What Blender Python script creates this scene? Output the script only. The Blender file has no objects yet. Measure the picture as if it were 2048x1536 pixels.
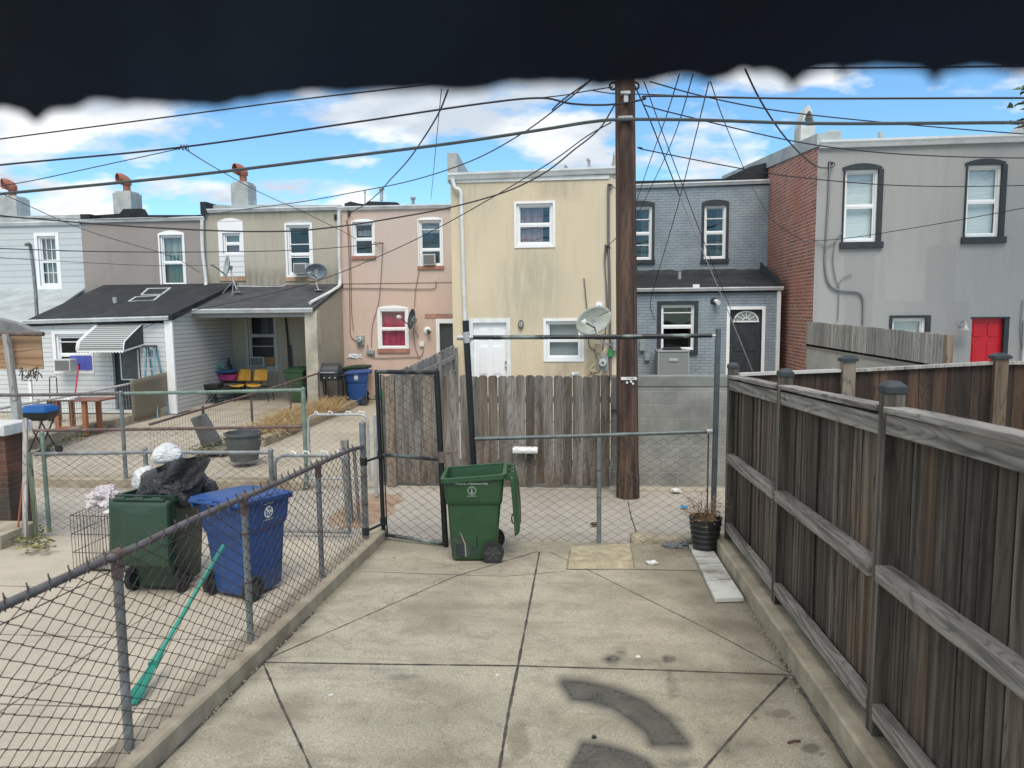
import bpy, bmesh, math, random
from mathutils import Vector, Matrix, noise
random.seed(7)
SC = bpy.context.scene
COL = SC.collection
R = math.radians

# ---------------------------------------------------------------- camera
F = 1450.0                       # focal length in pixels of the 2048 px wide photo
HC = 2.62                        # eye height above the alley
psi, pit, rol = math.atan(141 / F), math.atan(0.1018), 0.010
fw = Vector((-math.sin(psi) * math.cos(pit), math.cos(psi) * math.cos(pit), -math.sin(pit)))
r0 = Vector((math.cos(psi), math.sin(psi), 0))
u0 = r0.cross(fw)
RT = r0 * math.cos(rol) - u0 * math.sin(rol)
UP = u0 * math.cos(rol) + r0 * math.sin(rol)
CAMP = Vector((0, 0, HC))
cam_d = bpy.data.cameras.new("camera")
cam_d.sensor_width = 36
cam_d.lens = 36 * F / 2048
cam_d.clip_start = 0.05
cam_d.clip_end = 2000
cam_d.dof.use_dof = True
cam_d.dof.focus_distance = 9.5
cam_d.dof.aperture_fstop = 4.0
cam = bpy.data.objects.new("camera", cam_d)
m = Matrix.Identity(4)
for i in range(3):
    m[i][0], m[i][1], m[i][2], m[i][3] = RT[i], UP[i], -fw[i], CAMP[i]
cam.matrix_world = m
COL.objects.link(cam)
SC.camera = cam

# ---------------------------------------------------------------- light
SUN_EL, SUN_AZ = R(56), R(168)       # azimuth clockwise from +Y
SKY_STRENGTH, SUN_STRENGTH = 0.12, 2.0
w = bpy.data.worlds.new("World")
SC.world = w
w.use_nodes = True
nt = w.node_tree
nt.nodes.clear()
def N(nt, t, **k):
    n = nt.nodes.new(t)
    for a, b in k.items():
        if a in n.inputs.keys() if isinstance(a, str) else False:
            n.inputs[a].default_value = b
        else:
            setattr(n, a, b)
    return n
def L(nt, a, b):
    nt.links.new(a, b)
wo = N(nt, 'ShaderNodeOutputWorld')
bg = N(nt, 'ShaderNodeBackground')
bg.inputs['Strength'].default_value = SKY_STRENGTH
sky = N(nt, 'ShaderNodeTexSky')
sky.sky_type = 'NISHITA'
sky.sun_disc = False
sky.sun_elevation = SUN_EL
sky.sun_rotation = SUN_AZ
sky.air_density = 1.0
sky.dust_density = 0.6
sky.ozone_density = 1.4
tc = N(nt, 'ShaderNodeTexCoord')
sep = N(nt, 'ShaderNodeSeparateXYZ')
L(nt, tc.outputs['Generated'], sep.inputs[0])
az_ = N(nt, 'ShaderNodeMath', operation='ADD'); az_.inputs[1].default_value = 0.32
L(nt, sep.outputs[2], az_.inputs[0])
mx_ = N(nt, 'ShaderNodeMath', operation='MAXIMUM'); mx_.inputs[1].default_value = 0.05
L(nt, az_.outputs[0], mx_.inputs[0])
dv = N(nt, 'ShaderNodeVectorMath', operation='DIVIDE')
cmb = N(nt, 'ShaderNodeCombineXYZ')
for i in range(3):
    L(nt, mx_.outputs[0], cmb.inputs[i])
L(nt, tc.outputs['Generated'], dv.inputs[0]); L(nt, cmb.outputs[0], dv.inputs[1])
mp = N(nt, 'ShaderNodeMapping')
mp.inputs['Scale'].default_value = (1.0, 1.35, 1.0)
mp.inputs['Location'].default_value = (0.35, 0.1, 3.7)
L(nt, dv.outputs[0], mp.inputs[0])
n1 = N(nt, 'ShaderNodeTexNoise'); n1.inputs['Scale'].default_value = 2.3; n1.inputs['Detail'].default_value = 10; n1.inputs['Roughness'].default_value = .56
L(nt, mp.outputs[0], n1.inputs['Vector'])
# more cloud towards the left of the view and low over the roofs
gx = N(nt, 'ShaderNodeMath', operation='MULTIPLY'); gx.inputs[1].default_value = -0.15
L(nt, sep.outputs[0], gx.inputs[0])
gz_ = N(nt, 'ShaderNodeMath', operation='MULTIPLY_ADD'); gz_.inputs[1].default_value = .75; gz_.inputs[2].default_value = -.145
L(nt, sep.outputs[2], gz_.inputs[0])
gm_ = N(nt, 'ShaderNodeMath', operation='MINIMUM'); gm_.inputs[1].default_value = .09
L(nt, gz_.outputs[0], gm_.inputs[0])
ad0 = N(nt, 'ShaderNodeMath', operation='ADD')
L(nt, gm_.outputs[0], ad0.inputs[0]); L(nt, gx.outputs[0], ad0.inputs[1])
ad = N(nt, 'ShaderNodeMath', operation='ADD')
L(nt, n1.outputs['Fac'], ad.inputs[0]); L(nt, ad0.outputs[0], ad.inputs[1])
cr = N(nt, 'ShaderNodeValToRGB')
cr.color_ramp.elements[0].position = .50; cr.color_ramp.elements[0].color = (0, 0, 0, 1)
cr.color_ramp.elements[1].position = .585; cr.color_ramp.elements[1].color = (1, 1, 1, 1)
L(nt, ad.outputs[0], cr.inputs[0])
n2 = N(nt, 'ShaderNodeTexNoise'); n2.inputs['Scale'].default_value = 3.2; n2.inputs['Detail'].default_value = 6
L(nt, mp.outputs[0], n2.inputs['Vector'])
cr2 = N(nt, 'ShaderNodeValToRGB')
cr2.color_ramp.elements[0].position = .38; cr2.color_ramp.elements[0].color = (3.7, 4.15, 4.7, 1)
cr2.color_ramp.elements[1].position = .58; cr2.color_ramp.elements[1].color = (6.1, 6.2, 6.3, 1)
L(nt, n2.outputs['Fac'], cr2.inputs[0])
skm = N(nt, 'ShaderNodeMixRGB', blend_type='MULTIPLY'); skm.inputs[0].default_value = 1; skm.inputs[2].default_value = (.66, .96, 1.12, 1)
L(nt, sky.outputs[0], skm.inputs[1])
mixw = N(nt, 'ShaderNodeMixRGB')
L(nt, cr.outputs[0], mixw.inputs[0]); L(nt, skm.outputs[0], mixw.inputs[1]); L(nt, cr2.outputs[0], mixw.inputs[2])
L(nt, mixw.outputs[0], bg.inputs[0]); L(nt, bg.outputs[0], wo.inputs[0])

sl = bpy.data.lights.new("sun", 'SUN')
sl.energy = SUN_STRENGTH
sl.angle = R(32)
sl.color = (1.0, .90, .76)
so = bpy.data.objects.new("sun", sl)
sd = Vector((math.sin(SUN_AZ) * math.cos(SUN_EL), math.cos(SUN_AZ) * math.cos(SUN_EL), math.sin(SUN_EL)))
so.rotation_euler = sd.to_track_quat('Z', 'Y').to_euler()
so.location = sd * 50
COL.objects.link(so)
SC.view_settings.view_transform = 'Standard'
SC.view_settings.look = 'None'
SC.view_settings.exposure = 0.58
SC.view_settings.gamma = 1

# ---------------------------------------------------------------- photo measurement helpers
def ray(px, py):
    return fw * F + RT * (px - 1024) - UP * (py - 768)
def at(px, py, Y):
    d = ray(px, py); return CAMP + d * (Y / d.y)
def atx(px, py, X):
    d = ray(px, py); return CAMP + d * (X / d.x)
def proj(p):
    v = Vector(p) - CAMP; z = v.dot(fw)
    return 1024 + F * v.dot(RT) / z, 768 - F * v.dot(UP) / z
def gz(y):                         # ground height: yard falls to the alley, then level
    return .42 - .049 * y if y < 8.1 else max(.0231 - (y - 8.1) * .02, -.03)
def gp(px, py, lift=0.0):          # pixel to a point on the ground
    d = ray(px, py); y = 6.0
    for _ in range(30):
        t = (gz(y) + lift - HC) / d.z; y = d.y * t
    return CAMP + d * t
def rect(a, b, c, d_, Y):          # pixel box on the plane y=Y -> x0,x1,z0,z1
    my, mx = (b + d_) / 2, (a + c) / 2
    return at(a, my, Y).x, at(c, my, Y).x, at(mx, d_, Y).z, at(mx, b, Y).z

# ---------------------------------------------------------------- object helpers
LOC = {}
def tag(o, label=None, cat=None, group=None, kind=None):
    if label: o['label'] = label
    if cat: o['category'] = cat
    if group: o['group'] = group
    if kind: o['kind'] = kind
    return o
def thing(name, label, cat, loc=(0, 0, 0), rz=0, group=None):
    o = bpy.data.objects.new(name, None)
    o.empty_display_size = .2
    o.location = loc; o.rotation_euler = (0, 0, rz)
    COL.objects.link(o)
    LOC[o] = (Vector(loc), rz)
    return tag(o, label, cat, group)
class MB:
    def __init__(s): s.v = []; s.f = []
    def add(s, vs, fs):
        n = len(s.v); s.v += [Vector(v) for v in vs]; s.f += [tuple(i + n for i in f) for f in fs]; return s
    def bx(s, x0, x1, y0, y1, z0, z1):
        v = [(x, y, z) for x in (x0, x1) for y in (y0, y1) for z in (z0, z1)]
        return s.add(v, [(0, 1, 3, 2), (4, 6, 7, 5), (0, 4, 5, 1), (2, 3, 7, 6), (0, 2, 6, 4), (1, 5, 7, 3)])
    def box(s, c, sz, M=None):
        c = Vector(c); v = []
        for x in (-.5, .5):
            for y in (-.5, .5):
                for z in (-.5, .5):
                    q = Vector((x * sz[0], y * sz[1], z * sz[2]))
                    if M is not None: q = M @ q
                    v.append(c + q)
        return s.add(v, [(0, 1, 3, 2), (4, 6, 7, 5), (0, 4, 5, 1), (2, 3, 7, 6), (0, 2, 6, 4), (1, 5, 7, 3)])
    def bar(s, a, b, w_, h_, up=(0, 0, 1)):      # box running from a to b
        a, b = Vector(a), Vector(b); d = (b - a).normalized()
        sd_ = d.cross(Vector(up))
        if sd_.length < 1e-4: sd_ = Vector((1, 0, 0))
        sd_.normalize(); u_ = sd_.cross(d)
        v = []
        for p in (a, b):
            for i, j in ((-1, -1), (1, -1), (1, 1), (-1, 1)):
                v.append(p + sd_ * (i * w_ / 2) + u_ * (j * h_ / 2))
        return s.add(v, [(0, 1, 2, 3), (7, 6, 5, 4), (0, 4, 5, 1), (1, 5, 6, 2), (2, 6, 7, 3), (3, 7, 4, 0)])
    def tube(s, pts, r, n=8, cap=True):
        pts = [Vector(p) for p in pts]; k = len(pts)
        rr = [r[min(len(r) - 1, int(i * len(r) / k))] for i in range(k)] if isinstance(r, (list, tuple)) else [r] * k
        prev = None; base = len(s.v)
        for i, p in enumerate(pts):
            d = (pts[min(i + 1, k - 1)] - pts[max(i - 1, 0)])
            if d.length < 1e-9: d = Vector((0, 0, 1))
            d.normalize()
            if prev is None:
                a = d.orthogonal().normalized()
            else:
                a = prev - d * prev.dot(d)
                if a.length < 1e-6: a = d.orthogonal()
                a.normalize()
            prev = a; b = d.cross(a)
            for j in range(n):
                t = 2 * math.pi * j / n
                s.v.append(p + (a * math.cos(t) + b * math.sin(t)) * rr[i])
        for i in range(k - 1):
            for j in range(n):
                q = (j + 1) % n
                s.f.append((base + i * n + j, base + i * n + q, base + (i + 1) * n + q, base + (i + 1) * n + j))
        if cap:
            s.f.append(tuple(base + j for j in range(n))[::-1])
            s.f.append(tuple(base + (k - 1) * n + j for j in range(n)))
        return s
    def prism(s, poly, ax, a0, a1):              # polygon (2d) pushed along axis ax between a0 and a1
        def mk(p, t):
            return {'x': (t, p[0], p[1]), 'y': (p[0], t, p[1]), 'z': (p[0], p[1], t)}[ax]
        n = len(poly)
        v = [mk(p, a0) for p in poly] + [mk(p, a1) for p in poly]
        f = [tuple(range(n)), tuple(range(2 * n - 1, n - 1, -1))] + [(i, i + n, (i + 1) % n + n, (i + 1) % n) for i in range(n)]
        return s.add(v, f)
    def loft(s, secs, cap0=True, cap1=True):     # closed rings of equal length
        n = len(secs[0]); base = len(s.v)
        for sec in secs: s.v += [Vector(p) for p in sec]
        for i in range(len(secs) - 1):
            for j in range(n):
                q = (j + 1) % n
                s.f.append((base + i * n + j, base + i * n + q, base + (i + 1) * n + q, base + (i + 1) * n + j))
        if cap0: s.f.append(tuple(base + j for j in range(n))[::-1])
        if cap1: s.f.append(tuple(base + (len(secs) - 1) * n + j for j in range(n)))
        return s
    def lathe(s, prof, c=(0, 0, 0), n=20, M=None, cap=True):
        c = Vector(c); secs = []
        for r_, z_ in prof:
            ring = []
            for j in range(n):
                t = 2 * math.pi * j / n
                q = Vector((r_ * math.cos(t), r_ * math.sin(t), z_))
                if M is not None: q = M @ q
                ring.append(c + q)
            secs.append(ring)
        return s.loft(secs, cap, cap)
    def grid(s, nx, ny, fn):
        base = len(s.v)
        for j in range(ny + 1):
            for i in range(nx + 1): s.v.append(Vector(fn(i / nx, j / ny)))
        for j in range(ny):
            for i in range(nx):
                a = base + j * (nx + 1) + i
                s.f.append((a, a + 1, a + nx + 2, a + nx + 1))
        return s
    def each(s, name, mat, parent=None, **k):       # every separate piece becomes an object of its own
        par = list(range(len(s.v)))
        def fd(a):
            while par[a] != a: par[a] = par[par[a]]; a = par[a]
            return a
        for f in s.f:
            for q in f[1:]: par[fd(q)] = fd(f[0])
        gr = {}
        for f in s.f: gr.setdefault(fd(f[0]), []).append(f)
        out = []
        for fs in gr.values():
            ids = sorted({i for f in fs for i in f}); mp = {i: n for n, i in enumerate(ids)}
            b = MB(); b.v = [s.v[i] for i in ids]; b.f = [tuple(mp[i] for i in f) for f in fs]; out.append(b.build(name, mat, parent, **k))
        return out
    def build(s, name, mat, parent=None, bevel=0, smooth=True, local=False, world_uv=None):
        me = bpy.data.meshes.new(name)
        off = Vector((0, 0, 0)); rz = 0
        if parent is not None and not local:
            p = parent
            while p is not None and p not in LOC: p = p.parent
            if p is not None: off, rz = LOC[p]
        if off.length > 0 or rz:
            Mi = Matrix.Rotation(-rz, 3, 'Z')
            vs = [Mi @ (v - off) for v in s.v]
        else: vs = s.v
        me.from_pydata([tuple(v) for v in vs], [], s.f)
        me.validate(); 
        bm = bmesh.new(); bm.from_mesh(me); bmesh.ops.recalc_face_normals(bm, faces=bm.faces); bm.to_mesh(me); bm.free()
        me.materials.append(mat)
        o = bpy.data.objects.new(name, me)
        COL.objects.link(o)
        if parent is not None: o.parent = parent
        if smooth:
            for p_ in me.polygons: p_.use_smooth = True
            me.set_sharp_from_angle(angle=R(35))
        if bevel:
            b = o.modifiers.new("bevel", 'BEVEL'); b.width = bevel; b.segments = 2; b.limit_method = 'ANGLE'; b.harden_normals = False
        return o
def ring(x0, x1, y0, y1, r, z, n=4, cx=0):
    pts = []
    for (cx_, cy_, a0) in ((x1 - r, y1 - r, 0), (x0 + r, y1 - r, 90), (x0 + r, y0 + r, 180), (x1 - r, y0 + r, 270)):
        for k in range(n + 1):
            a = R(a0 + 90 * k / n); pts.append((cx_ + r * math.cos(a), cy_ + r * math.sin(a), z))
    return pts
def sag(a, b, drop, n=14):
    a, b = Vector(a), Vector(b); out = []
    for i in range(n + 1):
        t = i / n; p = a.lerp(b, t); p.z -= drop * 4 * t * (1 - t); out.append(p)
    return out
def curve(pts, n=8):               # Catmull-Rom through points
    pts = [Vector(p) for p in pts]
    if len(pts) < 3: return pts
    P = [pts[0] * 2 - pts[1]] + pts + [pts[-1] * 2 - pts[-2]]
    out = []
    for i in range(1, len(P) - 2):
        p0, p1, p2, p3 = P[i - 1:i + 3]
        for k in range(n):
            t = k / n
            out.append(.5 * ((2 * p1) + (p2 - p0) * t + (2 * p0 - 5 * p1 + 4 * p2 - p3) * t * t + (3 * p1 - p0 - 3 * p2 + p3) * t ** 3))
    out.append(pts[-1]); return out

# ---------------------------------------------------------------- materials
MATS = {}
def newmat(name):
    m_ = bpy.data.materials.new(name); m_.use_nodes = True
    t = m_.node_tree; b = t.nodes['Principled BSDF']
    return m_, t, b
def col(c): return (c[0], c[1], c[2], 1)
def coords(t, kind='pos', scale=(1, 1, 1), island=0.0):
    if kind == 'pos':
        g = N(t, 'ShaderNodeNewGeometry'); out = g.outputs['Position']
    else:
        g = N(t, 'ShaderNodeTexCoord'); out = g.outputs['Object']
    m_ = N(t, 'ShaderNodeMapping'); m_.inputs['Scale'].default_value = scale
    if island:
        gg = N(t, 'ShaderNodeNewGeometry')
        mm = N(t, 'ShaderNodeMath', operation='MULTIPLY'); mm.inputs[1].default_value = island
        L(t, gg.outputs['Random Per Island'], mm.inputs[0])
        va = N(t, 'ShaderNodeVectorMath', operation='ADD')
        L(t, out, va.inputs[0]); L(t, mm.outputs[0], va.inputs[1]); out = va.outputs[0]
    L(t, out, m_.inputs[0]); return m_.outputs[0]
def noise_(t, vec, scale, detail=5, rough=.55, dist=0):
    n = N(t, 'ShaderNodeTexNoise')
    n.inputs['Scale'].default_value = scale; n.inputs['Detail'].default_value = detail
    n.inputs['Roughness'].default_value = rough; n.inputs['Distortion'].default_value = dist
    L(t, vec, n.inputs['Vector']); return n.outputs['Fac']
def ramp(t, fac, stops):
    r = N(t, 'ShaderNodeValToRGB'); e = r.color_ramp.elements
    while len(e) < len(stops): e.new(.5)
    for i, (p, c) in enumerate(stops):
        e[i].position = p; e[i].color = col(c) if isinstance(c, (tuple, list)) else (c, c, c, 1)
    L(t, fac, r.inputs[0]); return r.outputs[0]
def mix(t, fac, a, b, mode='MIX'):
    n = N(t, 'ShaderNodeMixRGB', blend_type=mode)
    for i, x in ((0, fac), (1, a), (2, b)):
        if hasattr(x, 'is_linked'): L(t, x, n.inputs[i])
        elif i == 0: n.inputs[0].default_value = x
        else: n.inputs[i].default_value = col(x) if isinstance(x, (tuple, list)) else (x, x, x, 1)
    return n.outputs[0]
def math_(t, op, a, b=None, c=None):
    n = N(t, 'ShaderNodeMath', operation=op)
    for i, x in enumerate((a, b, c)):
        if x is None: continue
        if hasattr(x, 'is_linked'): L(t, x, n.inputs[i])
        else: n.inputs[i].default_value = x
    return n.outputs[0]
def bump(t, b, h, s, d=.01, prev=None):
    n = N(t, 'ShaderNodeBump'); n.inputs['Strength'].default_value = s; n.inputs['Distance'].default_value = d
    L(t, h, n.inputs['Height'])
    if prev is not None: L(t, prev, n.inputs['Normal'])
    L(t, n.outputs[0], b.inputs['Normal']); return n.outputs[0]
def plain(name, c, rough=.6, metal=0, var=.12, scale=6, bmp=0, spec=None, dirt=None, kind='obj'):
    """slightly mottled single colour surface"""
    if name in MATS: return MATS[name]
    m_, t, b = newmat(name)
    v = coords(t, kind)
    n = noise_(t, v, scale, 6, .6)
    lo = tuple(x * (1 - var) for x in c); hi = tuple(min(1, x * (1 + var)) for x in c)
    cc = ramp(t, n, [(.3, lo), (.7, hi)])
    if dirt:
        n3 = noise_(t, v, scale * .35, 7, .65)
        cc = mix(t, ramp(t, n3, [(.5, 0.0), (.72, dirt[1])]), cc, dirt[0])
    L(t, cc, b.inputs['Base Color'])
    rr = ramp(t, n, [(.3, max(0, rough - .08)), (.7, min(1, rough + .08))])
    L(t, rr, b.inputs['Roughness'])
    b.inputs['Metallic'].default_value = metal
    if bmp:
        n2 = noise_(t, v, scale * 12, 4)
        bump(t, b, n2, bmp, .004)
    MATS[name] = m_; return m_
def boxmask(t, sepv, ax, a0, a1, z0, z1, soft):
    """1 inside the box on the wall, fading over soft metres"""
    def edge(v, e0, e1):
        n = N(t, 'ShaderNodeMapRange', interpolation_type='SMOOTHSTEP')
        n.inputs[1].default_value = e0; n.inputs[2].default_value = e1
        L(t, v, n.inputs[0]); return n.outputs[0]
    a = sepv.outputs[ax]; z = sepv.outputs[2]
    m1 = math_(t, 'MULTIPLY', edge(a, a0 - soft, a0 + soft), edge(a, a1 + soft, a1 - soft))
    m2 = math_(t, 'MULTIPLY', edge(z, z0 - soft, z0 + soft), edge(z, z1 + soft, z1 - soft))
    return math_(t, 'MULTIPLY', m1, m2)
def stucco(name, c, patches=(), stains=(), bmp=.35, var=.1, lines=.5):
    m_, t, b = newmat(name)
    v = coords(t, 'pos')
    g = N(t, 'ShaderNodeNewGeometry'); sp = N(t, 'ShaderNodeSeparateXYZ'); L(t, g.outputs['Position'], sp.inputs[0])
    big = noise_(t, v, .7, 6, .6)
    cc = ramp(t, big, [(.3, tuple(x * (1 - var) for x in c)), (.7, tuple(min(1, x * (1 + var * .8)) for x in c))])
    vs = coords(t, 'pos', (3, 3, .35))
    st = noise_(t, vs, 1.6, 6, .65)
    cc = mix(t, ramp(t, st, [(.52, 0.0), (.8, .45)]), cc, tuple(x * .62 for x in c))
    for (x0, x1, z0, z1, pc, soft, amt) in patches:
        mk = boxmask(t, sp, 0, x0, x1, z0, z1, soft)
        cc = mix(t, math_(t, 'MULTIPLY', mk, amt), cc, pc)
    for (x0, x1, z0, z1, pc, soft, amt) in stains:
        mk = boxmask(t, sp, 0, x0, x1, z0, z1, soft)
        nn = ramp(t, noise_(t, vs, 2.4, 7, .7), [(.32, .1), (.62, 1.0)])
        cc = mix(t, math_(t, 'MULTIPLY', math_(t, 'MULTIPLY', mk, nn), amt), cc, pc)
    fine = noise_(t, v, 28, 4, .6)
    cc = mix(t, .25, cc, ramp(t, fine, [(.3, tuple(x * .8 for x in c)), (.7, tuple(min(1, x * 1.15) for x in c))]))
    L(t, cc, b.inputs['Base Color']); b.inputs['Roughness'].default_value = .9
    vh = coords(t, 'pos', (1.5, 1.5, 9))
    h = math_(t, 'ADD', noise_(t, v, 40, 5, .6), math_(t, 'MULTIPLY', noise_(t, vh, 3, 4), lines))
    bump(t, b, h, bmp, .012)
    MATS[name] = m_; return m_
def brick(name, c1, c2, mort, axis='x', bw=.215, rh=.075, ms=.012, bmp=.5, offs=.5, var=.3, rough=.9, squash=1, tint=None, grime=.35, warp=.004):
    m_, t, b = newmat(name)
    g = N(t, 'ShaderNodeNewGeometry'); sp = N(t, 'ShaderNodeSeparateXYZ'); L(t, g.outputs['Position'], sp.inputs[0])
    cb = N(t, 'ShaderNodeCombineXYZ')
    L(t, sp.outputs[0 if axis == 'x' else 1], cb.inputs[0]); L(t, sp.outputs[2 if axis != 'top' else 1], cb.inputs[1])
    if axis == 'top': L(t, sp.outputs[0], cb.inputs[0])
    v0 = coords(t, 'pos')
    wn = N(t, 'ShaderNodeTexNoise'); wn.inputs['Scale'].default_value = 5; L(t, v0, wn.inputs['Vector'])
    wv = N(t, 'ShaderNodeVectorMath', operation='MULTIPLY_ADD'); wv.inputs[1].default_value = (warp * 4, warp * 4, 0)
    L(t, wn.outputs['Color'], wv.inputs[0]); L(t, cb.outputs[0], wv.inputs[2])
    br = N(t, 'ShaderNodeTexBrick')
    br.offset = offs; br.squash = squash
    br.inputs['Scale'].default_value = 1; br.inputs['Brick Width'].default_value = bw; br.inputs['Row Height'].default_value = rh
    br.inputs['Mortar Size'].default_value = ms; br.inputs['Mortar Smooth'].default_value = .25; br.inputs['Bias'].default_value = 0
    br.inputs['Color1'].default_value = col(c1); br.inputs['Color2'].default_value = col(c2); br.inputs['Mortar'].default_value = col(mort)
    L(t, wv.outputs[0], br.inputs['Vector'])
    n = noise_(t, v0, 2.0, 7, .62)
    cc = mix(t, grime, br.outputs['Color'], ramp(t, n, [(.3, tuple(x * .45 for x in c1)), (.7, tuple(min(1, x * 1.5) for x in c2))]))
    n2 = noise_(t, v0, 45, 4, .6)
    cc = mix(t, var * .5, cc, ramp(t, n2, [(.3, 0.0), (.7, .9)]), 'OVERLAY')
    if tint: cc = mix(t, ramp(t, noise_(t, v0, .9, 5), [(.5, 0.0), (.7, tint[1])]), cc, tint[0])
    L(t, cc, b.inputs['Base Color']); b.inputs['Roughness'].default_value = rough
    h = math_(t, 'ADD', math_(t, 'MULTIPLY', br.outputs['Fac'], -1), math_(t, 'MULTIPLY', n2, .35))
    bump(t, b, h, bmp, .01)
    MATS[name] = m_; return m_
def wood(name, dark, light, axis='z', warm=None, rough=.85, grain=1.0, kind='obj', low=None, bmp=.5, spread=.5, knots=True):
    """weathered timber with grain along an axis; every board (mesh island) has its own grain and tone"""
    m_, t, b = newmat(name)
    k = {'x': (.8, 9, 9), 'y': (9, .8, 9), 'z': (9, 9, .8)}[axis]
    v = coords(t, kind, tuple(q * grain for q in k), island=37.0)
    n = noise_(t, v, 1.0, 3, .6, .6)
    wv = N(t, 'ShaderNodeTexWave'); wv.wave_type = 'RINGS'; wv.inputs['Scale'].default_value = .42; wv.inputs['Distortion'].default_value = 9; wv.inputs['Detail'].default_value = 3; wv.inputs['Detail Scale'].default_value = .7
    L(t, v, wv.inputs['Vector'])
    k2 = {'x': (1.2, 42, 42), 'y': (42, 1.2, 42), 'z': (42, 42, 1.2)}[axis]
    f = noise_(t, coords(t, kind, k2, island=11.0), 1.0, 3, .6)
    g = math_(t, 'ADD', math_(t, 'MULTIPLY', wv.outputs['Fac'], .20), math_(t, 'ADD', math_(t, 'MULTIPLY', n, .80), math_(t, 'MULTIPLY', f, .24)))
    cc = ramp(t, g, [(.22, tuple(x * .6 for x in dark)), (.42, dark), (.64, tuple((a + b_) / 2 for a, b_ in zip(dark, light))), (.9, light)])
    # cathedral figure: contour lines of a stretched noise laid across the board
    kc = {'x': (.55, 5, 5), 'y': (5, .55, 5), 'z': (5, 5, .55)}[axis]
    vc_ = coords(t, kind, tuple(q * grain for q in kc), island=53.0)
    cn = noise_(t, vc_, 1.0, 2, .45)
    li = math_(t, 'PINGPONG', math_(t, 'MULTIPLY', cn, 15.0), .5)
    fig = ramp(t, li, [(.0, .35), (.16, .85), (.5, 1.0)])
    cc = mix(t, .75, cc, fig, 'MULTIPLY')
    gg = N(t, 'ShaderNodeNewGeometry'); rnd = gg.outputs['Random Per Island']
    if warm:
        r2 = math_(t, 'FRACT', math_(t, 'MULTIPLY', rnd, 7.31))
        patch = noise_(t, coords(t, kind, tuple(q * .18 if q > 2 else q * .8 for q in k), island=5), 1.0, 3)
        wf = math_(t, 'MULTIPLY', ramp(t, r2, [(.25, 0.0), (.95, 1.0)]), ramp(t, patch, [(.42, 0.0), (.62, .85)]))
        cc = mix(t, wf, cc, mix(t, .8, cc, warm, 'MULTIPLY' if False else 'MIX'))
        cc = mix(t, .6, cc, ramp(t, g, [(.35, tuple(x * .35 for x in dark)), (.75, 1.0)]), 'MULTIPLY')
    if low:        # (colour, z0, z1) damp lower ends
        sp = N(t, 'ShaderNodeSeparateXYZ'); ps = N(t, 'ShaderNodeNewGeometry'); L(t, ps.outputs['Position'], sp.inputs[0])
        mr = N(t, 'ShaderNodeMapRange'); mr.inputs[1].default_value = low[2]; mr.inputs[2].default_value = low[1]
        L(t, math_(t, 'ADD', sp.outputs[2], math_(t, 'MULTIPLY', n, .5)), mr.inputs[0])
        cc = mix(t, math_(t, 'MULTIPLY', mr.outputs[0], .75), cc, mix(t, .9, cc, low[0], 'MULTIPLY'))
    if knots:
        kk = {'x': (1.6, 9, 9), 'y': (9, 1.6, 9), 'z': (9, 9, 1.6)}[axis]
        vo = N(t, 'ShaderNodeTexVoronoi'); vo.inputs['Scale'].default_value = 1.0
        L(t, coords(t, kind, kk, island=23.0), vo.inputs['Vector'])
        cc = mix(t, ramp(t, vo.outputs['Distance'], [(.06, .85), (.13, 0.0)]), cc, tuple(x * .3 for x in dark))
    tone = math_(t, 'ADD', math_(t, 'MULTIPLY', rnd, spread), 1 - spread / 2)
    tn = N(t, 'ShaderNodeVectorMath', operation='SCALE'); L(t, cc, tn.inputs[0]); L(t, tone, tn.inputs['Scale'])
    L(t, tn.outputs[0], b.inputs['Base Color']); b.inputs['Roughness'].default_value = rough
    bump(t, b, g, bmp, .006)
    MATS[name] = m_; return m_

white_paint = plain('white_paint', (.72, .74, .74), .5, dirt=((.35, .34, .3), .35))
white_trim = plain('white_trim', (.82, .83, .84), .4, var=.04)
gutter_white = plain('gutter_white', (.66, .69, .70), .45, dirt=((.28, .29, .28), .5), scale=3)
black_trim = plain('black_trim', (.025, .032, .038), .55, var=.3)
galv = plain('galvanised_steel', (.24, .26, .27), .5, .55, var=.3, scale=9, dirt=((.16, .09, .06), .5))
galv_light = plain('galvanised_light', (.42, .44, .44), .5, .4, var=.2, scale=9, dirt=((.2, .13, .1), .4))
rusty = plain('rusty_steel', (.14, .095, .085), .75, .25, var=.35, scale=14, dirt=((.3, .28, .27), .5))
rail_mat = plain('old_rail_steel', (.135, .12, .12), .6, .4, var=.3, scale=11, dirt=((.3, .3, .3), .45))
wire_mat = plain('mesh_wire', (.07, .058, .05), .7, .3, var=.4, scale=20)
wire_light = plain('mesh_wire_light', (.2, .18, .15), .7, .2, var=.4, scale=20)
white_wire = plain('white_coated_wire', (.5, .47, .43), .6, 0, var=.3, scale=20)
black_peel = plain('peeling_black_paint', (.012, .015, .017), .45, .1, var=.4, scale=7, dirt=((.3, .36, .36), .9))
black_paint = plain('black_paint', (.010, .012, .014), .45, 0, var=.3)
cable_mat = plain('cable_black', (.02, .02, .026), .55, 0, var=.2)
cable_lead = plain('cable_lead_grey', (.06, .075, .078), .55, 0.1, var=.25)
cable_pale = plain('cable_pale', (.5, .52, .54), .5, 0, var=.2)
tar = plain('tar_roof', (.014, .018, .022), .8, 0, var=.5, scale=3, bmp=.6, dirt=((.05, .055, .06), .6), kind='pos')
tar_dull = plain('tar_flashing', (.06, .066, .07), .9, 0, var=.4, scale=4, bmp=.6, kind='pos')
roof_silver = plain('roof_coating', (.38, .42, .43), .7, 0, var=.2, scale=2, bmp=.3, dirt=((.12, .13, .13), .6), kind='pos')
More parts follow.
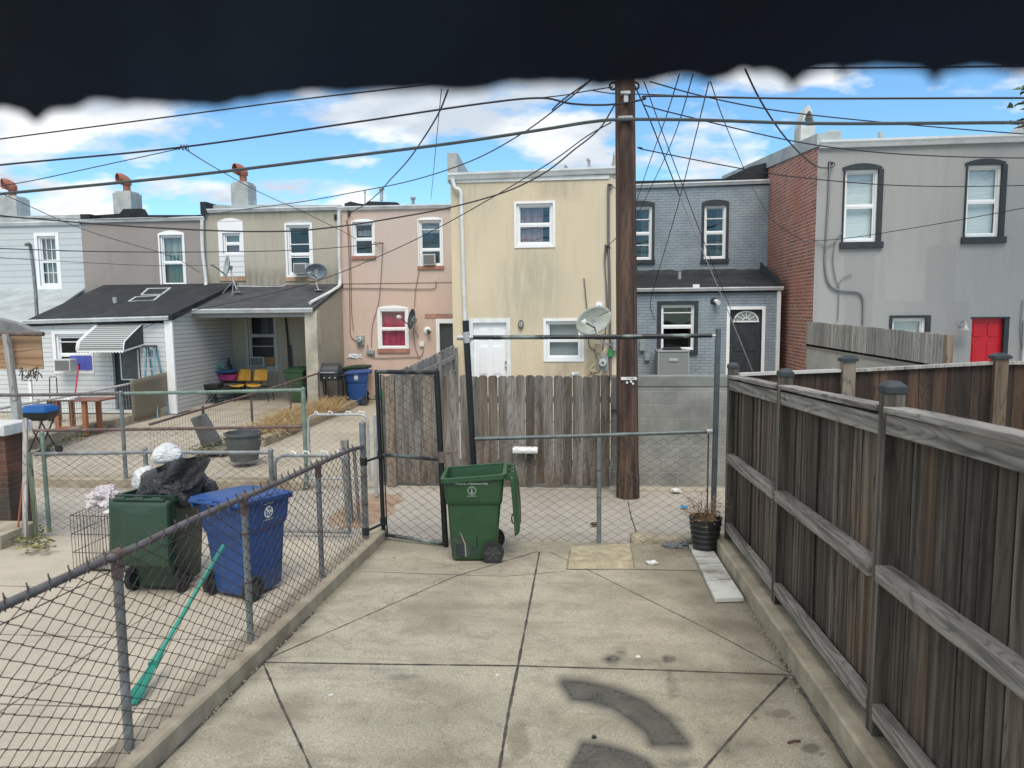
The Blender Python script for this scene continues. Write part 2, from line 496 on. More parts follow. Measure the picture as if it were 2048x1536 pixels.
parapet_grey = plain('parapet_render', (.42, .44, .43), .85, 0, var=.2, scale=3, bmp=.5, dirt=((.16, .17, .16), .7), kind='pos')
conduit_grey = plain('conduit_grey', (.20, .21, .22), .6, .1)
meter_grey = plain('meter_grey', (.30, .33, .34), .5, .2)
dark_room = plain('dark_interior', (.012, .014, .016), .9, 0, var=.2)
clay = plain('clay_pot', (.34, .125, .085), .85, 0, var=.25, scale=12, bmp=.4, dirt=((.12, .07, .05), .5))
rubber = plain('black_rubber', (.02, .022, .022), .8, 0, var=.3, bmp=.4)
plastic_black = plain('black_plastic', (.018, .02, .022), .45, 0, var=.2)
concrete_kerb = plain('kerb_concrete', (.34, .30, .225), .95, 0, var=.3, scale=4, bmp=.8, dirt=((.17, .125, .085), .9), kind='pos')
concrete_block = brick('block_wall', (.20, .21, .20), (.29, .29, .265), (.34, .335, .305), bw=.406, rh=.203, ms=.009, bmp=.6, grime=.4, tint=((.09, .11, .105), .6))
concrete_block_side = brick('block_wall_side', (.40, .39, .36), (.46, .45, .42), (.48, .47, .45), axis='y', bw=.406, rh=.203, ms=.008, bmp=.5, grime=.25)
stone_slab = plain('stone_slab', (.36, .32, .22), .95, 0, var=.3, scale=9, bmp=1.0, dirt=((.2, .17, .12), .7))

def glass_mat(name, tint=(.74, .78, .77), refl=.09):
    m_, t, b = newmat(name); out = t.nodes['Material Output']
    tr = N(t, 'ShaderNodeBsdfTransparent'); tr.inputs[0].default_value = col(tint)
    gl = N(t, 'ShaderNodeBsdfGlossy'); gl.inputs['Roughness'].default_value = .02; gl.inputs[0].default_value = (.9, .95, 1, 1)
    vv = coords(t, 'pos'); nn = noise_(t, vv, 1.6, 1, .4)
    bn = N(t, 'ShaderNodeBump'); bn.inputs['Strength'].default_value = .25; bn.inputs['Distance'].default_value = .02
    L(t, nn, bn.inputs['Height']); L(t, bn.outputs[0], gl.inputs['Normal'])
    ms = N(t, 'ShaderNodeMixShader'); ms.inputs[0].default_value = refl
    L(t, tr.outputs[0], ms.inputs[1]); L(t, gl.outputs[0], ms.inputs[2]); L(t, ms.outputs[0], out.inputs[0])
    return m_
glass = glass_mat('window_glass')
glass_dark = glass_mat('window_glass_dark', (.35, .45, .45), .07)
glass_pale = glass_mat('window_glass_pale', (.86, .9, .9), .08)
def slats(name, c, pitch=.03, axis=2, dark=.55, kind='pos', prof='SIN', bmp=.5):
    m_, t, b = newmat(name)
    sp = N(t, 'ShaderNodeSeparateXYZ'); L(t, coords(t, kind), sp.inputs[0])
    fr = math_(t, 'FRACT', math_(t, 'DIVIDE', sp.outputs[axis], pitch))
    L(t, ramp(t, fr, [(0, tuple(x * dark for x in c)), (.18, c), (.85, c), (1, tuple(x * dark for x in c))]), b.inputs['Base Color'])
    bump(t, b, math_(t, 'PINGPONG', math_(t, 'DIVIDE', sp.outputs[axis], pitch), .5), bmp, pitch * .4)
    b.inputs['Roughness'].default_value = .6
    MATS[name] = m_; return m_
blind_white = slats('blind_white', (.72, .75, .74), .03, dark=.7)
blind_grey = slats('blind_grey', (.40, .44, .43), .025, dark=.6)
def curtain(name, c):
    m_, t, b = newmat(name)
    v = coords(t, 'pos', (14, 14, .8)); n = noise_(t, v, 1.2, 3, .5, .5)
    L(t, ramp(t, n, [(.3, tuple(x * .5 for x in c)), (.65, c)]), b.inputs['Base Color']); bump(t, b, n, .6, .03)
    b.inputs['Roughness'].default_value = .9; MATS[name] = m_; return m_
cur_white = curtain('curtain_white', (.5, .52, .5)); cur_green = curtain('curtain_green', (.09, .2, .16))
cur_red = curtain('curtain_crimson', (.55, .025, .10)); cur_lace = curtain('curtain_lace', (.42, .45, .46)); cur_mauve = curtain('curtain_mauve', (.50, .34, .38))
cur_blue = curtain('curtain_blue', (.08, .17, .26))
# ================================================================ SETTING
def concrete(name, c, c2, attr=False, stain=.5, fine=1.0):
    m_, t, b = newmat(name); v = coords(t, 'pos')
    a = noise_(t, v, .55, 7, .62); f = noise_(t, v, 90, 3, .7); mid = noise_(t, v, 6, 6, .65, .4)
    cc = ramp(t, a, [(.32, c2), (.5, c), (.7, tuple(min(1, x * 1.12) for x in c))])
    cc = mix(t, ramp(t, mid, [(.5, 0.0), (.75, stain)]), cc, tuple(x * .62 for x in c2))
    st = noise_(t, coords(t, 'pos', (1, 3.5, 1)), 1.1, 6, .65, .6)
    cc = mix(t, ramp(t, st, [(.5, 0.0), (.7, stain)]), cc, tuple(x * q for x, q in zip(c2, (.78, .76, .68))))
    cc = mix(t, .30 * fine, cc, ramp(t, f, [(.38, .08), (.62, .92)]), 'OVERLAY')
    vo = N(t, 'ShaderNodeTexVoronoi'); vo.inputs['Scale'].default_value = 42; L(t, v, vo.inputs['Vector'])
    cc = mix(t, ramp(t, vo.outputs['Distance'], [(.07, .6 * fine), (.14, 0.0)]), cc, (.62, .58, .5))
    vo2 = N(t, 'ShaderNodeTexVoronoi'); vo2.inputs['Scale'].default_value = 19; L(t, v, vo2.inputs['Vector'])
    cc = mix(t, ramp(t, vo2.outputs['Distance'], [(.03, .7), (.07, 0.0)]), cc, tuple(x * .3 for x in c2))
    # hairline cracks
    vc = N(t, 'ShaderNodeTexVoronoi'); vc.feature = 'DISTANCE_TO_EDGE'; vc.inputs['Scale'].default_value = .22
    wv = N(t, 'ShaderNodeVectorMath', operation='ADD'); wn = N(t, 'ShaderNodeTexNoise'); wn.inputs['Scale'].default_value = 2.2; wn.inputs['Detail'].default_value = 6
    L(t, v, wn.inputs['Vector']); L(t, v, wv.inputs[0]); L(t, wn.outputs['Color'], wv.inputs[1]); L(t, wv.outputs[0], vc.inputs['Vector'])
    cc = mix(t, ramp(t, vc.outputs['Distance'], [(.0, .35), (.0035, 0.0)]), cc, tuple(x * .5 for x in c2))
    if attr:
        at_ = N(t, 'ShaderNodeAttribute'); at_.attribute_name = 'paint'
        sp = math_(t, 'MULTIPLY', at_.outputs['Fac'], ramp(t, f, [(.3, .75), (.6, 1.15)]))
        cc = mix(t, sp, cc, (.022, .025, .028))
        a2 = N(t, 'ShaderNodeAttribute'); a2.attribute_name = 'grime'
        cc = mix(t, a2.outputs['Fac'], cc, (.12, .095, .065))
    L(t, cc, b.inputs['Base Color']); b.inputs['Roughness'].default_value = .93
    bump(t, b, math_(t, 'ADD', f, math_(t, 'MULTIPLY', mid, .6)), .5, .006)
    MATS[name] = m_; return m_
yard_con = concrete('yard_concrete', (.36, .333, .262), (.25, .232, .18), True, .55)
left_con = concrete('left_yard_concrete', (.44, .395, .32), (.36, .33, .27), False, .2, .5)
alley_con = concrete('alley_concrete', (.39, .36, .31), (.31, .285, .245), False, .4, .6)
far_con = concrete('far_yard_concrete', (.40, .36, .29), (.32, .285, .235), False, .35, .4)
ground_mat = concrete('base_ground', (.22, .2, .17), (.15, .14, .12))
joint_mat = plain('joint_filler', (.06, .055, .048), .95, 0, var=.7, scale=12, kind='pos')
dirt_mat = plain('packed_dirt', (.30, .205, .14), .98, 0, var=.35, scale=5, bmp=1.0, dirt=((.3, .27, .22), .6), kind='pos')

tag(MB().add([(-300, -100, -.25), (300, -100, -.25), (300, 600, -.25), (-300, 600, -.25)], [(0, 1, 2, 3)]).build('ground', ground_mat), kind='structure')

XL, XR = -2.22, 1.40             # inner faces of the two kerbs
YB = 7.93                        # back edge of our yard slab
# --- our yard, finely gridded so spray paint and grime sit in the slab itself
spray = [[(1128, 1366), (1160, 1366), (1200, 1374), (1245, 1388), (1290, 1408), (1332, 1440), (1352, 1462), (1372, 1486), (1306, 1486), (1296, 1462), (1262, 1436), (1225, 1412), (1185, 1400), (1146, 1396)],
         [(1168, 1490), (1210, 1496), (1250, 1506), (1290, 1524), (1310, 1545), (1140, 1545)]]
def seg_d(p, a, b):
    ax, ay = a; bx_, by = b; px, py = p
    dx, dy = bx_ - ax, by - ay; t = max(0, min(1, ((px - ax) * dx + (py - ay) * dy) / (dx * dx + dy * dy + 1e-9)))
    return math.hypot(px - ax - t * dx, py - ay - t * dy)
def inside(p, poly):
    c = False; n = len(poly)
    for i in range(n):
        a, b = poly[i], poly[i - 1]
        if (a[1] > p[1]) != (b[1] > p[1]) and p[0] < (b[0] - a[0]) * (p[1] - a[1]) / (b[1] - a[1]) + a[0]: c = not c
    return c
def blob(p, cx, cy, rx, ry, soft=.5):
    q = math.hypot((p[0] - cx) / rx, (p[1] - cy) / ry)
    return max(0, min(1, (1 + soft - q) / (2 * soft)))
NX, NY = 230, 330
Y0 = 2.2
yb = MB().grid(NX, NY, lambda u, v_: (XL - .02 + (XR - XL + .04) * u, Y0 + (YB - Y0) * v_, gz(Y0 + (YB - Y0) * v_)))
yard = yb.build('concrete_yard', yard_con, smooth=False)
tag(yard, kind='structure')
pa = yard.data.attributes.new('paint', 'FLOAT', 'POINT'); gr = yard.data.attributes.new('grime', 'FLOAT', 'POINT')
pv, gv = [], []
for v_ in yard.data.vertices:
    P = proj(v_.co); a = 0; g_ = 0
    nz = noise.noise(Vector((v_.co.x * 6, v_.co.y * 6, 0))); n2_ = noise.noise(Vector((v_.co.x * 25, v_.co.y * 25, 4)))
    if P[1] > 1250:
        for poly in spray:
            if P[0] < 1080 or P[0] > 1480: break
            d_ = min(seg_d(P, poly[i], poly[i - 1]) for i in range(len(poly)))
            if inside(P, poly): a = max(a, .78 + .14 * nz + .06 * n2_)
            else: a = max(a, max(0, 1 - d_ / (24 + 10 * nz)) ** 1.4 * .97)
        for bl in ((1345, 1376, 11, 14, .5), (1339, 1357, 6, 16, .5), (1346, 1392, 10, 6, .4), (1337, 1318, 14, 7, 1.0), (1226, 1318, 18, 9, 1.0), (1298, 1322, 50, 7, .35), (808, 1354, 30, 6, .55), (1450, 1497, 30, 14, .6), (1490, 1487, 34, 12, .4), (1355, 1528, 40, 12, .5), (640, 1335, 60, 7, .3), (765, 1338, 40, 5, .25), (1240, 1308, 12, 12, .6)):
            a = max(a, blob(P, bl[0], bl[1], bl[2], bl[3], .6) * bl[4] * (.8 + .6 * n2_))
        q = blob(P, 1036 + 10 * nz, 1480, 22, 40, .12)
        g_ = max(g_, .38 * q, .35 * blob(P, 985, 1525, 40, 12, .3))
        for bl in ((1562, 1427, 20, 9), (1584, 1436, 7, 4), (1535, 1428, 5, 4), (1510, 1436, 6, 4)): g_ = max(g_, .62 * blob(P, *bl, .12))
        for bl in ((1622, 1497, 19, 10), (1643, 1508, 7, 4)): a = max(a, .55 * blob(P, *bl, .2))
    # dirt gathered along the kerbs and at the alley end
    g_ = max(g_, .5 * max(0, 1 - (v_.co.x - XL) / (.10 + .08 * nz)), .85 * max(0, 1 - (XR - v_.co.x) / (.10 + .1 * abs(nz))))
    g_ = max(g_, (.42 + .5 * nz) * max(0, 1 - (YB - v_.co.y) / (.9 + .4 * nz)) * (1 if v_.co.x > -.1 else .35))
    n3_ = noise.noise(Vector((v_.co.x * 1.3, v_.co.y * 1.8, 9))) + .5 * noise.noise(Vector((v_.co.x * 3.1, v_.co.y * 4, 2)))
    g_ = max(g_, min(.55, max(0, (v_.co.x + .1) * .45)) * max(0, .55 + 1.5 * n3_) * (1 if v_.co.y > 4.6 else .6), .55 * max(0, n3_ - .0))
    pv.append(max(0, min(1, a))); gv.append(max(0, min(1, g_)))
pa.data.foreach_set('value', pv); gr.data.foreach_set('value', gv)
def strip(pts, w_, name, lift=.003, mat=joint_mat, ripple=.0):
    b = MB(); P = [Vector(p) for p in pts]; out = []
    seg = []
    for a, c in zip(P[:-1], P[1:]):
        k = max(1, int((c - a).length / .03))
        seg += [a.lerp(c, i / k) for i in range(k)]
    seg.append(P[-1])
    for i, p in enumerate(seg):
        d = (seg[min(i + 1, len(seg) - 1)] - seg[max(0, i - 1)]); s_ = Vector((-d.y, d.x, 0)).normalized()
        ww = w_ * (1 + .6 * noise.noise(p * 7) + .5 * noise.noise(p * 31))
        for q in (-1, 1):
            e = p + s_ * ww / 2 * q; out.append((e.x, e.y, gz(e.y) + lift))
    b.add(out, [(2 * i, 2 * i + 1, 2 * i + 3, 2 * i + 2) for i in range(len(seg) - 1)])
    return tag(b.build(name, mat, smooth=False), kind='structure')
strip([gp(1079, 1104), gp(1036, 1332), gp(1018, 1420), gp(1001, 1525), gp(994, 1580)], .017, 'paving_joint')
strip([gp(526, 1325), gp(775, 1329), gp(1036, 1332), gp(1300, 1340), gp(1576, 1350)], .017, 'paving_joint')
strip([gp(526, 1322), gp(700, 1246), gp(910, 1153), gp(1075, 1103)], .009, 'paving_joint')
strip([gp(1578, 1346), gp(1400, 1251), gp(1180, 1142), gp(1100, 1104)], .007, 'paving_joint')
strip([gp(527, 1328), gp(558, 1400), gp(605, 1500), gp(625, 1545)], .015, 'paving_joint')
strip([gp(1574, 1354), gp(1500, 1432), gp(1415, 1530), gp(1400, 1550)], .015, 'paving_joint')
strip([(XR - .012, 2.3, 0), (XR - .012, 5.0, 0)], .03, 'paving_joint')
strip([(XL + .01, 2.3, 0), (XL + .01, 5.6, 0)], .02, 'paving_joint')
strip([gp(1132, 1139), gp(1268, 1139), gp(1396, 1142)], .014, 'paving_joint')
strip([gp(700, 1142), gp(850, 1148), gp(1010, 1153), gp(1130, 1143)], .006, 'paving_joint')
# kerbs (rough cast concrete edging)
def kerb(name, x0, x1, h, ya, yb_, seed):
    b = MB(); k = 60
    for i in range(k + 1):
        y = ya + (yb_ - ya) * i / k; g = gz(y)
        j = lambda s_: .008 * noise.noise(Vector((y * 4, s_, seed)))
        b.v += [Vector((x0 + j(1), y, g - .2)), Vector((x0 + j(1), y, g + h - .015)), Vector((x0 + .015 + j(2), y, g + h + j(3))), Vector((x1 - .015, y, g + h + j(4))), Vector((x1, y, g + h - .015)), Vector((x1, y, g - .2))]
    for i in range(k):
        for q in range(5):
            a = i * 6 + q; b.f.append((a, a + 1, a + 7, a + 6))
    b.f += [tuple(range(6)), tuple(range(k * 6, k * 6 + 6))]
    return tag(b.build(name, concrete_kerb), kind='structure')
kerb('kerb', XL - .235, XL, .125, 2.2, 7.95, 1)
kerb('kerb', XR, XR + .26, .165, 2.2, 7.95, 2)
# neighbour yard on the left and on the right, alley, far yards
tag(MB().grid(8, 12, lambda u, v_: (-12 + (XL - .23 + 12) * u, 2 + 5.75 * v_, gz(2 + 5.75 * v_) - .012)).build('left_yard', left_con, smooth=False), kind='structure')
tag(MB().grid(4, 12, lambda u, v_: (XR + .25 + 9 * u, 2 + 5.9 * v_, gz(2 + 5.9 * v_) - .05)).build('right_yard', left_con, smooth=False), kind='structure')
tag(MB().grid(30, 10, lambda u, v_: (-40 + 80 * u, 7.6 + 3.6 * v_, gz(7.6 + 3.6 * v_) - .02)).build('alley', alley_con, smooth=False), kind='structure')
tag(MB().bx(-40, 40, 10.55, 60, -.2, -.024).build('far_yards', far_con, smooth=False), kind='structure')
strip([gp(1256, 1000), gp(1262, 1030), gp(1272, 1060), gp(1276, 1085)], .012, 'paving_joint', -.014)
for q in ((0, 1265, 520, 1280), (0, 1402, 340, 1416), (0, 1168, 240, 1176)):
    strip([gp(q[0] - 200, q[1] - 4), gp(q[2], q[3])], .007, 'paving_joint', -.009)
strip([gp(0, 1420), gp(300, 1225), gp(420, 1150)], .007, 'paving_joint', -.009)
# broken kerb piece and reddish dirt by the gate
tag(MB().bx(*[gp(1262, 1083).x, gp(1400, 1083).x], 7.93, 8.14, -.05, .10).build('kerb', concrete_kerb, bevel=.02), kind='structure')
tag(MB().grid(14, 10, lambda u, v_: (-3.35 + .95 * u, 8.0 + 2.5 * v_, gz(8 + 2.5 * v_) - .045 + .04 * math.sin(3.1 * u) ** .5 * math.sin(3.1 * v_) ** .5 + .012 * noise.noise(Vector((u * 6, v_ * 9, 0))))).build('dirt_patch', dirt_mat), kind='structure')
# raised concrete edging on the far side of the alley
tag(MB().bx(-24, -4.15, 10.28, 10.52, -.1, .10).build('kerb', concrete_kerb, bevel=.015), kind='structure')
tag(MB().bx(-6.45, -6.25, 13.6, 19.6, -.05, .16).build('planter_edge', concrete_kerb, bevel=.015), kind='structure')
tag(MB().bx(-11.0, -10.8, 10.52, 17.9, -.05, .2).build('planter_edge', concrete_kerb, bevel=.015), kind='structure')
tag(MB().grid(10, 40, lambda u, v_: (-7.1 + .68 * u, 12.8 + 6.4 * v_, .03 + .05 * noise.noise(Vector((u * 3, v_ * 14, 2))))).build('planting_bed', plain('bed_soil', (.13, .11, .07), .98, 0, var=.4, scale=8, bmp=1, kind='pos')), kind='structure')
tag(MB().bx(-10.8, -7.1, 18.6, 21.3, -.05, .06).build('porch_floor', far_con), kind='structure')

# ================================================================ HOUSES
def wall_front(b, x0, x1, z0, z1, Y, holes, rev=.13, wavy=None):
    xs = sorted({x0, x1, *[h for q in holes for h in q[:2]]}); zs = sorted({z0, z1, *[h for q in holes for h in q[2:4]]})
    for i in range(len(xs) - 1):
        for j in range(len(zs) - 1):
            cx, cz = (xs[i] + xs[i + 1]) / 2, (zs[j] + zs[j + 1]) / 2
            if any(q[0] < cx < q[1] and q[2] < cz < q[3] for q in holes): continue
            b.add([(xs[i], Y, zs[j]), (xs[i + 1], Y, zs[j]), (xs[i + 1], Y, zs[j + 1]), (xs[i], Y, zs[j + 1])], [(0, 1, 2, 3)])
    for (a, c, d, e) in [q[:4] for q in holes]:
        v = [(a, Y, d), (c, Y, d), (c, Y, e), (a, Y, e), (a, Y + rev, d), (c, Y + rev, d), (c, Y + rev, e), (a, Y + rev, e)]
        b.add(v, [(0, 4, 5, 1), (1, 5, 6, 2), (2, 6, 7, 3), (3, 7, 4, 0)])
def house_body(par, x0, x1, z0, zf, zb, Y, depth, mat, holes, rev=.13, name='wall'):
    """front wall with real openings plus side and back walls; top rises from zf to zb"""
    b = MB(); wall_front(b, x0, x1, z0, zf, Y, holes, rev)
    b.add([(x0, Y, z0), (x0, Y + depth, z0), (x0, Y + depth, zb), (x0, Y, zf)], [(0, 1, 2, 3)])
    b.add([(x1, Y, z0), (x1, Y + depth, z0), (x1, Y + depth, zb), (x1, Y, zf)], [(0, 1, 2, 3)])
    b.add([(x0, Y + depth, z0), (x1, Y + depth, z0), (x1, Y + depth, zb), (x0, Y + depth, zb)], [(0, 1, 2, 3)])
    return b.build(name, mat, par, smooth=False)
def window(par, r, Y, rev=.10, fw_=.055, frame=white_trim, mat_glass=glass, mid=.5, inner=None, bars=None, casing=0, lower=None, name='window', cut=None, sill=None, extra=()):
    """double-hung sash window filling hole r"""
    x0, x1, z0, z1 = r; yf = Y + rev - .03
    f = MB()
    for a in ((x0, x0 + fw_, z0, z1), (x1 - fw_, x1, z0, z1)): f.bx(a[0], a[1], yf - .04, yf + .05, a[2], a[3])
    f.bx(x0 + fw_, x1 - fw_, yf - .04, yf + .05, z1 - fw_, z1); f.bx(x0 + fw_, x1 - fw_, yf - .055, yf + .05, z0, z0 + fw_)
    w_ = f.build(name, frame, par, smooth=False)
    zm = z0 + (z1 - z0) * mid; s_ = .028
    sb = MB(); X0, X1, Z0, Z1 = x0 + fw_, x1 - fw_, z0 + fw_, z1 - fw_
    sb.bx(X0, X1, yf - .02, yf + .03, zm - .02, zm + .02)
    for (a, c, yy) in ((Z0, zm - .02, -.015), (zm + .02, Z1, .01)):
        sb.bx(X0, X0 + s_, yf + yy, yf + yy + .025, a, c); sb.bx(X1 - s_, X1, yf + yy, yf + yy + .025, a, c)
        sb.bx(X0 + s_, X1 - s_, yf + yy, yf + yy + .025, a, a + s_); sb.bx(X0 + s_, X1 - s_, yf + yy, yf + yy + .025, c - s_, c)
    if bars:
        nx, nz = bars
        for half in ((Z0, zm), (zm, Z1)):
            for k in range(1, nx): 
                xx = X0 + (X1 - X0) * k / nx; sb.bx(xx - .009, xx + .009, yf + .002, yf + .02, half[0], half[1])
            for k in range(1, nz):
                zz = half[0] + (half[1] - half[0]) * k / nz; sb.bx(X0, X1, yf + .004, yf + .018, zz - .009, zz + .009)
    for e in extra: sb.bx(X0, X1, yf - .012, yf + .022, z0 + (z1 - z0) * e - .012, z0 + (z1 - z0) * e + .012)
    sb.build('sash', frame, w_, smooth=False)
    MB().add([(X0, yf + .028, Z0), (X1, yf + .028, Z0), (X1, yf + .028, Z1), (X0, yf + .028, Z1)], [(0, 1, 2, 3)]).build('glass', mat_glass, w_, smooth=False)
    d = MB().bx(x0 - .02, x1 + .02, yf + .06, yf + .9, z0 - .05, z1 + .05)
    d.f = [q for q in d.f if q != d.f[2]]
    d.build('dark_interior', dark_room, w_, smooth=False)
    if inner:
        for (m_, a, c, e, g) in inner:     # fractions of the window: x from a to c, z from e to g
            xx0, xx1 = X0 + (X1 - X0) * a, X0 + (X1 - X0) * c; zz0, zz1 = Z0 + (Z1 - Z0) * e, Z0 + (Z1 - Z0) * g
            isb = 'blind' in m_.name
            MB().grid(16 if not isb else 1, 1, lambda u, v_: (xx0 + (xx1 - xx0) * u, yf + .10 + (0 if isb else .02 * math.sin(u * 30)), zz0 + (zz1 - zz0) * v_)).build('blind' if isb else 'curtain', m_, w_)
    if casing:
        c_ = MB(); o = casing
        c_.bx(x0 - o, x0, Y - .022, Y + .01, z0 - o, z1 + o); c_.bx(x1, x1 + o, Y - .022, Y + .01, z0 - o, z1 + o)
        c_.bx(x0, x1, Y - .022, Y + .01, z1, z1 + o); c_.bx(x0, x1, Y - .022, Y + .01, z0 - o, z0)
        c_.build('casing', frame, w_, smooth=False)
    if sill:
        MB().bx(x0 - .05, x1 + .05, Y - .05, Y + .02, z0 - sill[1], z0 - .001).build('sill', sill[0], w_, bevel=.004)
    return w_
def arch_top(par, r, Y, rise, mat, proud=.006, ext=0, name='arch_panel', base=0, thick=.05):
    x0, x1, z0, z1 = r; x0 -= ext; x1 += ext; n = 14; top = []
    for i in range(n + 1):
        t = i / n; top.append((x0 + (x1 - x0) * t, z1 + base + rise * (1 - (2 * t - 1) ** 2)))
    poly = [(x0, z1)] + ([(x0, z1 + base)] if base else []) + top[1 if base == 0 else 0:-1] + ([(x1, z1 + base)] if base else []) + [(x1, z1)]
    poly2 = []
    for p in poly:
        if not poly2 or (abs(p[0] - poly2[-1][0]) + abs(p[1] - poly2[-1][1])) > 1e-5: poly2.append(p)
    return MB().prism(poly2, 'y', Y - proud, Y - proud + thick).build(name, mat, par, smooth=False)
def gutter(par, x0, x1, z, Y, mat=gutter_white, h=.11, d=.11, dz=0.0, name='gutter'):
    b = MB(); prof = [(Y, z), (Y, z - h), (Y - d * .55, z - h), (Y - d * .8, z - h * .55), (Y - d, z - h * .3), (Y - d, z), (Y - d + .012, z), (Y - d + .012, z - .02), (Y - .012, z - .03), (Y - .012, z)]
    v = [(x0, p[0], p[1]) for p in prof] + [(x1, p[0], p[1] + dz) for p in prof]; n = len(prof)
    b.add(v, [(i, i + n, (i + 1) % n + n, (i + 1) % n) for i in range(n)] + [tuple(range(n)), tuple(range(2 * n - 1, n - 1, -1))])
    g = b.build(name, mat, par, smooth=False)
    s_ = MB()
    k = max(2, int(abs(x1 - x0) / .8))
    for i in range(1, k):
        xx = x0 + (x1 - x0) * i / k; s_.bx(xx - .012, xx + .012, Y - d - .004, Y - .01, z - .002 + dz * i / k, z + .006 + dz * i / k)
    s_.each('gutter_strap', mat, g, smooth=False)
    return g
def downpipe(par, pts, mat=gutter_white, w_=.075, name='downpipe'):
    b = MB()
    b.tube(curve(pts, 5) if len(pts) > 2 else pts, w_ / 2, 8)
    return b.build(name, mat, par)
def slab(par, name, mat, pts, th=.05):
    b = MB(); n = len(pts); b.add([tuple(p) for p in pts] + [(p[0], p[1], p[2] - th) for p in pts], [tuple(range(n)), tuple(range(2 * n - 1, n - 1, -1))] + [(i, i + n, (i + 1) % n + n, (i + 1) % n) for i in range(n)])
    return b.build(name, mat, par, smooth=False)
def cowl_chimney(par, px, py_base, py_top, wpx, Y, pot=True, mat=None, flip=1):
    """rendered stack with a bent clay cowl"""
    mat = mat or parapet_grey
    a, c = at(px - wpx / 2, py_base, Y), at(px + wpx / 2, py_base, Y); zt = at(px, py_top, Y).z
    cx = (a.x + c.x) / 2; w_ = c.x - a.x; b = MB()
    b.bx(cx - w_ / 2, cx + w_ / 2, Y, Y + .6, a.z - 1.0, zt - (zt - a.z) * .08)
    b.bx(cx - w_ * .42, cx + w_ * .42, Y + .05, Y + .55, zt - (zt - a.z) * .08, zt)
    for k in range(2): b.bx(cx - w_ * .5 - .003, cx + w_ * .5 + .003, Y - .003, Y + .6, a.z + (zt - a.z) * (.35 + .3 * k), a.z + (zt - a.z) * (.35 + .3 * k) + .012)
    st = b.build('chimney', mat, par, bevel=.01)
    p = MB().tube(curve([(cx, Y + .3, zt - .05), (cx, Y + .3, zt + .22), (cx - .02 * flip, Y + .28, zt + .33), (cx - .10 * flip, Y + .2, zt + .40), (cx - .17 * flip, Y + .1, zt + .40)], 5), [.11] * 5 + [.165] * 10, 14, cap=False)
    p.tube([(cx, Y + .3, zt + .22), (cx, Y + .3, zt + .28)], .15, 14)
    o = p.build('chimney_pot', clay, st)
    sol = o.modifiers.new('wall', 'SOLIDIFY'); sol.thickness = .025
    return st

siding_w = brick('white_siding', (.50, .54, .56), (.52, .56, .58), (.22, .25, .27), bw=30, rh=.19, ms=.007, grime=.06, bmp=.6, var=.1, warp=.001)  # sidings: the dark row lines paint in the shade under each lap
siding_w2 = brick('white_siding_ext', (.60, .62, .62), (.62, .64, .64), (.24, .26, .27), bw=3.1, rh=.125, ms=.007, grime=.05, bmp=.6, var=.1, warp=.001)
siding_side = brick('grey_siding_side', (.52, .53, .52), (.54, .55, .54), (.16, .16, .16), axis='y', bw=30, rh=.115, ms=.007, grime=.08, bmp=.6, var=.1, warp=.001)
sid_panel = brick('siding_infill', (.72, .75, .76), (.74, .77, .78), (.3, .32, .33), bw=30, rh=.16, ms=.008, grime=.03, bmp=.6, var=.1, warp=.001)

YM, YE, YY, YG = 21.2, 19.0, 17.0, 17.0   # main row, rear additions, projecting yellow and grey houses
brick_sill = brick('brick_sill', (.34, .12, .09), (.42, .2, .14), (.25, .2, .17), bw=.075, rh=.5, ms=.01, offs=0, warp=.001)
brick_sill_tan = brick('brick_sill_tan', (.36, .2, .12), (.46, .32, .2), (.25, .2, .17), bw=.09, rh=.5, ms=.01, offs=0, warp=.001)

# ---- 1 white sided house, far left
wx0, wx1 = -19.2, at(165, 500, YM).x
h1 = thing('row_house', 'white horizontal sided row house at the far left, grey coated roof and barred sash window', 'house', ((wx0 + wx1) / 2, YM, 0))
zt = at(80, 447, YM).z
r_ = rect(78, 472, 115, 572, YM)
house_body(h1, wx0, wx1, 0, zt, zt + .5, YM, 7, siding_w, [r_])
window(h1, r_, YM, bars=(3, 2), inner=[(cur_lace, .0, 1, 0, 1)], casing=.10, mat_glass=glass)
gutter(h1, wx0, wx1, zt + .05, YM)
slab(h1, 'roof', roof_silver, [(wx0, YM - .05, zt + .05), (wx1, YM - .05, zt + .05), (wx1, YM + 7, zt + .6), (wx0, YM + 7, zt + .6)], .1)
MB().bx(wx0, wx1, YM + .4, YM + .65, zt + .05, zt + .30).build('parapet', parapet_grey, h1)
cowl_chimney(h1, 14, 432, 391, 40, YM + .9)
slab(h1, 'porch_roof', roof_silver, [(wx0, YM, at(40, 577, YM).z), (wx1 - .02, YM, at(165, 577, YM).z), (-14.65, 18.0, .0 + at(0, 655, 18).z), (wx0, 18.0, at(0, 655, 18).z)], .06)
MB().bx(wx0, -14.75, 18.2, YM, 0, at(0, 668, 18.2).z).build('porch_wall', siding_w2, h1, smooth=False)
MB().bx(-14.78, -14.70, 18.0, 18.2, 0, 2.1).build('porch_trim', white_trim, h1, smooth=False)

